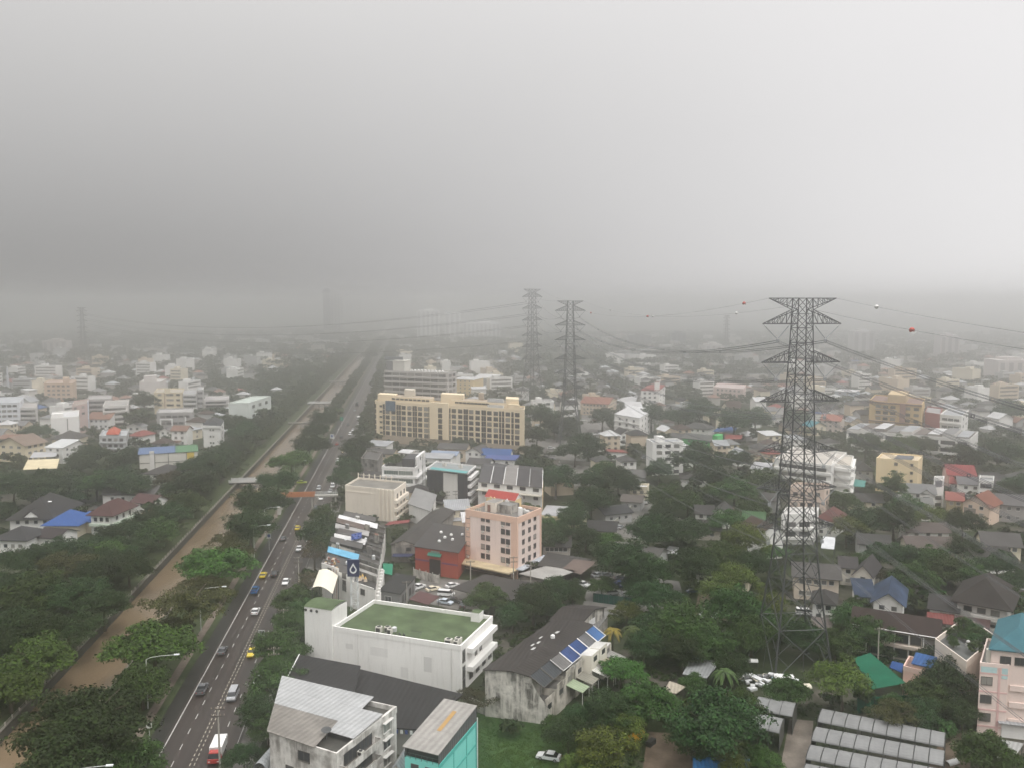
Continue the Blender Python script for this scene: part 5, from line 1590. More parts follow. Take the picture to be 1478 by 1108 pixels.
house("red tiled low roof in front of the bright red roof", (1372, 696), (1404, 699), 6, 9, "gx", 1.8, roofm((.22, .06, .055), "metal", .2), wall(GRY, .3), 2)
s = house("pale peach gabled house with brown-red roof and grey panel", (1390, 724), (1428, 730), 8, 12, "gy", 3.6, T_((.20, .085, .06)), wall((.74, .58, .46), .2), 2, o=1.0)
LM.append((1410, 725, "the peach gabled house"))
s.band("F", .05, .5, 3.6, 6.2, .06, plain((.25, .22, .19), .8, name="grey_panel"), "grey_panel")
house("brown-red roof side wing left of the peach gabled house", (1367, 720), (1390, 722), 6.4, 10, "gx", 2.2, T_((.24, .09, .075)), wall((.4, .33, .2), .3), 2)
house("grey roofed house with white terrace frame, behind the peach gabled house", (1384, 697), (1432, 700), 7, 10, "gx", 2.2, T_((.13, .13, .135)), wall(WH, .3), 3)
s = blk("terrace_house", "white house with roof terrace frame above the peach gabled house", (1413, 692), (1434, 693), (1435, 686), 10, wall(WH, .3), roofm((.3, .3, .3), "flat", .3)); s.win("F", [.3, .7], [7.6, 4], 2, 1.6, "d")
house("grey house with tile roof right of the peach gabled house", (1434, 726), (1480, 729), 7, 12, "gx", 2.8, T_((.11, .105, .105)), wall((.36, .34, .33), .3), 3)
house("dark roofed house at the right edge above the peach gabled house", (1436, 701), (1480, 703), 6, 10, "gx", 2.4, T_((.08, .075, .075)), wall((.5, .42, .34), .3), 3)
# the lanes and roofs right of the pink block
house("long dark roofed shed along the left wall of the narrow alley", (874, 742), (912, 738), 4, 11, "gx", 1.8, T_((.05, .05, .052)), wall(GRY, .4), 3)
house("dark wide-roofed house below the long shed, by the foot of the narrow alley", (848, 764), (888, 766), 4, 12, "gx", 2.0, T_((.042, .04, .04)), wall((.4, .38, .34), .4), 3)
house("brown-grey roofed house near the upper end of the narrow alley", (897, 722), (925, 724), 4, 9, "gx", 1.8, T_((.12, .105, .095)), wall(GRY, .4), 2)
s = blk("flat_house", "small cream flat-roofed house above the narrow alley", (909, 701), (934, 702), (937, 697), 6, wall(CRM, .3), roofm(R_WH, "flat", .2)); s.win("F", [.3, .7], [3.6], 1.4, 1.2, "d")
house("grey roofed house among trees above the small cream flat-roofed house", (889, 686), (930, 688), 4, 12, "gx", 2.2, T_((.13, .125, .12)), wall(GRY, .3), 3)
house("white gabled house with dark roof left of the nearest pylon's middle", (1028, 742), (1052, 744), 5, 13, "gy", 2.6, T_((.065, .06, .06)), wall(WH, .25), 1)
house("dark roofed wing attached to the white gabled house left of the pylon", (1005, 740), (1030, 741), 5, 9, "gx", 2.2, T_((.055, .05, .05)), wall(WH, .25), 2)
house("low house with long dark roof below the white gabled house", (975, 762), (1040, 765), 3.8, 12, "gx", 2.2, T_((.05, .045, .044)), wall((.4, .36, .32), .4), 4)
canopy("red sheet roof strip right of the white gabled house, left of pylon", [(1053, 739), (1088, 740), (1090, 733), (1056, 732)], 4, (.17, .055, .045))
house("peach gabled low house with green roof strip, just left of the pylon body", (1073, 748), (1103, 750), 4, 9, "gx", 2.0, roofm((.055, .11, .05), "metal", .3), wall(PCH, .3), 2)
house("dark hipped roof house with white gable above the tree clump", (984, 690), (1020, 691), 4.5, 12, "hip", 2.6, T_((.075, .068, .066)), wall(WH, .3), 2)
house("house with dark roof and row of small windows, right foot of the pink block", (784, 787), (822, 788), 5, 11, "gx", 2.2, T_((.05, .048, .046)), wall((.45, .42, .38), .4), 5)
house("white corrugated roof house left of the white banded apartments", (1084, 676), (1108, 678), 5, 11, "shed", 1.4, roofm((.42, .42, .43), "metal", .3), wall(WH, .3), 1)
house("dark roof half hidden by trees below the white corrugated roof house", (1100, 720), (1120, 722), 5, 9, "gx", 2.0, T_((.07, .066, .064)), wall(GRY, .3), 1)
house("grey tiled roof in trees above the crowded parking lot", (925, 800), (948, 804), 3.6, 9, "gx", 1.8, T_((.09, .085, .08)), wall(GRY, .3), 2)
house("brown roofed house in the trees between bare dirt patch and pylon", (1045, 832), (1080, 836), 4.5, 9, "gx", 2.2, T_((.075, .055, .048)), wall(CRM, .3), 3)
house("small dark roofed house among trees above bare dirt patch", (1005, 826), (1032, 829), 4, 9, "hip", 2.0, T_((.055, .05, .048)), wall(WH, .3), 2)
# long white terrace and yellow-brown apartments farther back
s = apt("long white three-storey terrace with rusty patched roof, right of the pylon", (1222, 619), (1400, 633), (1412, 622), 12.5, (.70, .69, .66), (.16, .145, .135), 3, 0, 0)
LM.append((1310, 628, "the long white terrace"))
for i in range(9):
    s.win("F", [(i + .5) / 9], [9.6, 5.6], 7.0 if i % 2 else 4.5, 1.9, "d")
    s.band("F", i / 9 + .004, (i + 1) / 9 - .004, 6.8 - 0, 8.3, 1.0, wall([WH, (.6, .59, .56), (.7, .66, .58)][i % 3], .35), "balcony"); s.band("F", i / 9 + .004, (i + 1) / 9 - .004, 2.9, 4.2, 1.0, wall([(.6, .59, .56), WH, (.66, .63, .58)][i % 3], .35), "balcony")
    s.box("roof_shelter", s.w * (i + .06) / 9, s.w * (i + .9) / 9, .5, s.d * .8, 11.75, 12.9 + (i * 37 % 5) * .35, wall([(.3, .28, .26), (.62, .6, .57), (.22, .2, .19)][i % 3], .4), roofm([R_LG, R_MG, R_WH, (.14, .12, .11)][(i * 3) % 4], "metal", .3))
s = apt("yellow-brown five-storey apartment block with brown recessed balconies", (1255, 577), (1331, 583), (1335, 574), 21.5, (.60, .44, .22), (.22, .15, .13), 5, 0, 0)
LM.append((1293, 592, "the yellow-brown apartments"))
for i in range(5):
    for x in (.18, .32, .46, .74, .9): s.win("F", [x], [2.4 + 3.9 * i], 3.0, 1.7, "d")
    if i < 4: s.band("F", .12, .54, 4.1 + 3.9 * i, 4.9 + 3.9 * i, .9, wall((.42, .36, .30), .4), "balcony")
s.band("F", 0, 1, 20.2, 21.0, .9, plain((.16, .09, .075), .8, name="brown_tile"), "brown_cornice"); s.band("F", 0, 1, 8.1, 8.7, 1.1, plain((.16, .09, .075), .8, name="brown_tile"), "brown_cornice"); s.band("F", .6, .7, 9, 21.2, 1.0, wall((.30, .17, .14), .3), "brown_bay")
s.box("roof_house", s.w * .35, s.w * .7, 2, s.d * .8, 20.8, 26, wall((.52, .40, .24), .3))
s = apt("white block with horizontal bands right of the red wall, beside long white terrace", (1357, 597), (1388, 600), (1398, 591), 15, WH, R_LG, 3, 3, 2, ww=3, band=.8)
s = blk("red_wall_block", "dull red windowless block between yellow-brown apartments and the white banded block", (1335, 594), (1357, 597), (1360, 588), 15, wall((.32, .10, .10), .25), roofm((.3, .3, .3), "flat", .3))
house("pale blue house with white flat roof left of the yellow-brown apartments", (1205, 564), (1231, 566), 9, 14, "shed", .8, roofm(R_WH, "metal", .2), wall(LBL, .2), 2)
house("orange roofed pale house left of the long white terrace", (1185, 605), (1213, 607), 8, 12, "gx", 3.2, roofm((.30, .13, .10), "tile", .2), wall((.62, .55, .50), .3), 3)
# ------------------------------------------------------------------ left hand side
s = house("house with bright blue hipped roof near the left canal trees", (64, 757), (112, 757), 4.6, 13, "hip", 4.2, roofm((.045, .10, .28), "tile", .12), wall(CRM, .25), 3, o=1.0)
LM.append((96, 747, "the bright blue hipped roof"))
house("second lower wing of bright blue roof to the right", (104, 751), (130, 752), 4.4, 9, "hip", 2.6, roofm((.05, .11, .29), "tile", .12), wall(CRM, .25), 1, name="house_wing")
GRW = wall((.55, .63, .52), .25)
s = house("white and green two-storey house with maroon hipped roof", (131, 742), (161, 743), 7.6, 15, "hip", 4.0, T_((.085, .045, .042)), wall(WH, .25), 3, o=1.3, sides="FR", wh=1.5)
LM.append((153, 735, "the maroon hipped roof"))
s.band("F", -.03, 1.03, 3.5, 4.4, 1.1, GRW, "green_balcony"); s.band("R", -.03, 1.03, 3.5, 4.4, 1.1, GRW, "green_balcony"); s.band("F", -.02, 1.02, 7.1, 7.5, .4, GRW, "green_fascia"); s.band("R", -.02, 1.02, 7.1, 7.5, .4, GRW, "green_fascia")
s = house("large white villa with sprawling dark hipped roof and small white dormer", (14, 749), (76, 748), 5.2, 24, "hip", 6.5, T_((.043, .040, .039)), wall(WH, .25), 4, o=1.2)
LM.append((48, 735, "the sprawling dark villa roof"))
m = MB(); a_, b_ = s.w * .52, -.6
m.poly([s.pt(a_ - 2.6, b_, 6.0), s.pt(a_ + 2.6, b_, 6.0), s.pt(a_, b_, 8.2)]); m.slab([s.pt(a_ - 3.2, b_ - .3, 5.9), s.pt(a_, b_ - .3, 8.5), s.pt(a_, b_ + 5, 8.5), s.pt(a_ - 3.2, b_ + 5, 5.9)], .12, 1); m.slab([s.pt(a_, b_ - .3, 8.5), s.pt(a_ + 3.2, b_ - .3, 5.9), s.pt(a_ + 3.2, b_ + 5, 5.9), s.pt(a_, b_ + 5, 8.5)], .12, 1)
s.part("dormer", m, [wall(WH, .2), T_((.043, .040, .039))])
for a_ in (.35, .55):
    m = MB(); m.slab([s.pt(s.w * a_, 8, 9.8), s.pt(s.w * a_ + 3, 8, 9.8), s.pt(s.w * a_ + 3, 8.8, 10.0), s.pt(s.w * a_, 8.8, 10.0)], .1); s.part("skylight", m, WHITEP)
house("low house with dark slate roof at the left picture edge", (-12, 778), (38, 779), 4.6, 13, "hip", 3.2, T_((.05, .048, .05)), wall(WH, .3), 4)
house("small dark roofed outhouse below the bright blue hipped roof", (52, 774), (82, 776), 4, 10, "gx", 2.0, T_((.05, .04, .04)), wall(WH, .3), 1, name="outhouse")
house("white annex gable left of the small dark outhouse", (30, 776), (52, 772), 4, 8, "gx", 1.5, roofm(R_LG, "metal", .3), wall(WH, .3), 1, name="annex")
house("long white bungalow with grey roof behind the maroon hipped roof", (148, 712), (222, 713), 4.4, 10, "gx", 2.8, T_((.10, .098, .095)), wall(WH, .25), 4)
house("small gabled house with maroon roof at the right of the long white bungalow", (190, 723), (219, 726), 5, 9, "gx", 2.4, T_((.09, .05, .05)), wall(WH, .25), 1)
canopy("tan sheet canopy beside trees right of the maroon hipped roof", [(202, 743), (214, 745), (223, 733), (211, 730)], 4, (.42, .30, .18))
canopy("pale green-grey carport roof behind the bright blue hipped roof", [(112, 711), (138, 708), (142, 704), (124, 706)], 4, (.34, .35, .28))
s = house("house with wide dark hipped roof and white columns below the panelled factory", (206, 683), (250, 684), 5.6, 16, "hip", 3.2, T_((.06, .055, .055)), wall(WH, .25), 4)
# factory with blue and green roof
h = 11
s = Bld("panelled_factory", "pale panelled factory wall with blue and green sheet roof", "factory", P(200, 655, h), P(285, 650, h), depth=14)
LM.append((245, 655, "the panelled factory"))
s.walls(h - .2, wall((.62, .60, .54), .25)); 
s.roof("shed", 1.0, roofm((.11, .16, .27), "metal", .15), .4, h=h - .2, a1=s.w * .62); s.roof("shed", 1.0, roofm((.10, .20, .11), "metal", .15), .4, h=h - .2, a0=s.w * .63, name="green_roof")
for x in (.0, .26, .49, .80): s.band("F", x, x + .012, .1, h - .4, .1, D_FRAME, "panel_joint")
s.band("F", 0, 1, 6.2, 6.5, .08, D_FRAME, "panel_joint"); s.band("F", .82, .94, 7.2, 10.4, .12, plain((.62, .45, .06), .6, name="yellow_board"), "yellow_board"); s.band("F", .18, .26, .1, h + 1.2, .3, wall((.66, .64, .6), .2), "pilaster")
s = apt("tall narrow white house with dark roof, beside the canal-side trees", (293, 613), (318, 614), (323, 606), 14, WH, (.1, .1, .1), 4, 0, 1, depth=None)
LM.append((308, 625, "the tall narrow white house"))
s.win("F", [.42, .58], [11.4, 7.6, 3.8], .9, .8, "d"); s.roof("hip", 2.6, roofm((.05, .05, .055), "tile", .2), .3, h=14.05); s.band("F", -.05, 1.05, 12.6, 14.0, .6, wall(WH, .2), "cornice")
house("low white shed roof left of the tall narrow white house", (265, 623), (292, 618), 6, 10, "shed", 1.0, roofm(R_LG, "metal", .2), wall(CRM, .3), 2, name="shed", cat="shed")
s = apt("grey three-storey house with red pyramid top on its flat roof", (143, 628), (182, 628), (186, 619), 11, (.44, .45, .45), (.40, .42, .43), 3, 4, 1, ww=1.8, band=.5)
LM.append((163, 630, "the red pyramid roof"))
s.roof("hip", 2.4, roofm((.42, .10, .06), "tile", .15), .1, h=11.6, a0=s.w * .25, a1=s.w * .72, b0=1, b1=s.d * .8)
house("house with dull red hipped roof right of the grey house with red pyramid", (187, 628), (203, 629), 6, 12, "hip", 2.6, T_((.22, .07, .06)), wall(WH, .3), 2)
s = house("cream gabled house with brown eaves at the left picture edge", (-4, 640), (36, 642), 9.5, 14, "gy", 4.0, T_((.20, .15, .12)), wall((.74, .65, .47), .2), 3, o=1.2, sides="FR", ww=2)
LM.append((18, 640, "the cream gabled house"))
s = house("white modern house with sloping white-edged roof", (66, 645), (90, 646), 8.5, 12, "shed", 2.5, roofm((.55, .56, .56), "metal", .15), wall(WH, .2), 2, sides="FR")
canopy("broad cream sheet roof in front of the white modern house", [(33, 677), (82, 675), (86, 661), (40, 663)], 5.5, (.66, .57, .38), "flat")
LM.append((60, 668, "the broad cream sheet roof"))
canopy("grey flat roof behind the broad cream sheet roof", [(43, 660), (80, 658), (84, 651), (48, 652)], 6, (.42, .42, .43), "flat")
s = apt("blank white windowless block with dark vertical joint", (73, 603), (113, 600), (114, 591), 17.5, WH, R_WH, 4, 0, 0, dirt=.15)
LM.append((92, 612, "the blank white block"))
s.band("F", .58, .61, .2, 16.5, .05, D_FRAME, "joint"); s.box("roof_cabin", .5, s.w * .45, 2, 8, 16.7, 19.5, wall(WH, .2))
house("dark rounded tile roof house in front of the blank white block", (75, 633), (110, 633), 6, 14, "hip", 4.2, T_((.07, .064, .062)), wall(CRM, .3), 3)
s = apt("white four-storey block with grid of windows at the left edge", (-10, 581), (28, 580), (34, 572), 18, (.66, .68, .71), (.4, .42, .44), 5, 4, 1, ww=2.4)
LM.append((12, 595, "the white grid-window block"))
s = apt("stepped white shophouse row right of the grid-window block", (28, 588), (52, 588), (54, 580), 14, (.56, .54, .52), (.4, .38, .36), 4, 4, 0, band=.9, ww=2.6)
s = apt("pinkish beige old block behind the blank white block", (104, 585), (126, 582), (128, 575), 19, (.52, .40, .37), (.3, .25, .22), 4, 0, 0)
s.band("R", 0, .4, .1, 20, .4, wall(LBL, .2), "pale_fin"); s.win("F", [.2, .7], [17, 13], 2, 1.2, "d")
house("house with wide dull orange roof between old block and terraces", (126, 604), (158, 604), 7, 16, "gx", 3.6, T_((.26, .15, .11)), wall(WH, .3), 4)
s = apt("row of white terraces with dark recessed balconies, right of the dull orange roof", (148, 586), (184, 584), (186, 576), 15, (.64, .62, .59), (.35, .34, .32), 4, 5, 0, band=.9, ww=2.4)
s = apt("grey old terraces behind the dull orange roof", (125, 576), (160, 575), (162, 569), 15, (.38, .36, .35), (.34, .33, .32), 4, 5, 0, band=.6, ww=2.4)
s = apt("peach five-storey apartments far left with taller stair tower", (63, 553), (105, 553), (110, 548), 18, (.60, .44, .32), (.4, .3, .24), 5, 5, 0, ww=2.2)
LM.append((85, 560, "the peach apartments"))
s.box("stair_tower", s.w * .66, s.w * .86, 1, 9, 17, 22.5, wall((.62, .46, .34), .2))
s = apt("pale pink windowless block with taller core, behind the cream apartments", (201, 551), (232, 551), (240, 546), 17, (.62, .58, .55), (.5, .48, .46), 5, 0, 0, dirt=.1)
LM.append((220, 555, "the pale windowless block"))
s.box("roof_core", s.w * .2, s.w * .75, 2, 10, 16.2, 22, wall((.64, .6, .57), .1))
s = apt("cream five-storey apartment block with small round gable", (222, 566), (263, 566), (266, 560), 19, (.66, .57, .40), (.4, .36, .3), 5, 0, 0)
LM.append((243, 575, "the cream apartments"))
for x in (.2, .5, .62, .85): s.win("F", [x], [2 + 3.8 * i for i in range(5)], 2.6, 1.2, "d")
s.band("F", .36, .40, .1, 18.4, .3, wall((.4, .3, .22), .2), "brown_pilaster"); q = MB(); c_ = s.pt(s.w * .48, -.1, 20); q.bar(c_, s.pt(s.w * .48, .5, 20), 3.6, 0, 16); s.part("round_gable", q, wall((.68, .6, .44), .2), uv=False)
s = apt("white apartment block with dark railings joined right of the cream apartments", (264, 568), (283, 568), (284, 562), 18, (.62, .61, .6), (.35, .35, .35), 5, 3, 0, ww=3.4, band=.9)
s = apt("slim grey block with patterned front, between two apartment blocks left of the canal", (284, 562), (293, 562), (294, 557), 20, (.45, .44, .43), (.35, .35, .35), 5, 2, 0, ww=1.6)
s = apt("row of grey tenements with window bands, left of the white flat factory", (294, 577), (329, 576), (331, 570), 12, (.52, .50, .48), (.4, .38, .37), 4, 8, 0, band=.4, ww=1.6)
s = apt("white flat factory with dark side windows at the canal trees", (330, 581), (358, 581), (391, 571), 14, (.66, .70, .66), (.5, .55, .5), 2, 0, 3, ww=5, wh=2, dirt=.15)
LM.append((350, 590, "the white flat factory"))
s = apt("grey concrete building with white framed portals below the cream apartments", (226, 595), (278, 594), (280, 588), 14, (.36, .35, .34), (.38, .37, .36), 3, 5, 0, ww=3)
s.band("F", .08, .12, .1, 9, .6, WHITEP, "white_portal"); s.band("F", .40, .44, .1, 9, .6, WHITEP, "white_portal"); s.band("F", .08, .44, 9.01, 9.9, .6, WHITEP, "white_portal"); s.band("F", .78, .81, .1, 11, .6, WHITEP, "white_portal")
house("small white gabled house below the portal building", (230, 622), (247, 622), 5, 10, "gy", 2.2, T_((.14, .13, .13)), wall(WH, .2), 2)
q = P(11, 580); t = thing("chimney_mast", "slim pale mast rising behind the white grid-window block", "mast", P(12, 566))
m = MB(); c_ = t.location; m.cyl((c_.x, c_.y, 0), 1.3, 16, 0, 10, 1.1); m.cyl((c_.x, c_.y, 16), .9, 8, 0, 10, .6); m.obj("shaft", [wall((.5, .52, .55), .2)], t, t.location)
m = MB(); m.cyl((c_.x, c_.y, 24), .7, .8, 0, 10); m.obj("cap", [WHITEP], t, t.location, uv=False)
# ------------------------------------------------------------------ far towers fading in the rain
def tower(label, x0, x1, yt, yb, wc, fl=None, depth=20, split=None, name="tower_block"):
    a, b = P(x0, yb), P(x1, yb)
    hh = atY(x0, yt, a.y).z
    s = Bld(name, label, "tower", a, b, None, depth)
    s.walls(hh, wall(wc, .1)); s.box("roof_plant", s.w * .3, s.w * .7, 3, depth - 3, hh + .01, hh + 3, wall(wc, .1))
    n = max(3, int(s.w / 9)); 
    for i in range(n): s.band("F", (i + .25) / n, (i + .75) / n, 4, hh - 3, .15, plain((wc[0] * .45, wc[1] * .45, wc[2] * .45), .6, name="window_strip"), "window_strip")
    return s
s = tower("tall dark twin-toned tower fading into rain above the canal", 467, 477, 418, 485, (.2, .2, .21)); tower("pale slab joined to the right of the dark tower in the rain", 478, 492, 422, 485, (.36, .36, .36), depth=26)
tower("lower pale shoulder block behind the dark tower", 500, 520, 423, 468, (.42, .42, .42))
tower("pale ribbed tower block in haze above the grey ribbon-window block, left one", 602, 634, 448, 492, (.80, .80, .79)); tower("pale ribbed tower block in haze above grey ribbon-window block, right one", 642, 664, 451, 491, (.78, .78, .77))
tower("long white warehouse fading in the haze right of the ribbed towers", 668, 722, 466, 492, (.75, .75, .75), depth=40, name="warehouse_block")
tower("dark square block in the haze between the second pylon and the nearest pylon", 970, 990, 481, 502, (.13, .14, .15)); tower("dim dark block farther left in haze, beside the second pylon wires", 907, 940, 484, 501, (.17, .18, .18))
tower("pale block below the far pylon in the haze", 1018, 1042, 497, 514, (.5, .48, .46)); tower("dim office slab in the haze at the right, above the long white terrace", 1356, 1384, 484, 522, (.45, .42, .42)); tower("pale low slab in the haze at right edge", 1440, 1490, 520, 548, (.55, .5, .48), depth=30)
tower("dim slab in the haze right of the nearest pylon", 1230, 1262, 478, 515, (.42, .41, .41)); tower("faint slab on the far left beside the ghost pylon", 62, 96, 492, 512, (.42, .38, .36))
# ------------------------------------------------------------------ pylons and their lines
def lerp_tab(tab, z):
    for (z0, a), (z1, b) in zip(tab[:-1], tab[1:]):
        if z <= z1: return a + (b - a) * (z - z0) / (z1 - z0)
    return tab[-1][1]
PTAB = [(0, 6.9), (12, 5.35), (26, 3.75), (42, 3.05), (51, 2.72), (62, 2.4), (71.6, 2.05), (80, 1.78), (86, 1.65)]
ARMS = [(33.8, 9.3, 2.6), (42.8, 9.5, 2.6), (51.4, 9.5, 2.6), (62.8, 9.4, 2.8), (71.6, 9.25, 2.8), (80.3, 9.2, 3.2)]
def pylon(label, base, az, detail=True, sc=1.0, arms=ARMS, mat=STEEL, thick=1.0):
    """square lattice tower; az = direction of the line, arms stand across it"""
    t = thing("pylon", label, "pylon", base)
    L = Vector((math.sin(az), math.cos(az), 0)); A = Vector((L.y, -L.x, 0))
    o = Vector(base)
    def pt(i, j, z): s_ = lerp_tab(PTAB, z) * sc; return o + A * (i * s_) + L * (j * s_) + Vector((0, 0, z * sc))
    cs = [(-1, -1), (1, -1), (1, 1), (-1, 1)]
    zl = [0]
    while zl[-1] < 84:
        zl.append(min(86, zl[-1] + max(2.6, lerp_tab(PTAB, zl[-1]) * (1.75 if zl[-1] > 1 else 1.6))))
    if zl[-1] < 86: zl[-1] = 86
    for (i, j) in cs:
        m = MB()
        for z0, z1 in zip(zl[:-1], zl[1:]):
            wd = (.42 - .22 * z0 / 86) * thick
            m.bar(pt(i, j, z0), pt(i, j, z1), wd)
        m.box(pt(i, j, -.15 / sc) - Vector((0, 0, .2)), 1.2, 1.2, .6, 0)
        m.obj("leg", [mat], t, o, uv=False)
    m = MB()
    for n, (z0, z1) in enumerate(zip(zl[:-1], zl[1:])):
        wd = (.20 - .09 * z0 / 86) * thick
        for k in range(4):
            a, b = cs[k], cs[(k + 1) % 4]
            p0, p1, q0, q1 = pt(*a, z0), pt(*b, z0), pt(*a, z1), pt(*b, z1)
            m.bar(p0, q1, wd); m.bar(p1, q0, wd)
            if n % 2 == 0 or z0 > 60: m.bar(q0, q1, wd * .9)
            if z0 < 52 and detail:                # secondary bracing low down
                c = (p0 + p1 + q0 + q1) / 4
                for e, f in ((p0, q0), (p1, q1)):
                    m.bar((e + f) / 2, (e + c) / 2, wd * .6); m.bar((e + f) / 2, (f + c) / 2, wd * .6)
                if n == 0: m.bar((p0 + p1) / 2, c, wd * .6)
        if detail and n % 3 == 1:
            m.bar(pt(-1, -1, z1), pt(1, 1, z1), wd * .7); m.bar(pt(1, -1, z1), pt(-1, 1, z1), wd * .7)
    m.obj("bracing", [mat], t, o, uv=False)
    hang = {}
    for (z, ln, dz) in arms:
        for sg in (-1, 1):
            m = MB(); tip = o + A * (sg * ln * sc) + Vector((0, 0, z * sc))
            lo = [pt(sg, -1, z), pt(sg, 1, z)]; up = [pt(sg, -1, z + dz), pt(sg, 1, z + dz)]
            wd = .15 * thick
            for e in lo: m.bar(e, tip, wd * 1.3)
            for e in up: m.bar(e, tip, wd)
            nn = 6 if detail else 3
            for k in range(1, nn):
                f, g = k / nn, (k - .5) / nn
                for a_, b_ in zip(lo, up):
                    m.bar(a_.lerp(tip, f), b_.lerp(tip, f), wd * .6); m.bar(a_.lerp(tip, f), b_.lerp(tip, (k - 1) / nn), wd * .6)
                m.bar(lo[0].lerp(tip, f), lo[1].lerp(tip, f), wd * .6); m.bar(lo[0].lerp(tip, f), lo[1].lerp(tip, (k - 1) / nn), wd * .6)
                m.bar(up[0].lerp(tip, f), up[1].lerp(tip, f), wd * .5)
            ar = m.obj("crossarm", [mat], t, o, uv=False)
            r_ = (lo[0] + lo[1]) / 2
            mid = r_.lerp(tip, .52) + Vector((0, 0, -3.5 * sc))
            m = MB()
            for e in (r_.lerp(tip, .12), tip):
                n_ = 9
                m.bar(e, e.lerp(mid, .18), .07 * thick)
                m.bar(e.lerp(mid, .18), e.lerp(mid, .96), .17 * thick)
            m.box(mid + Vector((0, 0, -.75 * sc)), .75, .2, .75 * sc, 0, math.atan2(A.y, A.x))
            m.obj("insulator_string", [plain((.33, .34, .35), .35, .5, name="insulator_glaze")], ar, o, uv=False)
            hang[(z, sg)] = mid + Vector((0, 0, -.5))
    for sg in (-1, 1):                            # earth wire peak arms
        m = MB(); tip = o + A * (sg * 7.9 * sc) + Vector((0, 0, 86 * sc))
        up = [pt(sg, -1, 86), pt(sg, 1, 86)]; lo = [pt(sg, -1, 83.4), pt(sg, 1, 83.4)]
        for e in up: m.bar(e, tip, .17 * thick)
        for e in lo: m.bar(e, tip, .15 * thick)
        for k in range(1, 5):
            f = k / 5
            for a_, b_ in zip(lo, up): m.bar(a_.lerp(tip, f), b_.lerp(tip, f), .09 * thick); m.bar(a_.lerp(tip, f), b_.lerp(tip, (k - 1) / 5), .09 * thick)
            m.bar(up[0].lerp(tip, f), up[1].lerp(tip, f), .09 * thick)
        m.obj("earth_wire_arm", [mat], t, o, uv=False)
        hang[("e", sg)] = tip
    for k in range(4):
        a, b = cs[k], cs[(k + 1) % 4]
        m = MB(); m.bar(pt(*a, 86), pt(*b, 86), .15 * thick); m.obj("top_beam", [mat], t, o, uv=False)
    return t, hang
B1, B2, B3 = P(1142, 962), P(822, 640), P(768, 582)
def azi(a, b): return math.atan2(b.x - a.x, b.y - a.y)
B0 = B1 - (B2 - B1)
P1, H1 = pylon("tall dark lattice pylon standing in the trees at right, nearest and largest of the pylons", B1, azi(B1, B2), thick=1.0)
LM.append((1155, 560, "the nearest pylon")); LM.append((1150, 930, "the nearest pylon's feet"))
P2, H2 = pylon("grey lattice pylon right of the long yellow block, nearer of the two pylons beside it", B2, azi(B1, B3), mat=plain((.075, .08, .082), .6, name="steel_far"), thick=1.25)
LM.append((822, 560, "the second pylon"))
P3, H3 = pylon("hazy lattice pylon behind the right end of the long yellow block", B3, azi(B2, B3) - .5, True, 1.12, mat=plain((.075, .08, .082), .6, name="steel_far"), thick=1.3)
LM.append((768, 500, "the third pylon"))
B4 = P(121, 516); B4.z = 0
P4, H4 = pylon("faint ghost pylon almost lost in rain at far left", B4, azi(B3, B4), False, .9, mat=plain((.07, .07, .07), .6, name="steel_ghost"), thick=2)
B5 = P(1048, 505); P5, H5 = pylon("faint distant pylon in the haze between second pylon and the nearest pylon", B5, .4, False, .72, mat=plain((.07, .07, .07), .6, name="steel_ghost"), thick=2)
keep([B1 + Vector((x, y, 0)) for x, y in ((-8, -8), (8, -8), (8, 8), (-8, 8))], 0)
for b in (B2, B3): keep([b + Vector((x, y, 0)) for x, y in ((-8, -8), (8, -8), (8, 8), (-8, 8))], 3)
WG = "conductor bundles of the power line"
def sagp(a, b, f, sag): return a.lerp(b, f) - Vector((0, 0, 4 * sag * f * (1 - f)))
def line(a, b, sag, label, bundle=4, sp=.45, r=.048, n=36, spacers=True, group=WG, f0=0.0):
    t = thing("power_line", label, "power line", a, 0, group)
    d = (b - a).normalized(); side = Vector((d.y, -d.x, 0)).normalized()
    offs = {4: ((-1, 1), (1, 1), (1, -1), (-1, -1)), 2: ((-1, 0), (1, 0)), 1: ((0, 0),)}[bundle]
    for i, (x, z) in enumerate(offs):
        m = MB(); e = side * (x * sp * .5) + Vector((0, 0, z * sp * .5))
        m.tube([sagp(a, b, f0 + (1 - f0) * k / n, sag) + e for k in range(n + 1)], r, 0, 4)
        m.obj("wire", [WIREM], t, a, uv=False)
    if spacers and bundle == 4:
        ns = max(3, int((b - a).length / 55))
        for k in range(1, ns):
            c = sagp(a, b, k / ns + .02, sag); m = MB()
            q = [c + side * (x * sp * .5) + Vector((0, 0, z * sp * .5)) for x, z in offs]
            for i in range(4): m.bar(q[i], q[(i + 1) % 4], .12)
            m.obj("spacer", [WIREM], t, a, uv=False)
    return t
sideN = {-1: "left", 1: "right"}
tierN = {80.3: "topmost", 71.6: "second", 62.8: "third", 51.4: "fourth", 42.8: "fifth", 33.8: "lowest"}
off0 = B0 - B1
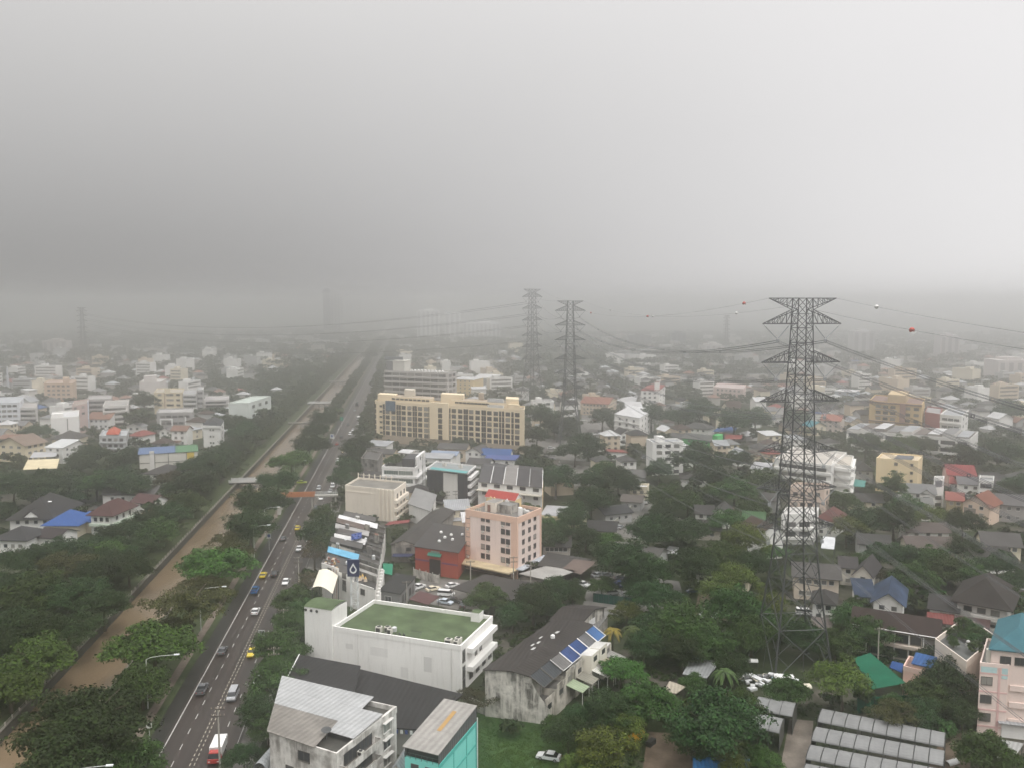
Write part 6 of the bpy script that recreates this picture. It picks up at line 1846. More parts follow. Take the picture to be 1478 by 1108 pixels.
for (z, ln, dz) in ARMS:
    for sg in (-1, 1):
        bn = 4 if z > 60 else 2
        line(H1[(z, sg)], H2[(z, sg)], 9.5, f"wire bundle from {sideN[sg]} {tierN[z]} arm of the nearest pylon to the second pylon", bn)
        if z > 40:
            line(H1[(z, sg)], H1[(z, sg)] + off0, 11, f"wire bundle from {sideN[sg]} {tierN[z]} arm of the nearest pylon out of the picture at right", bn, r=.042)
        line(H2[(z, sg)], H3[(z, sg)], 6, f"wire bundle from {sideN[sg]} {tierN[z]} arm of second pylon to the third pylon", 2, r=.05, spacers=False)
        if z > 48:
            line(H3[(z, sg)], H4[(z, sg)], 22, f"wire from {sideN[sg]} {tierN[z]} arm of the third pylon toward the ghost pylon at left", 2, sp=.6, r=.11, spacers=False)
EW = "earth wires with marker balls"
BALLR, BALLW = plain((.42, .07, .05), .5, name="ball_red"), plain((.66, .66, .64), .5, name="ball_white")
def ball(a, b, sag, px, label, red):
    best = min((abs(proj(sagp(a, b, k / 400, sag))[0] - px), k) for k in range(400))
    c = sagp(a, b, best[1] / 400, sag)
    t = tag(None or MBs(c, red), label, "marker ball")
def MBs(c, red):
    m = MB(); r = .43
    m.sphere((c.x, c.y, c.z), r, r, r, 1 if red else 0, 14, 10)
    m.bar((c.x - .05, c.y - r - .12, c.z), (c.x - .05, c.y + r + .12, c.z), .12, 2)
    for i in range(14):
        a, b = 2 * math.pi * i / 14, 2 * math.pi * (i + 1) / 14
        m.poly([(c.x + r * 1.02 * math.cos(q), c.y + r * 1.02 * math.sin(q), c.z + e) for q, e in ((a, -.05), (b, -.05), (b, .05), (a, .05))], 2)
    if red:
        m.poly([(c.x + (r + .02) * math.cos(t), c.y - (r + .02) * abs(math.sin(t)) * .2 - r * .99, c.z - .35 + .12 * math.sin(t)) for t in [2 * math.pi * k / 10 for k in range(10)]], 0)
    return m.obj("marker_ball", [BALLW, BALLR, D_FRAME], None, c, uv=False, smooth=False)
for sg in (-1, 1):
    e1, e2, e3, e4 = H1[("e", sg)], H2[("e", sg)], H3[("e", sg)], H4[("e", sg)]
    line(e1, e2, 6.5, f"thin earth wire from {sideN[sg]} peak of the nearest pylon to the second pylon", 1, r=.022, group=EW)
    line(e1, e1 + off0, 9, f"thin earth wire from {sideN[sg]} peak of the nearest pylon out of the picture", 1, r=.022, group=EW)
    line(e2, e3, 3, f"thin earth wire from {sideN[sg]} peak of the second pylon to the third pylon", 1, group=EW)
eR, eL = H1[("e", 1)], H1[("e", -1)]
ball(eR, eR + off0, 9, 1266, "white marker ball on the earth wire right of the nearest pylon, upper one", False)
ball(eL, eL + off0, 9, 1317, "red marker ball with pale patch on the earth wire right of the nearest pylon", True)
fR, fL = H2[("e", 1)], H2[("e", -1)]
ball(eL, fL, 6.5, 1074, "red marker ball just left of the nearest pylon's peak", True)
ball(eR, fR, 6.5, 1063, "white marker ball just below the red one, left of the nearest pylon's peak", False)
ball(eL, fL, 6.5, 935, "brownish marker ball midway between the two nearest pylons", True)
ball(eR, fR, 6.5, 942, "white marker ball midway between the two nearest pylons", False)
ball(eL, fL, 6.5, 853, "tiny dark marker ball nearest the second pylon", True)
ball(eR, fR, 6.5, 881, "tiny white marker ball near the second pylon", False)
# ------------------------------------------------------------------ vehicles
PAINT = {}
def paint(c):
    if c not in PAINT: PAINT[c] = plain(c, .25, .5, name="car_paint")
    return PAINT[c]
LAMP_R = plain((.30, .02, .02), .4, name="tail_lamp"); LAMP_W = plain((.75, .74, .70), .3, name="head_lamp"); CHROME = plain((.4, .4, .4), .3, .5, .6, name="wheel_rim"); TRIM = plain((.03, .03, .03), .6, name="black_trim")
_VM = {}
def loft(m, prof, w0, w1, mi=0, y_in=None):
    """side profile (x,z) swept across the width, upper points narrower"""
    zs = [z for x, z in prof]; z0, z1 = min(zs), max(zs)
    f = lambda z: (w0 + (w1 - w0) * ((z - z0) / (z1 - z0 + 1e-6)) ** 1.5) / 2
    l = [(x, -f(z), z) for x, z in prof]; r = [(x, f(z), z) for x, z in prof]
    n = len(prof)
    m.poly(l, mi); m.poly(r[::-1], mi)
    for i in range(n):
        j = (i + 1) % n
        m.poly([l[j], l[i], r[i], r[j]], mi)
def vmesh(kind):
    if kind in _VM: return _VM[kind]
    out = {}
    def sv(nm, m, mats): out.setdefault(nm, []).append((m, mats))
    if kind == "sedan":
        Lc, W = 4.6, 1.8
        body = [(-2.3, .35), (2.25, .33), (2.3, .62), (1.95, .80), (.95, .92), (-1.35, .96), (-2.2, .95), (-2.3, .7)]
        glass = [(1.0, .90), (.25, 1.40), (-1.0, 1.42), (-1.75, .95)]; roof = [(.32, 1.385), (.2, 1.45), (-1.0, 1.47), (-1.12, 1.40)]
        wx, hl = (1.42, -1.38), (2.2, .66)
    elif kind == "suv":
        Lc, W = 4.7, 1.9
        body = [(-2.35, .42), (2.3, .40), (2.35, .80), (2.1, 1.0), (1.0, 1.1), (-2.2, 1.12), (-2.35, .9)]
        glass = [(1.1, 1.08), (.45, 1.65), (-2.0, 1.68), (-2.28, 1.1)]; roof = [(.5, 1.63), (.4, 1.72), (-2.0, 1.75), (-2.1, 1.66)]
        wx, hl = (1.5, -1.45), (2.25, .85)
    elif kind == "pickup":
        Lc, W = 5.2, 1.85
        body = [(-2.6, .5), (2.5, .45), (2.55, .85), (2.3, 1.0), (1.25, 1.08), (-.9, 1.10), (-.95, .72), (-2.45, .72), (-2.5, 1.05), (-2.6, 1.05)]
        glass = [(1.3, 1.06), (.7, 1.62), (-.6, 1.65), (-.85, 1.08)]; roof = [(.75, 1.6), (.65, 1.69), (-.6, 1.72), (-.68, 1.62)]
        wx, hl = (1.65, -1.6), (2.45, .85)
    elif kind == "van":
        Lc, W = 5.0, 1.9
        body = [(-2.5, .42), (2.4, .40), (2.5, .8), (2.2, 1.1), (1.75, 1.2), (-2.45, 1.25), (-2.5, .9)]
        glass = [(1.9, 1.16), (1.1, 1.85), (-2.3, 1.9), (-2.45, 1.22)]; roof = [(1.15, 1.83), (1.05, 1.95), (-2.3, 2.0), (-2.36, 1.88)]
        wx, hl = (1.55, -1.5), (2.4, .85)
    elif kind in ("truck", "bus"):
        Lc, W = (7.2, 2.3) if kind == "truck" else (10.5, 2.5)
        h2 = Lc / 2
        if kind == "truck":
            body = [(h2 - 1.9, .6), (h2, .55), (h2, 1.3), (h2 - .15, 1.35), (h2 - 1.9, 1.35)]
            glass = [(h2 - .12, 1.33), (h2 - .45, 2.25), (h2 - 1.7, 2.25), (h2 - 1.85, 1.33)]; roof = [(h2 - .42, 2.22), (h2 - .5, 2.38), (h2 - 1.7, 2.38), (h2 - 1.8, 2.22)]
        else:
            body = [(-h2, .5), (h2, .5), (h2, 1.4), (-h2, 1.4)]
            glass = [(h2 - .02, 1.38), (h2 - .2, 2.55), (-h2 + .1, 2.55), (-h2 + .02, 1.38)]; roof = [(h2 - .18, 2.5), (h2 - .4, 2.85), (-h2 + .3, 2.85), (-h2 + .08, 2.5)]
        wx, hl = (h2 - 1.1, -h2 + 1.6), (h2, .9)
    m = MB(); loft(m, body, W, W * .93); loft(m, roof, W * .82, W * .76)
    if kind == "pickup":
        for sg in (-1, 1): m.box((-1.68, sg * (W / 2 - .09), .73), 1.65, .09, .34, 0)
        m.box((-1.7, 0, .723), 1.5, W - .3, .02, 1)
    if kind == "sedan":
        for sg in (-1, 1): m.box((.62, sg * .98, .93), .2, .16, .14, 0)
    out["body"] = (m, "P2")
    m = MB(); loft(m, glass, W * .90, W * .77); out["glasshouse"] = (m, "G")
    if kind == "truck":
        m = MB(); m.box((-.95, 0, .85), 5.1, 2.3, 1.75); m.box((-.95, 0, .55), 5.0, 1.1, .28, 1); out["cargo_box"] = (m, "C")
    wr = .34 if kind in ("sedan", "suv", "van", "pickup") else .48
    m = MB()
    for k, dy in ((1, .12),):
        for i in range(12):
            a, b = 2 * math.pi * i / 12, 2 * math.pi * (i + 1) / 12
            p = [(wr * math.cos(a), -dy, wr * math.sin(a)), (wr * math.cos(b), -dy, wr * math.sin(b)), (wr * math.cos(b), dy, wr * math.sin(b)), (wr * math.cos(a), dy, wr * math.sin(a))]
            m.poly(p, 0)
        for sy in (-1, 1):
            m.poly([(wr * math.cos(2 * math.pi * i / 12), sy * dy, wr * math.sin(2 * math.pi * i / 12)) for i in range(12)][::sy], 0)
            m.poly([(wr * .6 * math.cos(2 * math.pi * i / 12), sy * (dy + .01), wr * .6 * math.sin(2 * math.pi * i / 12)) for i in range(12)][::sy], 1)
    wm = m.mesh("wheel", [RUBBER, CHROME], uv=False)
    m = MB(); m.box((0, 0, -.07), .06, .34, .15); lm = m.mesh("headlight", [LAMP_W], uv=False)
    m = MB(); m.box((0, 0, -.08), .06, .26, .18); tm = m.mesh("tail_light", [LAMP_R], uv=False)
    _VM[kind] = (out, wm, lm, tm, wx, wr, W, Lc, hl)
    return _VM[kind]
_BM = {}
def vehicle(kind, col, pos, az, label, cat="car", name=None, group=None, cargo=(.7, .7, .68), top=None):
    """az: heading from +Y towards +X"""
    out, wm, lm, tm, wx, wr, W, Lc, hl = vmesh(kind)
    nm = name or {"sedan": "car", "suv": "car", "pickup": "pickup_truck", "van": "van", "truck": "truck", "bus": "bus"}[kind]
    t = thing(nm, label, cat, pos, math.pi / 2 - az, group)
    for k, (m, kd) in out.items():
        key = (kind, k, col, cargo if kd == "C" else 0, top if k == "body" else 0)
        if key not in _BM:
            mats = [CARGLASS] if kd == "G" else [paint(cargo), TRIM] if kd == "C" else [paint(col), TRIM]
            _BM[key] = m.mesh(k, mats, uv=False)
        place(k, _BM[key], t)
    for x in wx:
        for sg in (-1, 1): place("wheel", wm, t, (x, sg * (W / 2 - .10), wr))
    for sg in (-1, 1):
        place("headlight", lm, t, (hl[0] + .03, sg * (W / 2 - .36), hl[1])); place("tail_light", tm, t, (-Lc / 2 - .01, sg * (W / 2 - .3), hl[1] + .1))
    return t
AZR = math.atan2(RD.x, RD.y); AWAY, TOW = AZR, AZR + math.pi
ZR = .02
TG = "traffic on the road beside the canal"
def on_road(px, py, o=None):
    q = P(px, py, .6); oo, ss = road_os(q.x, q.y)
    r = RF(oo if o is None else o, ss, ZR)
    return r
TAXI, TAXG = (.66, .50, .03), (.38, .46, .05)
WHC, SIL, GRC, DKC, BLK_, BLU, RED = (.70, .70, .69), (.34, .35, .36), (.12, .125, .13), (.045, .047, .05), (.02, .02, .022), (.03, .14, .34), (.38, .04, .03)
for kind, col, px, py, dr, o, lab, cat in [
    ("pickup", GRC, 293, 994, AWAY, 1.7, "dark grey pickup with open empty bed, close to white edge line", "pickup"),
    ("sedan", GRC, 321, 938, AWAY, 1.6, "dark grey car hugging the white edge line, ahead of the grey pickup", "car"),
    ("sedan", TAXI, 363, 941, TOW, 9.0, "yellow taxi just right of the dotted median, next to the roadside trees", "taxi"),
    ("van", SIL, 331, 1003, TOW, 9.0, "silver van coming nearer right of the dotted median, opposite the grey pickup", "van"),
    ("sedan", WHC, 371, 881, AWAY, 4.9, "white car in the lane next to dotted median, behind the blue pickup", "car"),
    ("pickup", BLU, 371, 851, AWAY, 1.7, "blue pickup beside the canal-side kerb, close to a yellow taxi", "pickup"),
    ("sedan", TAXI, 382, 829, AWAY, 1.7, "yellow taxi ahead of the blue pickup in the same lane", "taxi"),
    ("sedan", DKC, 398, 827, AWAY, 5.0, "dark car beside the yellow taxi that leads the blue pickup", "car"),
    ("sedan", WHC, 410, 839, TOW, 9.6, "white car half under the right roadside trees, near the dark car", "car"),
    ("sedan", WHC, 434, 791, TOW, 9.2, "white car alone in the right lanes, above the right roadside trees", "car"),
    ("sedan", GRC, 411, 776, AWAY, 1.8, "small grey car in the left lane below the orange footbridge", "car"),
    ("sedan", TAXI, 431, 761, AWAY, 5.2, "yellow taxi in the median lane below the orange footbridge", "taxi"),
    ("sedan", TAXI, 462, 756, TOW, 12.2, "yellow taxi nearly hidden behind the dark right roadside tree", "taxi"),
    ("suv", DKC, 460, 734, TOW, 8.9, "dark car with lit headlamps just below the orange footbridge", "car"),
    ("sedan", WHC, 468, 718, TOW, 9.0, "white car directly under the orange footbridge's right half", "car"),
    ("sedan", WHC, 474, 708, TOW, 11.8, "white car just above the right end of orange footbridge", "car"),
    ("van", WHC, 474, 701, TOW, 11.9, "white van behind the white car above the footbridge's right end", "van"),
    ("suv", SIL, 461, 704, TOW, 6.0, "grey-silver car above the middle of the orange footbridge", "car"),
    ("sedan", SIL, 468, 689, TOW, 9.0, "silver car above the crossing taxi, next to a red tail light", "car"),
    ("pickup", WHC, 476, 664, TOW, 9.0, "white pickup in the hazy mid road, above the silver car", "pickup"),
    ("sedan", BEI, 489, 651, TOW, 9.5, "beige car in the mid road above the white pickup", "car"),
    ("truck", RED, 322, 1086, TOW, 11.0, "red-cabbed truck with white cargo cover at the bottom of the road", "truck"),
    ("sedan", WHC, 361, 980, TOW, 13.2, "white car parked under the trees at the right kerb, beside the silver van", "car"),
    ("van", WHC, 510, 626, TOW, 9.3, "white van in hazy distance level with the long yellow block's foot", "van"),
    ("sedan", WHC, 514, 620, TOW, 9.8, "white car immediately behind the hazy white van", "car"),
    ("sedan", DKC, 498, 630, AWAY, 4.5, "dark car left of the hazy white van", "car"),
    ("sedan", RED, 494, 640, AWAY, 4.0, "dull red car below the dark car in the hazy mid road", "car"),
    ("truck", WHC, 523, 604, TOW, 10.5, "white truck far up the hazy road", "truck"),
    ("sedan", WHC, 519, 611, TOW, 11.8, "white car below the far white truck", "car"),
    ("bus", DKC, 521, 584, AWAY, 4.5, "dark bus far up the hazy road beside tree row", "bus"),
    ("van", WHC, 536, 560, TOW, 10.5, "small pale van at the far hazy end of the road", "van"),
    ("sedan", WHC, 531, 572, TOW, 10.2, "tiny white car below the far pale van", "car"),
    ("sedan", SIL, 516, 592, AWAY, 4.6, "tiny silver car below the dark bus", "car"),
    ("sedan", GRC, 505, 612, AWAY, 4.8, "tiny grey car in the far left lanes below the silver one", "car"),
    ("sedan", WHC, 541, 549, TOW, 10, "farthest pale car visible on the road", "car"),
]:
    vehicle(kind, col, on_road(px, py, o), dr, lab, cat, group=TG)
vehicle("sedan", TAXG, on_road(449, 695, -3.4), AZR + math.pi / 2, "yellow-green taxi turning crosswise at the left road edge above the orange footbridge", "taxi", group=TG)
RDG = math.radians
for kind, col, px, py, azd, lab in [
    ("pickup", WHC, 604, 847, 35, "white pickup parked between black-roofed shed and the cream parked car"),
    ("sedan", CRM, 625, 849, 55, "cream car parked diagonally near the white pickup by the yard wall"),
    ("sedan", WHC, 653, 844, 50, "white car nosing under the wide black canopy"),
    ("van", WHC, 644, 857, 100, "white van at the edge of the wide black canopy"),
    ("sedan", LBL, 643, 868, 115, "pale blue car parked just below the white van by the black canopy"),
    ("sedan", DKC, 656, 866, 100, "dark car tucked beside the pale blue car under the black canopy"),
    ("sedan", DKC, 668, 872, 0, "dark car with grey roof at the tree edge left of the black canopy"),
    ("sedan", SIL, 895, 760, 28, "silver car parked in the narrow alley beside a long wall"),
    ("pickup", WHC, 934, 724, 30, "white pickup at the upper end of the narrow alley"),
    ("van", (.70, .66, .64), 884, 786, 80, "white and red van at the lower end of the alley, upper of two"),
    ("van", WHC, 884, 794, 80, "white van with red flank at the lower alley end, lower of two"),
    ("suv", WHC, 950, 803, 60, "white off-roader beside the white awning roof in the tree belt"),
    ("sedan", WHC, 1010, 774, 95, "white car in front of dark sheds left of the nearest pylon"),
    ("sedan", SIL, 863, 829, 60, "silver car at the left end of crowded parking lot"),
    ("sedan", GRC, 875, 829, 60, "grey car beside the silver car at the lot's left end"),
    ("pickup", WHC, 840, 843, 130, "white pickup between canopy posts left of the crowded parking lot"),
    ("suv", WHC, 886, 855, 75, "large white car behind the dark green sheet fence"),
    ("sedan", WHC, 904, 857, 70, "second white car behind the green sheet fence, right of the large one"),
    ("pickup", (.02, .04, .14), 888, 846, 85, "navy pickup behind the large white car in crowded parking lot"),
    ("sedan", (.03, .06, .16), 896, 842, 85, "dark blue car in the middle of the crowded parking lot"),
    ("sedan", (.02, .03, .08), 903, 838, 85, "blackish blue car at the back of the crowded parking lot"),
    ("sedan", GRC, 912, 842, 85, "dark grey car at the right of the crowded parking lot"),
    ("sedan", DKC, 898, 834, 85, "black car in the back row of crowded parking lot"),
    ("sedan", WHC, 970, 857, 60, "white car between banana plants right of the crowded parking lot"),
    ("sedan", SIL, 962, 861, 60, "silver car beside the white car among the banana plants"),
    ("sedan", (.04, .07, .14), 1001, 852, 80, "dark blue car at the edge of the bare dirt patch"),
    ("sedan", WHC, 771, 655, 100, "white car parked just right of the long yellow block's end"),
    ("sedan", WHC, 795, 646, 90, "white car at the top row of lot right of the yellow block"),
    ("sedan", WHC, 796, 656, 90, "white car in the middle row of lot right of the yellow block"),
    ("sedan", SIL, 797, 662, 90, "silver car in the front row of lot right of the yellow block"),
    ("sedan", WHC, 813, 666, 100, "white car right of the silver one in the yellow block's lot"),
    ("sedan", WHC, 764, 659, 150, "white car slanted by the corner of the long yellow block"),
    ("sedan", DKC, 786, 659, 90, "dark car between white cars right of the yellow block"),
    ("sedan", WHC, 866, 622, 80, "white car in the lot left of the white four-storey block, upper right"),
    ("sedan", WHC, 857, 626, 80, "white car in the lot left of the white four-storey block, lower"),
    ("sedan", (.5, .12, .1), 860, 606, 80, "red and white car near the second pylon's right side"),
    ("sedan", WHC, 842, 606, 80, "white car at the second pylon's right leg"),
    ("sedan", WHC, 868, 626, 80, "second white car at the lower right of that pylon lot"),
    ("sedan", DKC, 1085, 858, 90, "dark car under trees at the left of the nearest pylon's feet"),
    ("van", WHC, 1162, 884, 100, "white van beside the sheet roof near the nearest pylon's feet"),
    ("sedan", WHC, 272, 703, 95, "white car among trees left of the canal bridge with white parapets"),
    ("sedan", SIL, 930, 660, 60, "silver car on the grey yard among trees left of the green house"),
]:
    q = P(px, py, .6)
    cat = {"sedan": "car", "suv": "car", "pickup": "pickup", "van": "van"}[kind]
    vehicle(kind, col, (q.x, q.y, .05), RDG(azd), lab, cat, group="cars parked among the buildings")
q = P(792, 1090, .7); vehicle("sedan", WHC, (q.x, q.y, .04), RDG(-72), "old white car parked alone on the bright green lawn", "car")
LM.append((792, 1087, "the white car on the lawn"))
q = RF((CL + CR) / 2 - 2, sof(460, 583), 1.03); vehicle("sedan", WHC, q, math.atan2(RR.x, RR.y), "white car crossing the pale canal bridge", "car")
# yellow excavator-like dome and scrap heap
t = thing("covered_machine", "orange-yellow rounded tarpaulin-covered machine under the trees, right of the white car on the lawn", "machine", P(915, 1072))
m = MB(); c = t.location
for i in range(6):
    m.sphere((c.x + (i - 2.5) * .55, c.y + (i - 2.5) * .9, 1.2 + .2 * math.sin(i)), 1.1, 1.2, 1.6 - .12 * abs(i - 2), 0, 10, 6)
m.obj("cover", [twotone("yellow_cover", (.40, .20, .012), (.55, .30, .03), .6, .6, .2)], t, c, uv=False, smooth=True)
m = MB(); m.box((c.x + 3.2, c.y - .6, 0), 2.2, 1.0, 1.0, 0, .9); m.obj("chassis", [TRIM], t, c, uv=False)
# ------------------------------------------------------------------ street furniture
PALE = plain((.50, .51, .50), .5, .3, .2, name="pole_paint")
def street_lamp(px, py, ph, arm, label, o=None, az=None):
    """px,py: the lamp head in the photograph, at height ph"""
    hd = P(px, py, ph)
    d = Vector((RR.x, RR.y, 0)) if az is None else Vector((math.sin(az), math.cos(az), 0))
    b = hd - d * arm; b.z = 0
    t = thing("street_lamp", label, "street lamp", b, 0, "street lamps along the footpath")
    m = MB(); m.bar((b.x, b.y, 0), (b.x, b.y, ph - .8), .22, 0, 8, .14); m.obj("pole", [PALE], t, b, uv=False)
    m = MB(); m.tube([(b.x, b.y, ph - .8), tuple(b + d * arm * .15 + Vector((0, 0, ph - .35))), tuple(b + d * arm * .5 + Vector((0, 0, ph - .1))), tuple(hd)], .06, 0, 6); m.obj("arm", [PALE], t, b, uv=False)
    m = MB(); m.box((hd.x, hd.y, ph - .08), 1.1, .42, .2, 0, math.atan2(d.y, d.x)); m.obj("lamp_head", [plain((.68, .70, .72), .4, name="lamp_head_paint")], t, b, uv=False)
    return t
street_lamp(323.5, 846, 11.5, 6.2, "pale street lamp over olive tree by the footpath, second nearest of the footpath lamps")
street_lamp(255, 944, 11.5, 6.2, "pale street lamp reaching out of the bright green canal tree")
street_lamp(158, 1104, 11.5, 6.2, "street lamp whose head shows at the bottom edge above the dark canal tree")
street_lamp(402, 731, 11, 5, "street lamp beside the left end of the orange footbridge")
street_lamp(388, 790 - 33, 11, 5, "street lamp behind the blue square sign on the tree strip")
street_lamp(440, 664, 11, 5, "street lamp in the canal tree strip above the crossing taxi")
def upole(px, py, ph, label, arms=2):
    tp = P(px, py, ph); b = Vector((tp.x, tp.y, 0))
    t = thing("utility_pole", label, "utility pole", b, 0, "concrete utility poles")
    m = MB(); m.bar(b, (b.x, b.y, ph), .34, 0, 6, .22); m.obj("pole", [wall((.36, .34, .30), .3)], t, b, uv=False)
    for i in range(arms):
        m = MB(); m.box((b.x, b.y - .16, ph - .5 - i * 1.3), 2.6, .12, .16, 0, 0.12)
        a = m.obj("crossarm", [D_FRAME], t, b, uv=False)
        for x in (-1.1, -.4, .4, 1.1):
            m = MB(); m.cyl((b.x + x, b.y - .16 + x * .12, ph - .33 - i * 1.3), .08, .3, 0, 6); m.obj("insulator", [plain((.3, .25, .2), .5, name="insulator_brown")], a, b, uv=False)
    return t
upole(314.5, 1019, 12, "tall concrete pole with crossarms in front of the red-cabbed truck")
upole(430.6, 803, 10, "concrete pole in the right roadside trees beside the white car")
upole(409, 878, 9, "concrete pole in the trees left of the white block's tower", 1)
upole(478, 724, 9, "concrete pole where the right end of orange footbridge stands")
upole(741, 802, 9, "concrete pole at the near corner of the pink apartment block")
upole(766, 808, 9, "concrete pole with crossarms before the pale market canopy")
upole(679, 808, 8, "thin pole at the left front canopy of the pink apartment block", 1)
upole(587, 838, 8, "pale pole beside the black-roofed shed near the yard wall", 1)
upole(645, 708, 8, "pole with crossarms at the foot of the pale stripe", 2)
upole(658, 707, 8, "second pole with crossarms at the foot of pale stripe, right one", 2)
upole(919, 706, 8, "pole at the upper end of the narrow alley")
upole(1449, 803, 10, "concrete pole in gardens left of the broad dark hipped roof", 1)
upole(1269, 905, 9, "pale pole in front of the brown-roofed row house", 1)
upole(395, 933, 9, "concrete pole with crossarm among trees in front of the black roofs")
def sign(px, py, size, ph, label, face, sym, shape="disc"):
    c = P(px, py, ph); b = Vector((c.x, c.y, 0))
    t = thing("road_sign", label, "road sign", b)
    m = MB(); m.bar((b.x, b.y + .08, 0), (b.x, b.y + .08, ph + size / 2), .12, 0, 6); m.obj("pole", [PALE], t, b, uv=False)
    m = MB(); m.box((b.x, b.y, ph - size * .6), size, .06, size * 1.2); p_ = m.obj("panel", [face], t, b, uv=False)
    m = MB(); y = b.y - .035
    if shape == "disc":
        m.poly([(b.x + size * .34 * math.cos(a), y, ph + size * .1 + size * .34 * math.sin(a)) for a in [2 * math.pi * k / 16 for k in range(16)]])
    else:
        m.poly([(b.x - size * .3, y, ph - size * .3), (b.x + size * .3, y, ph - size * .3), (b.x + size * .3, y, ph + size * .3), (b.x - size * .3, y, ph + size * .3)])
    m.obj("symbol", [sym], p_, t.location, uv=False)
BLS = plain((.05, .10, .30), .6, name="blue_sign")
sign(215, 1046, 1.05, 3.2, "white rectangular sign with dark disc beside the footpath, nearest sign", WHITEP, DARK)
sign(388, 773, 1.6, 5.0, "white square sign with blue centre standing on the grass verge", WHITEP, BLS)
sign(479, 629, 2.2, 6, "small white and blue sign in hazy tree strip by the road", WHITEP, BLS)
sign(377.6, 914, 1.6, 5, "grey rectangular panel among the right roadside trees", plain((.40, .41, .40), .7, name="grey_panel2"), plain((.36, .37, .36), .7, name="grey_panel3"), "sq")
sign(493, 604, 2.2, 7, "green road sign on the canal-side strip in the haze", plain((.03, .2, .13), .6, name="green_sign2"), plain((.1, .3, .22), .6, name="green_sign3"), "sq")
# pedestrian bridge over the road
sB = sof(450, 733); zd = 5.6
t = thing("footbridge", "orange-sided pedestrian footbridge spanning the road", "footbridge", RF(7, sB))
LM.append((445, 722, "the orange footbridge"))
def rbox(o0, o1, s0, s1, z0, z1, name, mat, par=None):
    m = MB(); m.prism([RF(o0, s0), RF(o1, s0), RF(o1, s1), RF(o0, s1)], z0, z1, bottom=True)
    return m.obj(name, [mat], par or t, t.location, uv=False)
ORG = plain((.40, .16, .075), .7, name="orange_panel")
rbox(-6, 17.5, sB - 1.2, sB + 1.2, zd - .5, zd, "deck", CONC)
rbox(-6, 8.2, sB - 1.28, sB - 1.2, zd - .35, zd + 1.3, "side_panel", ORG); rbox(-6, 8.2, sB + 1.2, sB + 1.28, zd - .35, zd + 1.3, "side_panel", ORG)
m = MB()
for k in (-1.2, 1.2):
    for i in range(13): m.bar(RF(8.3 + i * .75, sB + k, zd), RF(8.3 + i * .75, sB + k, zd + 1.2), .06)
    m.bar(RF(8.3, sB + k, zd + 1.2), RF(17.4, sB + k, zd + 1.2), .08); m.bar(RF(8.3, sB + k, zd + .6), RF(17.4, sB + k, zd + .6), .06)
m.obj("railing", [PALE], t, t.location, uv=False)
for o in (-5.2, 7, 16.6): rbox(o - .3, o + .3, sB - .6, sB + .6, 0, zd - .503, "pier", CONC)
for o, sg in ((-5.2, -1), (16.6, 1)):
    m = MB(); n_ = 16
    for i in range(n_):
        s0 = sB + sg * (1.25 + i * .55); z0 = zd * (1 - (i + 1) / n_)
        m.prism([RF(o - .8, min(s0, s0 + sg * .55)), RF(o + .8, min(s0, s0 + sg * .55)), RF(o + .8, max(s0, s0 + sg * .55)), RF(o - .8, max(s0, s0 + sg * .55))], z0, z0 + .32, bottom=True)
    m.obj("stair", [CONC], t, t.location, uv=False)
keep([RF(-8, sB - 12), RF(18, sB - 12), RF(18, sB + 12), RF(-8, sB + 12)], 0)
# scrap heap under the pylon
t = thing("scrap_heap", "heap of white sheets, blue tarpaulin and boards behind the left greenhouses, under the nearest pylon", "scrap heap", P(1110, 985))
LM.append((1110, 980, "the scrap heap"))
rs = random.Random(5); m = MB(); c = t.location
cm = [plain((.68, .69, .69), .6, name="scrap_white"), plain((.30, .42, .48), .6, name="scrap_blue"), plain((.12, .12, .12), .8, name="scrap_dark"), plain((.5, .16, .05), .7, name="scrap_orange"), plain((.5, .47, .38), .7, name="scrap_beige")]
for i in range(70):
    x, y = rs.uniform(-6.5, 6.5), rs.uniform(-3.5, 3.5)
    zz = max(0, 1.3 - .02 * (x * x) - .08 * y * y)
    q = Vector((c.x + x, c.y + y, zz * rs.uniform(.4, 1)))
    m.box(q, rs.uniform(.6, 2.6), rs.uniform(.4, 1.4), rs.uniform(.06, .5), rs.choice([0, 0, 0, 1, 2, 2, 4, 3 if x < -5 else 0]), rs.uniform(0, 3.1))
m.obj("boards", cm, t, c, uv=False)
def slabthing(name, label, cat, px, py, h, sx, sy, mat, ang):
    c = P(px, py, h); t = thing(name, label, cat, (c.x, c.y, 0)); m = MB()
    n = 8
    for i in range(n):
        a0, a1 = math.pi * i / n, math.pi * (i + 1) / n
        ca, sa = math.cos(ang), math.sin(ang)
        f = lambda a, x: (c.x + ca * x - sa * (-sy / 2 * math.cos(a)), c.y + sa * x + ca * (-sy / 2 * math.cos(a)), h - .6 + .6 * math.sin(a))
        m.poly([f(a0, -sx / 2), f(a0, sx / 2), f(a1, sx / 2), f(a1, -sx / 2)])
    m.obj("hood", [mat], t, t.location, uv=False)
    for x in (-1, 1):
        for y in (-1, 1):
            mm = MB(); ca, sa = math.cos(ang), math.sin(ang); X, Y = x * sx * .45, y * sy * .48
            mm.bar((c.x + ca * X - sa * Y, c.y + sa * X + ca * Y, 0), (c.x + ca * X - sa * Y, c.y + sa * X + ca * Y, h - .6), .1); mm.obj("post", [STEEL], t, t.location, uv=False)
slabthing("shelter", "cream vaulted shelter at the right end of the scrap heap", "shelter", 1158, 987, 2.2, 3.6, 2.2, plain((.66, .61, .50), .6, name="cream_sheet"), .1)
slabthing("shelter", "white vaulted shelter sheet behind the scrap heap", "shelter", 1131, 973, 2.4, 4.2, 2.4, WHITEP, -.15)
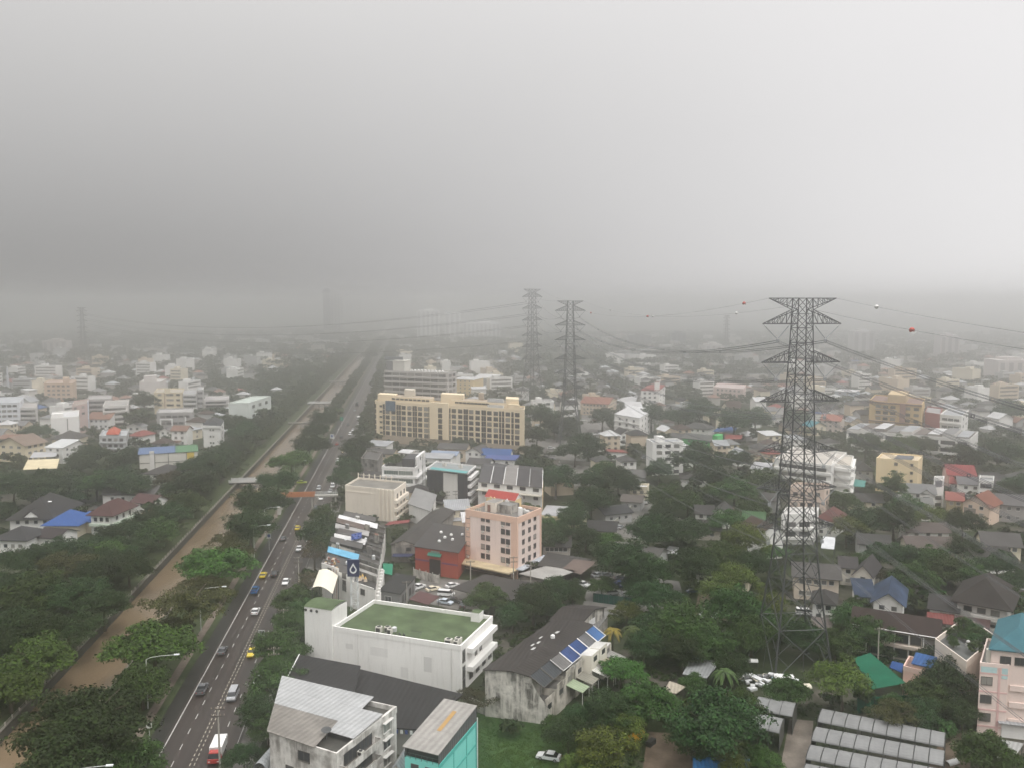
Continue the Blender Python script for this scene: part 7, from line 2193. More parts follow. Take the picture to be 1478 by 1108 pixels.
slabthing("shelter", "small white sheet roof among leaves left of the pylon's nearest leg", "shelter", 1083, 950, 2.4, 3.4, 1.4, WHITEP, -.1)
slabthing("shelter", "white tarpaulin bundle lying on bare soil below the pink corner block", "shelter", 1374, 1096, .7, 2.6, 1.4, WHITEP, .4)
# walls
def gwall(label, a, b, hh, mat, th=.2):
    a, b = P(*a), P(*b); t = thing("garden_wall", label, "wall", a); nn = Vector((-(b - a).y, (b - a).x, 0)).normalized() * th / 2
    m = MB(); m.prism([(a - nn).xy, (b - nn).xy, (b + nn).xy, (a + nn).xy], -.1, hh); m.obj("panel", [mat], t, t.location)
    m = MB(); nn = nn * 1.5; m.prism([(a - nn).xy, (b - nn).xy, (b + nn).xy, (a + nn).xy], hh + .003, hh + .12); m.obj("coping", [CONC], t, t.location)
gwall("long pale wall along the left side of the narrow alley", (878, 768), (922, 727), 2.4, wall((.42, .42, .36), .5))
gwall("mossy concrete wall behind the parked cars, across the grey yard", (808, 668), (905, 676), 2.0, wall((.34, .33, .30), .5))
gwall("pale wall along the back of the tree-lined yard, right of the alley", (898, 780), (932, 785), 1.6, wall((.5, .48, .44), .5))
gwall("weathered wall at the foot of concrete gable by the lawn", (672, 1020), (702, 1032), 2.4, CG)
# ------------------------------------------------------------------ trees
def crown_np(seed, Rr, H, z0, ncl, nleaf, leaf, droop=.0, flat=.75, lump=.28, lo=-.35):
    """leaf quads gathered in clumps over an uneven crown"""
    g = np.random.default_rng(seed)
    ph = g.uniform(0, 6.28, 6)
    V = []
    for i in range(ncl):
        z = g.uniform(lo, 1); t = g.uniform(0, 6.28); q = math.sqrt(max(0, 1 - z * z))
        rad = 1 + lump * (math.sin(2 * t + ph[0]) * .5 + math.sin(3 * t + ph[1]) * .4 + math.sin(5 * t + ph[2] + 3 * z) * .35)
        f = g.uniform(.62, 1.0) if g.random() < .8 else g.uniform(.15, .6)
        c = np.array([Rr * f * rad * q * math.cos(t), Rr * f * rad * q * math.sin(t), z0 + H * .42 + H * .52 * f * z * (1 + .3 * math.sin(3 * t + ph[3]))])
        rc = .30 * min(Rr, H) * g.uniform(.6, 1.25)
        d = g.normal(size=(nleaf, 3)); d /= np.linalg.norm(d, axis=1)[:, None]
        d[:, 2] = np.where(d[:, 2] < -.3, -d[:, 2] * .6, d[:, 2])
        rr = rc * g.uniform(.55, 1.08, (nleaf, 1))
        p = c + d * rr * np.array([1.15, 1.15, flat])
        nrm = d * .8 + np.array([0, 0, .55]) + g.normal(size=(nleaf, 3)) * .45
        nrm /= np.linalg.norm(nrm, axis=1)[:, None]
        a = np.cross(nrm, g.normal(size=(nleaf, 3))); a /= np.linalg.norm(a, axis=1)[:, None]
        b = np.cross(nrm, a)
        s = leaf * g.uniform(.55, 1.35, (nleaf, 1))
        a *= s * .5; b *= s * .34
        dr = np.zeros((nleaf, 3)); dr[:, 2] = -droop * s[:, 0]
        V.append(np.stack([p - a + dr, p - b, p + a + dr, p + b], axis=1))
    return np.concatenate(V)
def quads_mesh(name, Q, mats, mi=None):
    n = len(Q)
    me = bpy.data.meshes.new(name)
    me.vertices.add(n * 4); me.loops.add(n * 4); me.polygons.add(n)
    me.vertices.foreach_set("co", Q.reshape(-1).astype(np.float32))
    me.loops.foreach_set("vertex_index", np.arange(n * 4, dtype=np.int32))
    me.polygons.foreach_set("loop_start", np.arange(0, n * 4, 4, dtype=np.int32))
    me.polygons.foreach_set("loop_total", np.full(n, 4, dtype=np.int32))
    for m in mats: me.materials.append(m)
    if mi is not None: me.polygons.foreach_set("material_index", np.asarray(mi, dtype=np.int32))
    me.update(calc_edges=True)
    return me
def trunk_mesh(seed, hh, Rr, r0):
    rs = random.Random(seed); m = MB()
    b = [Vector((0, 0, -.3)), Vector((rs.uniform(-.15, .15), rs.uniform(-.15, .15), hh * .5)), Vector((rs.uniform(-.3, .3), rs.uniform(-.3, .3), hh))]
    m.tube(b, [r0 * 1.3, r0, r0 * .8], 0, 7)
    for i in range(5):
        a = 2 * math.pi * i / 5 + rs.uniform(-.4, .4); l = Rr * rs.uniform(.45, .75)
        m.tube([b[2] - Vector((0, 0, .3)), b[2] + Vector((math.cos(a) * l * .5, math.sin(a) * l * .5, l * .45)), b[2] + Vector((math.cos(a) * l, math.sin(a) * l, l * .65))], [r0 * .5, r0 * .35, r0 * .12], 0, 5)
    return m.mesh("trunk", [BARK], uv=False)
DKG, MDG, BRG, OLV, YLG, DRY = (.026, .049, .017), (.036, .069, .019), (.046, .092, .021), (.052, .054, .019), (.070, .096, .022), (.085, .075, .045)
# kind: radius, crown height, trunk height, clumps, leaves per clump, leaf size, colour, words
KINDS = {
    "rain": (7.5, 5.6, 4.6, 100, 165, .44, DKG, "broad dark green"),
    "round": (5.0, 6.6, 2.6, 78, 150, .38, DKG, "round dark green"),
    "mango": (4.6, 5.4, 2.2, 72, 140, .40, MDG, "dense mid green"),
    "bright": (5.6, 5.0, 3.0, 78, 150, .46, BRG, "bright green"),
    "tall": (3.2, 7.6, 3.0, 64, 110, .36, MDG, "tall narrow green"),
    "feather": (6.4, 4.4, 4.2, 64, 120, .34, OLV, "olive brown feathery"),
    "light": (4.6, 6.2, 3.0, 56, 120, .36, YLG, "yellowish green loose"),
    "shrub": (2.0, 2.2, .5, 30, 70, .34, MDG, "small leafy"),
    "bare": (3.6, 4.6, 3.0, 26, 50, .30, DRY, "thin brownish bare"),
}
TM = {}
def tree_meshes(kind, var):
    k = (kind, var)
    if k not in TM:
        Rr, H, tr, nc, nl, lf, col, wd = KINDS[kind]
        sd = abs(hash(kind)) % 1000 if False else sum(map(ord, kind)) + 31 * var
        Q = crown_np(sd, Rr, H, tr, nc, nl, lf, lump=.3 if var else .24)
        TM[k] = (quads_mesh("crown", Q, [leafm(col)]), trunk_mesh(sd, tr + H * .25, Rr, .10 + .04 * Rr))
    return TM[k]
TREES = []                                       # every tree wanted: kind, x, y, scale, base z, label or None
def T(px, py, wpx, kind, label=None, z=0.0):
    """crown seen centred at (px, py) and wpx wide"""
    Rr, H, tr = KINDS[kind][:3]
    sc = 1.0
    for _ in range(4):
        zc = z + (tr + H * .5) * sc
        p = P(px, py, zc)
        dep = p.y * cp + (CAMH - zc) * sp
        sc = (wpx / 2 * dep / FPX) / (Rr * 1.05)
        sc = max(.35, min(2.2, sc))
    p = P(px, py, z + (tr + H * .5) * sc)
    TREES.append((kind, p.x, p.y, sc, z, label))
def near_tree(x, y, r):
    for k, tx, ty, sc, *_ in TREES:
        if (tx - x) ** 2 + (ty - y) ** 2 < (r + KINDS[k][0] * sc * .55) ** 2: return True
    return False
for a in [
    # canal strip, from the bottom of the picture upward
    (120, 1045, 185, "rain"), (95, 1105, 130, "round"), (185, 1100, 90, "mango"), (222, 928, 112, "bright"), (205, 985, 80, "mango"), (275, 872, 118, "feather"), (250, 905, 60, "feather"),
    (308, 812, 98, "bright"), (338, 795, 70, "feather"), (290, 840, 70, "feather"), (362, 755, 74, "round"), (330, 775, 60, "feather"), (372, 722, 70, "round"), (402, 692, 64, "rain"), (421, 668, 56, "bright"),
    (447, 642, 48, "round"), (456, 622, 44, "rain"), (467, 606, 38, "round"), (477, 591, 34, "round"),
    # left bank of the canal, near wood
    (55, 945, 110, "bright"), (15, 985, 95, "bright"), (98, 902, 90, "rain"), (60, 905, 85, "round"), (20, 905, 85, "round"), (150, 868, 74, "round"), (110, 855, 90, "rain"), (55, 850, 90, "mango"), (10, 845, 80, "rain"), (95, 812, 85, "feather"),
    (150, 822, 80, "rain"), (40, 808, 80, "rain"), (185, 815, 62, "round"), (145, 797, 62, "bright"), (95, 792, 60, "round"), (200, 785, 60, "rain"), (230, 765, 56, "mango"), (212, 748, 46, "round"), (250, 742, 52, "round"), (272, 722, 50, "mango"),
    (245, 690, 56, "feather"), (288, 694, 50, "round"), (305, 672, 50, "round"), (278, 672, 46, "rain"), (322, 655, 46, "round"), (338, 640, 44, "rain"), (352, 622, 42, "round"), (368, 608, 40, "rain"), (335, 612, 40, "round"), (386, 592, 36, "round"),
    (12, 930, 70, "round"), (170, 690, 60, "round"), (140, 700, 46, "mango"), (195, 700, 46, "round"), (65, 700, 70, "round"), (100, 695, 56, "rain"), (20, 700, 60, "round"),
    (55, 625, 46, "rain"), (130, 650, 40, "round"), (180, 660, 46, "round"), (115, 660, 40, "round"), (200, 595, 36, "tall"), (208, 580, 40, "round"),
    # right of the road
    (402, 935, 74, "mango"), (425, 900, 60, "mango"), (400, 985, 76, "mango"), (372, 1025, 66, "round"), (428, 862, 60, "mango"), (352, 1090, 50, "round"), (412, 955, 60, "mango"), (445, 835, 46, "bare"), (455, 800, 50, "bare"), (456, 772, 56, "round"),
    (478, 762, 46, "round"), (470, 790, 50, "mango"), (492, 690, 40, "round"), (503, 672, 44, "round"), (512, 655, 46, "round"), (520, 640, 40, "round"), (498, 705, 34, "mango"), (387, 1050, 50, "mango"), (440, 880, 50, "mango"), (465, 745, 40, "mango"),
    # between the white block and the pink block, parking trees
    (704, 862, 56, "mango"), (770, 868, 64, "round"), (740, 885, 50, "round"), (802, 850, 50, "round"), (826, 852, 40, "round"), (790, 872, 46, "round"), (869, 843, 40, "mango"), (828, 740, 46, "round"), (802, 692, 52, "round"), (852, 720, 56, "round"), (826, 752, 44, "round"),
    (802, 776, 50, "round"), (846, 774, 44, "round"), (790, 760, 40, "mango"), (852, 690, 44, "round"), (893, 688, 48, "round"), (872, 676, 40, "mango"), (951, 676, 40, "round"), (1003, 660, 64, "round"), (1065, 662, 44, "round"), (960, 716, 52, "mango"), (992, 726, 44, "mango"),
    (758, 672, 40, "round"), (905, 700, 40, "round"), (935, 765, 62, "round"), (972, 768, 70, "rain"), (1000, 762, 56, "round"), (955, 745, 50, "round"), (906, 812, 84, "round"), (880, 800, 50, "round"), (935, 822, 60, "mango"), (925, 840, 50, "mango"),
    (945, 860, 80, "rain"), (985, 900, 90, "mango"), (955, 900, 70, "round"), (1000, 815, 70, "round"), (1040, 800, 70, "mango"), (1075, 780, 70, "light"), (1060, 835, 66, "light"), (1090, 815, 60, "round"), (1040, 850, 60, "light"), (1062, 880, 84, "mango"), (1085, 915, 70, "mango"),
    (1110, 870, 56, "light"), (1020, 930, 70, "mango"), (985, 940, 60, "round"), (930, 930, 60, "round"), (1000, 985, 40, "mango"), (1035, 1040, 128, "round"), (1000, 1062, 70, "mango"), (1070, 1020, 60, "mango"), (932, 1012, 84, "mango"), (880, 1028, 74, "round"), (870, 1075, 90, "light"),
    (820, 1060, 66, "round"), (905, 1045, 56, "light"), (845, 1098, 60, "light"), (800, 1045, 40, "shrub"), (1100, 1092, 56, "bright"), (1058, 1100, 50, "light"), (1137, 1000, 58, "mango"), (1216, 985, 82, "light"), 
    (1160, 920, 60, "round"), (1205, 925, 60, "mango"), (1130, 900, 50, "mango"), (1225, 890, 50, "mango"), (1255, 915, 60, "mango"), (1280, 935, 34, "mango"), (1368, 985, 80, "round"), (1340, 1000, 70, "mango"), (1355, 955, 60, "round"), (1330, 1030, 56, "round"), (1390, 1020, 60, "round"),
    (1290, 1015, 40, "mango"), (1425, 1088, 76, "mango"), (1360, 1050, 40, "shrub"), (1465, 872, 50, "mango"), (1240, 870, 40, "mango"),
    # garden belt on the right
    (1250, 750, 60, "round"), (1290, 745, 70, "round"), (1222, 760, 50, "light"), (1310, 735, 50, "mango"), (1348, 742, 50, "light"), (1290, 700, 40, "tall"), (1218, 722, 46, "mango"), (1390, 755, 50, "round"), (1395, 790, 50, "round"), (1345, 810, 56, "mango"), (1300, 800, 56, "round"), (1270, 800, 46, "round"),
    (1320, 830, 60, "mango"), (1370, 820, 60, "mango"), (1400, 830, 50, "mango"), (1345, 850, 40, "shrub"), (1440, 815, 60, "round"), (1460, 840, 50, "round"), (1240, 812, 40, "mango"), (1195, 830, 30, "shrub"), (1325, 870, 36, "shrub"), (1470, 700, 50, "round"), (1250, 640, 50, "round"), (1300, 645, 46, "mango"), (1330, 640, 46, "round"),
    (1440, 650, 50, "round"), (1395, 655, 50, "round"), (1460, 590, 60, "round"), (1150, 600, 40, "round"), (1090, 600, 50, "round"), (1060, 610, 50, "round"), (1010, 595, 60, "round"), (980, 600, 50, "rain"), (1105, 690, 50, "mango"), (1060, 705, 56, "mango"), (1030, 690, 46, "round"), (1085, 730, 46, "mango"),
    (1050, 750, 50, "mango"), (850, 640, 46, "round"), (830, 648, 46, "round"), (870, 600, 44, "round"), (960, 635, 40, "round"), (940, 600, 44, "round"), (780, 600, 50, "round"), (775, 628, 40, "round"), (800, 612, 40, "round"),
]: T(*a)
for x, y, z in RG_SPOTS: TREES.append(("shrub", x, y, rnd.uniform(.8, 1.3), z, "G"))
for x, y, z in GARDEN: TREES.append(("shrub", x, y, rnd.uniform(.4, .95), z, "G"))
# rows along canal and road
def row(o0, o1, s0, s1, step, kinds, sc0, sc1, p=1.0):
    s_ = s0
    while s_ < s1:
        if rnd.random() < p:
            q = RF(rnd.uniform(o0, o1), s_ + rnd.uniform(-1.5, 1.5)); k = rnd.choice(kinds); sc = rnd.uniform(sc0, sc1)
            if not near_tree(q.x, q.y, KINDS[k][0] * sc * .35): TREES.append((k, q.x, q.y, sc, 0.0, None))
        s_ += step
row(-12.8, -9, 450, 1100, 3.6, ["round", "mango", "round"], .72, 1.0)
row(-15, -9, 1100, 1800, 7, ["round", "rain", "round"], 1.2, 1.6)
row(-46, -41.5, 90, 1500, 6.5, ["round", "mango", "round", "feather", "mango"], .65, .95)
row(-56, -47, 20, 1500, 7.5, ["round", "rain", "mango"], .7, 1.1, .9)
row(15.4, 17.5, 30, 420, 8, ["round", "mango"], .5, .75, .7)
row(15.6, 18, 420, 680, 7, ["round", "mango"], .7, 1.0, .9)
row(15.6, 18.5, 680, 1800, 6, ["round", "round", "mango"], 1.2, 1.6)
# ------------------------------------------------------------------ further houses fill the blocks between the ones above
HOUSES = []
def wood_noise(x, y): return mnoise.noise(Vector((x * .006, y * .006, 3.1)))
hr = random.Random(77)
RCOL = [(R_DK, "tile", "dark"), (R_GR, "tile", "dark grey"), (R_GR, "tile", "grey"), (R_BR, "tile", "brown"), (R_MG, "metal", "mid grey"), (R_LG, "metal", "pale grey"), (R_WH, "metal", "white"), (R_OR, "tile", "orange"), (R_RD, "metal", "red"), (R_BL, "metal", "blue"), (R_TE, "metal", "teal"), ((.22, .13, .10), "tile", "dull brown")]
RWT = [16, 14, 10, 10, 12, 12, 12, 5, 4, 2, 1, 8]
WCOL = [(WH, "white"), (WH, "white"), (CRM, "cream"), (GRY, "grey"), (BEI, "beige")]
NOHOUSE = [(-40, 232, 652, 800), (1200, 1490, 690, 960), (500, 790, 640, 700), (1120, 1215, 640, 900)]
def fill(y0, y1, cell, prob, big=.12):
    yy = y0
    while yy < y1:
        c = cell * (1 + (yy - y0) / (y1 - y0) * .25); half = yy * .74
        xx = -half
        while xx < half:
            x, y = xx + hr.uniform(-.25, .25) * c, yy + hr.uniform(-.25, .25) * c
            xx += c
            o, s_ = road_os(x, y)
            if -64 < o < 24: continue
            if abs(x) / y > .72 or wood_noise(x, y) > .24 or hr.random() > prob: continue
            if yy < 330 and (o < 24 or near_tree(x, y, 5)): continue
            bg_ = hr.random() < big and yy > 400
            w_, d_ = (hr.uniform(12, 26), hr.uniform(9, 14)) if bg_ else (hr.uniform(7, 12), hr.uniform(7, 11))
            if not free(x, y, max(w_, d_) * .56): continue
            pq, qq = proj((x, y, 3))
            if any(a < pq < b and c_ < qq < d__ for a, b, c_, d__ in NOHOUSE): continue
            h_ = hr.choice([6.4, 9.6, 9.6, 12.8, 16]) if bg_ else hr.choice([3.4, 3.8, 6.2, 6.4, 6.4, 9.2])
            an = (RDG(-7) if o < 0 else RDG(14)) + hr.choice([0, 0, math.pi / 2]) + hr.uniform(-.12, .12)
            HOUSES.append((x, y, w_, d_, h_, an, bg_, hr.choices(range(len(RCOL)), RWT)[0], hr.randrange(len(WCOL)), hr.choice(["gx", "gx", "hip", "hip", "gy", "shed"])))
            ca, sa = math.cos(an), math.sin(an)
            keep([(x + ca * p - sa * q, y + sa * p + ca * q) for p, q in ((-w_ / 2, -d_ / 2), (w_ / 2, -d_ / 2), (w_ / 2, d_ / 2), (-w_ / 2, d_ / 2))], .8)
        yy += c
fill(255, 330, 15, .4)
fill(330, 700, 16, .68)
fill(700, 1300, 21, .62, .2)
fill(1300, 2400, 40, .6, .35)
HOUSES.sort(key=lambda a: -(a[2] * (a[4] + 2)) / (a[1] ** 2))
N_IND = 270
far_m = [MB(), MB()]
FW = [plain((.5, .49, .48), .8, name="far_wall_white_hazed"), plain((.42, .40, .37), .8, name="far_wall_beige_hazed"), plain((.38, .37, .36), .8, name="far_wall_grey_hazed")]  # wall tones greyed towards the haze so the far houses fade
FR = [plain(tuple(min(.38, v) for v in c), .8, name="far_roof_" + k) for c, _, k in RCOL]  # pale far roofs dimmed in colour to sink into the haze
fm = MB()
AUTO = []                                        # things whose labels are worked out from the nearest landmark
for i, (x, y, w_, d_, h_, an, bg_, rc, wc, kind) in enumerate(HOUSES):
    ca, sa = math.cos(an), math.sin(an)
    A = (x - ca * w_ / 2 + sa * d_ / 2, y - sa * w_ / 2 - ca * d_ / 2); B = (A[0] + ca * w_, A[1] + sa * w_)
    if i < N_IND:
        nm = ("apartment_block" if bg_ else "house")
        FOOT_n = len(FOOT)
        s = Bld(nm, "", "apartment block" if bg_ else "house", A, B, None, d_, group="buildings of the surrounding quarter")
        del FOOT[FOOT_n:]
        col, rk, rn = RCOL[rc]; wcol, wn = WCOL[wc]
        s.walls(h_, wall(wcol, .3))
        nf = max(1, round(h_ / 3.2))
        if bg_:
            s.flat(roofm(R_LG if rc % 2 else R_MG, "flat", .3), .7, .25, wall(wcol, .3)); rn = "pale" if rc % 2 else "grey"
            if y < 620:
                for k in range(nf): s.win("F", frac_row(max(2, int(w_ / 5))), [h_ / nf * (k + .55)], 2.6, 1.4, "d")
            elif y < 1000:
                for k in range(nf): s.band("F", .06, .94, h_ / nf * (k + .35), h_ / nf * (k + .75), .04, D_FRAME, "window_band")
            s.box("roof_room", s.w * .2, s.w * .45, d_ * .3, d_ * .8, h_ + .03, h_ + 2.6, wall(wcol, .3))
        else:
            s.roof(kind, min(w_, d_) * (.30 if kind != "shed" else .12), roofm(col, rk, .3), .7, wallmat=wall(wcol, .3))
            if y < 640 and hr.random() < .6:
                e = hr.uniform(2.2, 4); k = hr.choice([0, 1]); a0, a1 = (-e, -.02) if k else (s.w * .1, s.w * .7); b0, b1 = (.5, d_ * .8) if k else (-e, -.02)
                s.box("lean_to", a0, a1, b0, b1, -.1, 2.5, wall(WCOL[(wc + 2) % 5][0], .5))
                m = MB(); m.slab([s.pt(a0 - .3, b0 - .3, 2.55), s.pt(a1, b0 - .3, 3.0 if k else 2.55), s.pt(a1, b1, 3.0), s.pt(a0 - .3, b1, 2.55 if k else 3.0)], .1)
                s.part("lean_to_roof", m, roofm([R_LG, R_MG, (.17, .10, .07), (.12, .115, .11)][hr.randrange(4)], "metal", .45))
                if hr.random() < .4: s.tank(s.w * .9, d_ + .9, 0, .7, 2.0)
            if y < 560:
                for k in range(nf): s.win("F", frac_row(2), [h_ / nf * (k + .55)], 1.4, 1.2, "d")
        st = {1: "low", 2: "two-storey", 3: "three-storey", 4: "four-storey", 5: "five-storey"}[nf]
        px, py = proj((x, y, h_ * .6))
        AUTO.append((s.root, f"{wn} {st} {'block' if bg_ else 'house'}, {rn} roof,", px, py, "h"))
    else:
        P4 = [A, B, (B[0] - sa * d_, B[1] + ca * d_), (A[0] - sa * d_, A[1] + ca * d_)]
        fm.prism(P4, -.1, h_, (0, 0, 1, 2, 1)[wc])
        if bg_: fm.prism([(p[0] * .999 + x * .001, p[1] * .999 + y * .001) for p in P4], h_ + .01, h_ + .2, 3 + (4 if rc % 2 else 5))
        else:
            ap = min(w_, d_) * .3; c_ = (x, y, h_ + ap); e = [(x + (p[0] - x) * 1.12, y + (p[1] - y) * 1.12, h_) for p in P4]
            for k in range(4): fm.poly([e[k], e[(k + 1) % 4], c_], 3 + rc)
fo = fm.obj("distant_houses", FW + FR, None, (0, 0, 0), uv=False)
fo["kind"] = "stuff"; fo["label"] = "far-off low houses fading into the rain"
# ------------------------------------------------------------------ trees between the houses
tr_ = random.Random(9)
def scatter(y0, y1, cell, kinds, s0, s1, p):
    yy = y0
    while yy < y1:
        half = yy * .74; xx = -half
        while xx < half:
            x, y = xx + tr_.uniform(-.45, .45) * cell, yy + tr_.uniform(-.45, .45) * cell
            xx += cell
            if abs(x) / max(y, 1) > .72 or tr_.random() > p: continue
            o, s_ = road_os(x, y)
            if -43 < o < 19: continue
            if (x - B1.x) ** 2 + (y - B1.y) ** 2 < 15 ** 2: continue
            k = tr_.choice(kinds); sc = tr_.uniform(s0, s1)
            if not free(x, y, KINDS[k][0] * sc * .30): continue
            if near_tree(x, y, KINDS[k][0] * sc * .15) if y < 420 else False: continue
            TREES.append((k, x, y, sc, 0.0, None))
        yy += cell
scatter(165, 330, 8.5, ["mango", "round", "shrub", "bright", "light", "tall", "feather"], .45, .85, .45)
scatter(330, 620, 9.5, ["round", "mango", "bright", "rain", "tall", "shrub", "light", "feather"], .55, .95, .64)
scatter(620, 1100, 14, ["round", "rain", "round", "mango"], .8, 1.25, .72)
scatter(1100, 2300, 24, ["round", "rain"], 1.1, 1.8, .7)
TREES.sort(key=lambda a: -(KINDS[a[0]][0] * a[3]) / a[2] if a[5] is None else -9)
farQ = []
g9 = np.random.default_rng(4)
FARC = {}
def far_crown(kind):
    if kind not in FARC:
        Rr, H, tr, nc, nl, lf, col, wd = KINDS[kind]
        FARC[kind] = crown_np(5 + len(kind), Rr, H, tr * .5, 26, 11, 1.7, lump=.3)
    return FARC[kind]
NT = 0
for i, (k, x, y, sc, z, lab) in enumerate(TREES):
    if NT < 292:
        NT += 1
        cm_, tm_ = tree_meshes(k, i % 2)
        t = thing("shrub" if k == "shrub" else "tree", "", "shrub" if k == "shrub" else "tree", (x, y, z), tr_.uniform(0, 6.28), "shrubs" if k == "shrub" else "trees of the quarter")
        t.scale = (sc, sc, sc * tr_.uniform(.9, 1.12))
        place("crown", cm_, t); place("trunk", tm_, t)
        zc = z + (KINDS[k][2] + KINDS[k][1] * .5) * sc
        px, py = proj((x, y, zc))
        AUTO.append((t, KINDS[k][7] + (" shrub" if k == "shrub" else " tree"), px, py, "s" if k == "shrub" else "t"))
    else:
        Q = far_crown(k)
        if y > 900: Q = Q[::2]
        a = g9.uniform(0, 6.28); ca, sa = math.cos(a), math.sin(a)
        M_ = np.array([[ca, -sa, 0], [sa, ca, 0], [0, 0, 1]]) * sc * (1.0 if y < 900 else 1.12)
        farQ.append(Q @ M_.T + np.array([x, y, z]))
if farQ:
    o = bpy.data.objects.new("distant_trees", quads_mesh("distant_trees", np.concatenate(farQ), [stuffleaf((.028, .045, .019))]))
    COL.objects.link(o); o["kind"] = "stuff"; o["label"] = "far-off trees merging into a dark green mass"
# ------------------------------------------------------------------ undergrowth on the open soil
ug = []
g5 = np.random.default_rng(8)
bushQ = [crown_np(60 + i, 1.5, 1.2, -.2, 7, 16, .55, lump=.4) for i in range(4)]
ur = random.Random(21)
for i in range(10300):
    y = 140 + 420 * ur.random() ** 1.3; x = ur.uniform(-.74, .74) * y
    o_, s_ = road_os(x, y)
    if -7.4 < o_ < 19 or not free(x, y, .6): continue
    if mnoise.noise(Vector((x * .05, y * .05, 0))) < -.22: continue
    if o_ < -18.6 and o_ > -37.2: continue
    a = ur.uniform(0, 6.28); ca, sa = math.cos(a), math.sin(a); sc = ur.uniform(.5, 1.5)
    pxl, pyl = proj((x, y, 0))
    if 640 < pxl < 835 and pyl > 1015: continue
    Q = bushQ[i % 4]
    M_ = np.array([[ca, -sa, 0], [sa, ca, 0], [0, 0, .8]]) * sc
    ug.append(Q @ M_.T + np.array([x, y, 0]))
o = bpy.data.objects.new("undergrowth", quads_mesh("undergrowth", np.concatenate(ug), [stuffleaf((.028, .048, .016), .4)]))
COL.objects.link(o); o["kind"] = "stuff"; o["label"] = "low weeds and bushes covering the open soil"
lg = []
for i in range(2600):
    f, g = ur.random(), ur.random()
    q = P(645 + 195 * f, 1018 + 95 * g)
    if not free(q.x, q.y, .3, False): continue
    a = ur.uniform(0, 6.28); ca, sa = math.cos(a), math.sin(a); sc = ur.uniform(.12, .4)
    lg.append((bushQ[i % 4][::3] @ (np.array([[ca, -sa, 0], [sa, ca, 0], [0, 0, .5]]) * sc).T) + np.array([q.x, q.y, 0]))
o = bpy.data.objects.new("grass", quads_mesh("grass", np.concatenate(lg), [stuffleaf((.036, .078, .020), .45)]))
COL.objects.link(o); o["kind"] = "stuff"; o["label"] = "rough grass tufts on the bright lawn"
# ------------------------------------------------------------------ palms and bananas
def frond(m, base, az, ln, rise, wd, mi=0, n=7):
    d = Vector((math.cos(az), math.sin(az), 0)); sd = Vector((-d.y, d.x, 0)); pr = None
    for i in range(n + 1):
        f = i / n; c = base + d * (ln * f * (1 - .15 * f)) + Vector((0, 0, rise * f - (rise + ln * .55) * f * f))
        w_ = wd * math.sin(math.pi * min(.97, f * .9 + .08)); dz = Vector((0, 0, -w_ * .45))
        cu = (c - sd * w_ + dz, c, c + sd * w_ + dz)
        if pr:
            m.poly([pr[0], pr[1], cu[1], cu[0]], mi); m.poly([pr[1], pr[2], cu[2], cu[1]], mi)
        pr = cu
PALML, PALMY, BANL = leafm((.05, .072, .026), .3, "palm_leaf"), leafm((.16, .13, .03), .3, "yellow_palm_leaf"), leafm((.075, .13, .035), .3, "banana_leaf")
def palm(px, py, hh, label, mat, n=20, ln=3.4):
    c = P(px, py, hh); t = thing("palm_tree", label, "palm tree", (c.x, c.y, 0)); rs = random.Random(int(px))
    m = MB(); m.tube([(c.x + .3, c.y, -.2), (c.x + .1, c.y, hh * .5), (c.x, c.y, hh)], [.24, .17, .14], 0, 7); m.obj("trunk", [BARK], t, t.location, uv=False)
    m = MB()
    for i in range(n): frond(m, Vector((c.x, c.y, hh)), 2 * math.pi * i / n * 2.4 + rs.uniform(-.2, .2), ln * rs.uniform(.8, 1.1), rs.uniform(.6, 2.6), .42)
    m.obj("crown", [mat], t, t.location, uv=False)
palm(884, 908, 8, "coconut palm with yellowing fronds behind the black-roofed terrace", PALMY)
palm(912, 905, 9, "green coconut palm right of the yellowing palm", PALML)
palm(1046, 968, 6, "spreading green palm at the left of the scrap heap", PALML, 24, 4.2)
palm(1237, 760, 6, "feathery palm in gardens right of the pylon", PALML)
palm(1012, 900, 7, "small palm beside the bare dirt patch", PALML, 16, 2.6)
def banana(px, py, label):
    c = P(px, py, 2.5); t = thing("banana_plant", label, "banana plant", (c.x, c.y, 0)); rs = random.Random(int(px + py))
    m = MB()
    for k in range(3):
        x, y = c.x + rs.uniform(-1.2, 1.2), c.y + rs.uniform(-1.2, 1.2); m.cyl((x, y, -.1), .16, 2.4, 0, 7, .1)
    m.obj("stem", [plain((.10, .12, .05), .7, name="banana_stem")], t, t.location, uv=False)
    m = MB()
    for i in range(20): frond(m, Vector((c.x + rs.uniform(-1, 1), c.y + rs.uniform(-1, 1), 2.2)), rs.uniform(0, 6.28), rs.uniform(1.8, 2.8), rs.uniform(1.2, 2.4), .38)
    m.obj("leaves", [BANL], t, t.location, uv=False)
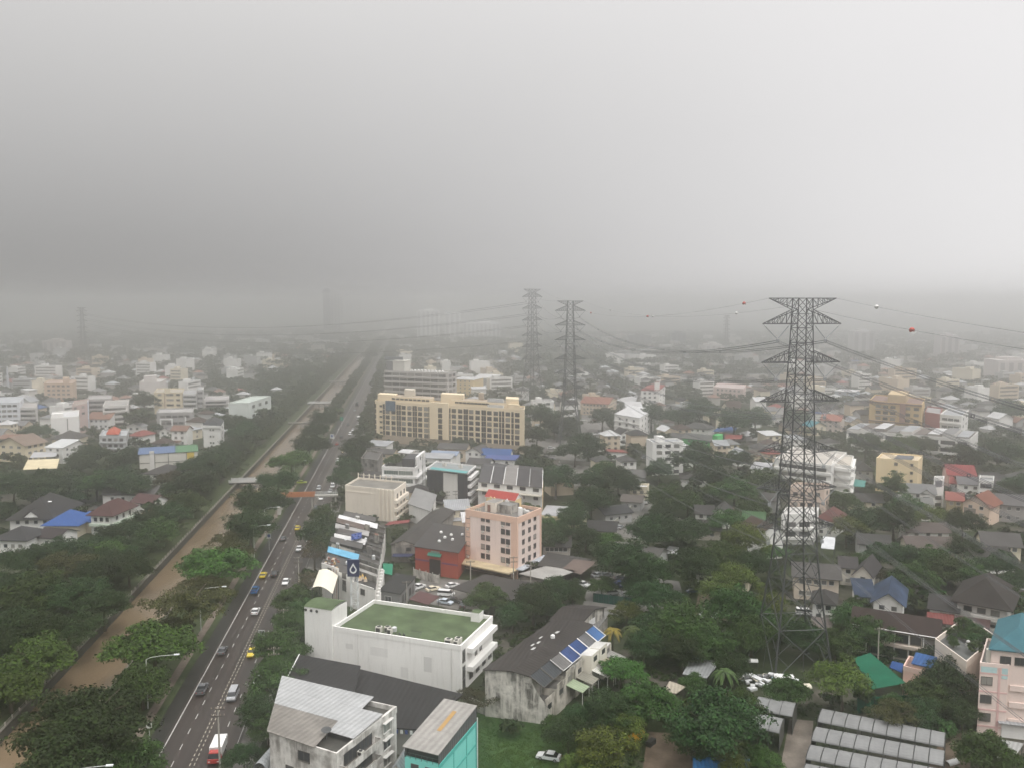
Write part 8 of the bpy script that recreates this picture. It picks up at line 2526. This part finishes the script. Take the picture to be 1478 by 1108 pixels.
for px, py, lb in ((936, 836, "banana clump left of the white car behind the parking lot"), (950, 848, "banana clump just in front of the white car behind the parking lot"), (962, 842, "banana clump right of the white car behind the parking lot"), (986, 862, "small banana clump by the bare dirt patch"), (1030, 905, "banana clump below the bare dirt patch")):
    banana(px, py, lb)
# ------------------------------------------------------------------ labels for the many: which one it is, by the nearest landmark
ORD = ["", "second", "third", "fourth", "fifth", "sixth", "seventh", "eighth", "ninth", "tenth", "eleventh", "twelfth", "thirteenth", "fourteenth", "fifteenth", "sixteenth", "seventeenth", "eighteenth", "nineteenth", "twentieth", "twenty-first", "twenty-second", "twenty-third", "twenty-fourth", "twenty-fifth", "twenty-sixth", "twenty-seventh", "twenty-eighth", "twenty-ninth", "thirtieth"]
buck = {}
for o, desc, px, py, kd in AUTO:
    d, ph, dx, dy = min(((math.hypot(px - a, (py - b) * 1.4), ph, px - a, py - b) for a, b, ph in LM), key=lambda q: q[0])
    if abs(dx) > abs(dy) * 1.1: wd = "left of" if dx < 0 else "right of"
    else: wd = "beyond" if dy < 0 else "in front of"
    buck.setdefault((ph, wd, kd), []).append((d, o, desc))
NOUN = {"h": "building", "t": "tree", "s": "shrub"}
for (ph, wd, kd), l in buck.items():
    l.sort(key=lambda q: q[0])
    for i, (d, o, desc) in enumerate(l):
        if len(l) == 1: lb = f"{desc} {wd} {ph}"
        else: lb = f"{desc} {wd} {ph}, {(ORD[i] + ' ') if i else ''}nearest"
        o["label"] = lb
# ------------------------------------------------------------------ the rain-laden air
m = MB()
m.prism([(-9500, -1600), (9500, -1600), (9500, 11500), (-9500, 11500)], -4, 108, bottom=True)
hz = m.obj("haze", [], None, (0, 0, 0), uv=False)
hz["kind"] = "stuff"
hm = bpy.data.materials.new("rain_haze"); hm.use_nodes = True
t_ = hm.node_tree; t_.nodes.clear()
vo = t_.nodes.new("ShaderNodeVolumePrincipled"); vo.inputs["Color"].default_value = (.97, .97, .97, 1)
vo.inputs["Density"].default_value = .0011; vo.inputs["Anisotropy"].default_value = .92
ou = t_.nodes.new("ShaderNodeOutputMaterial"); t_.links.new(vo.outputs[0], ou.inputs["Volume"])
hz.data.materials.append(hm)
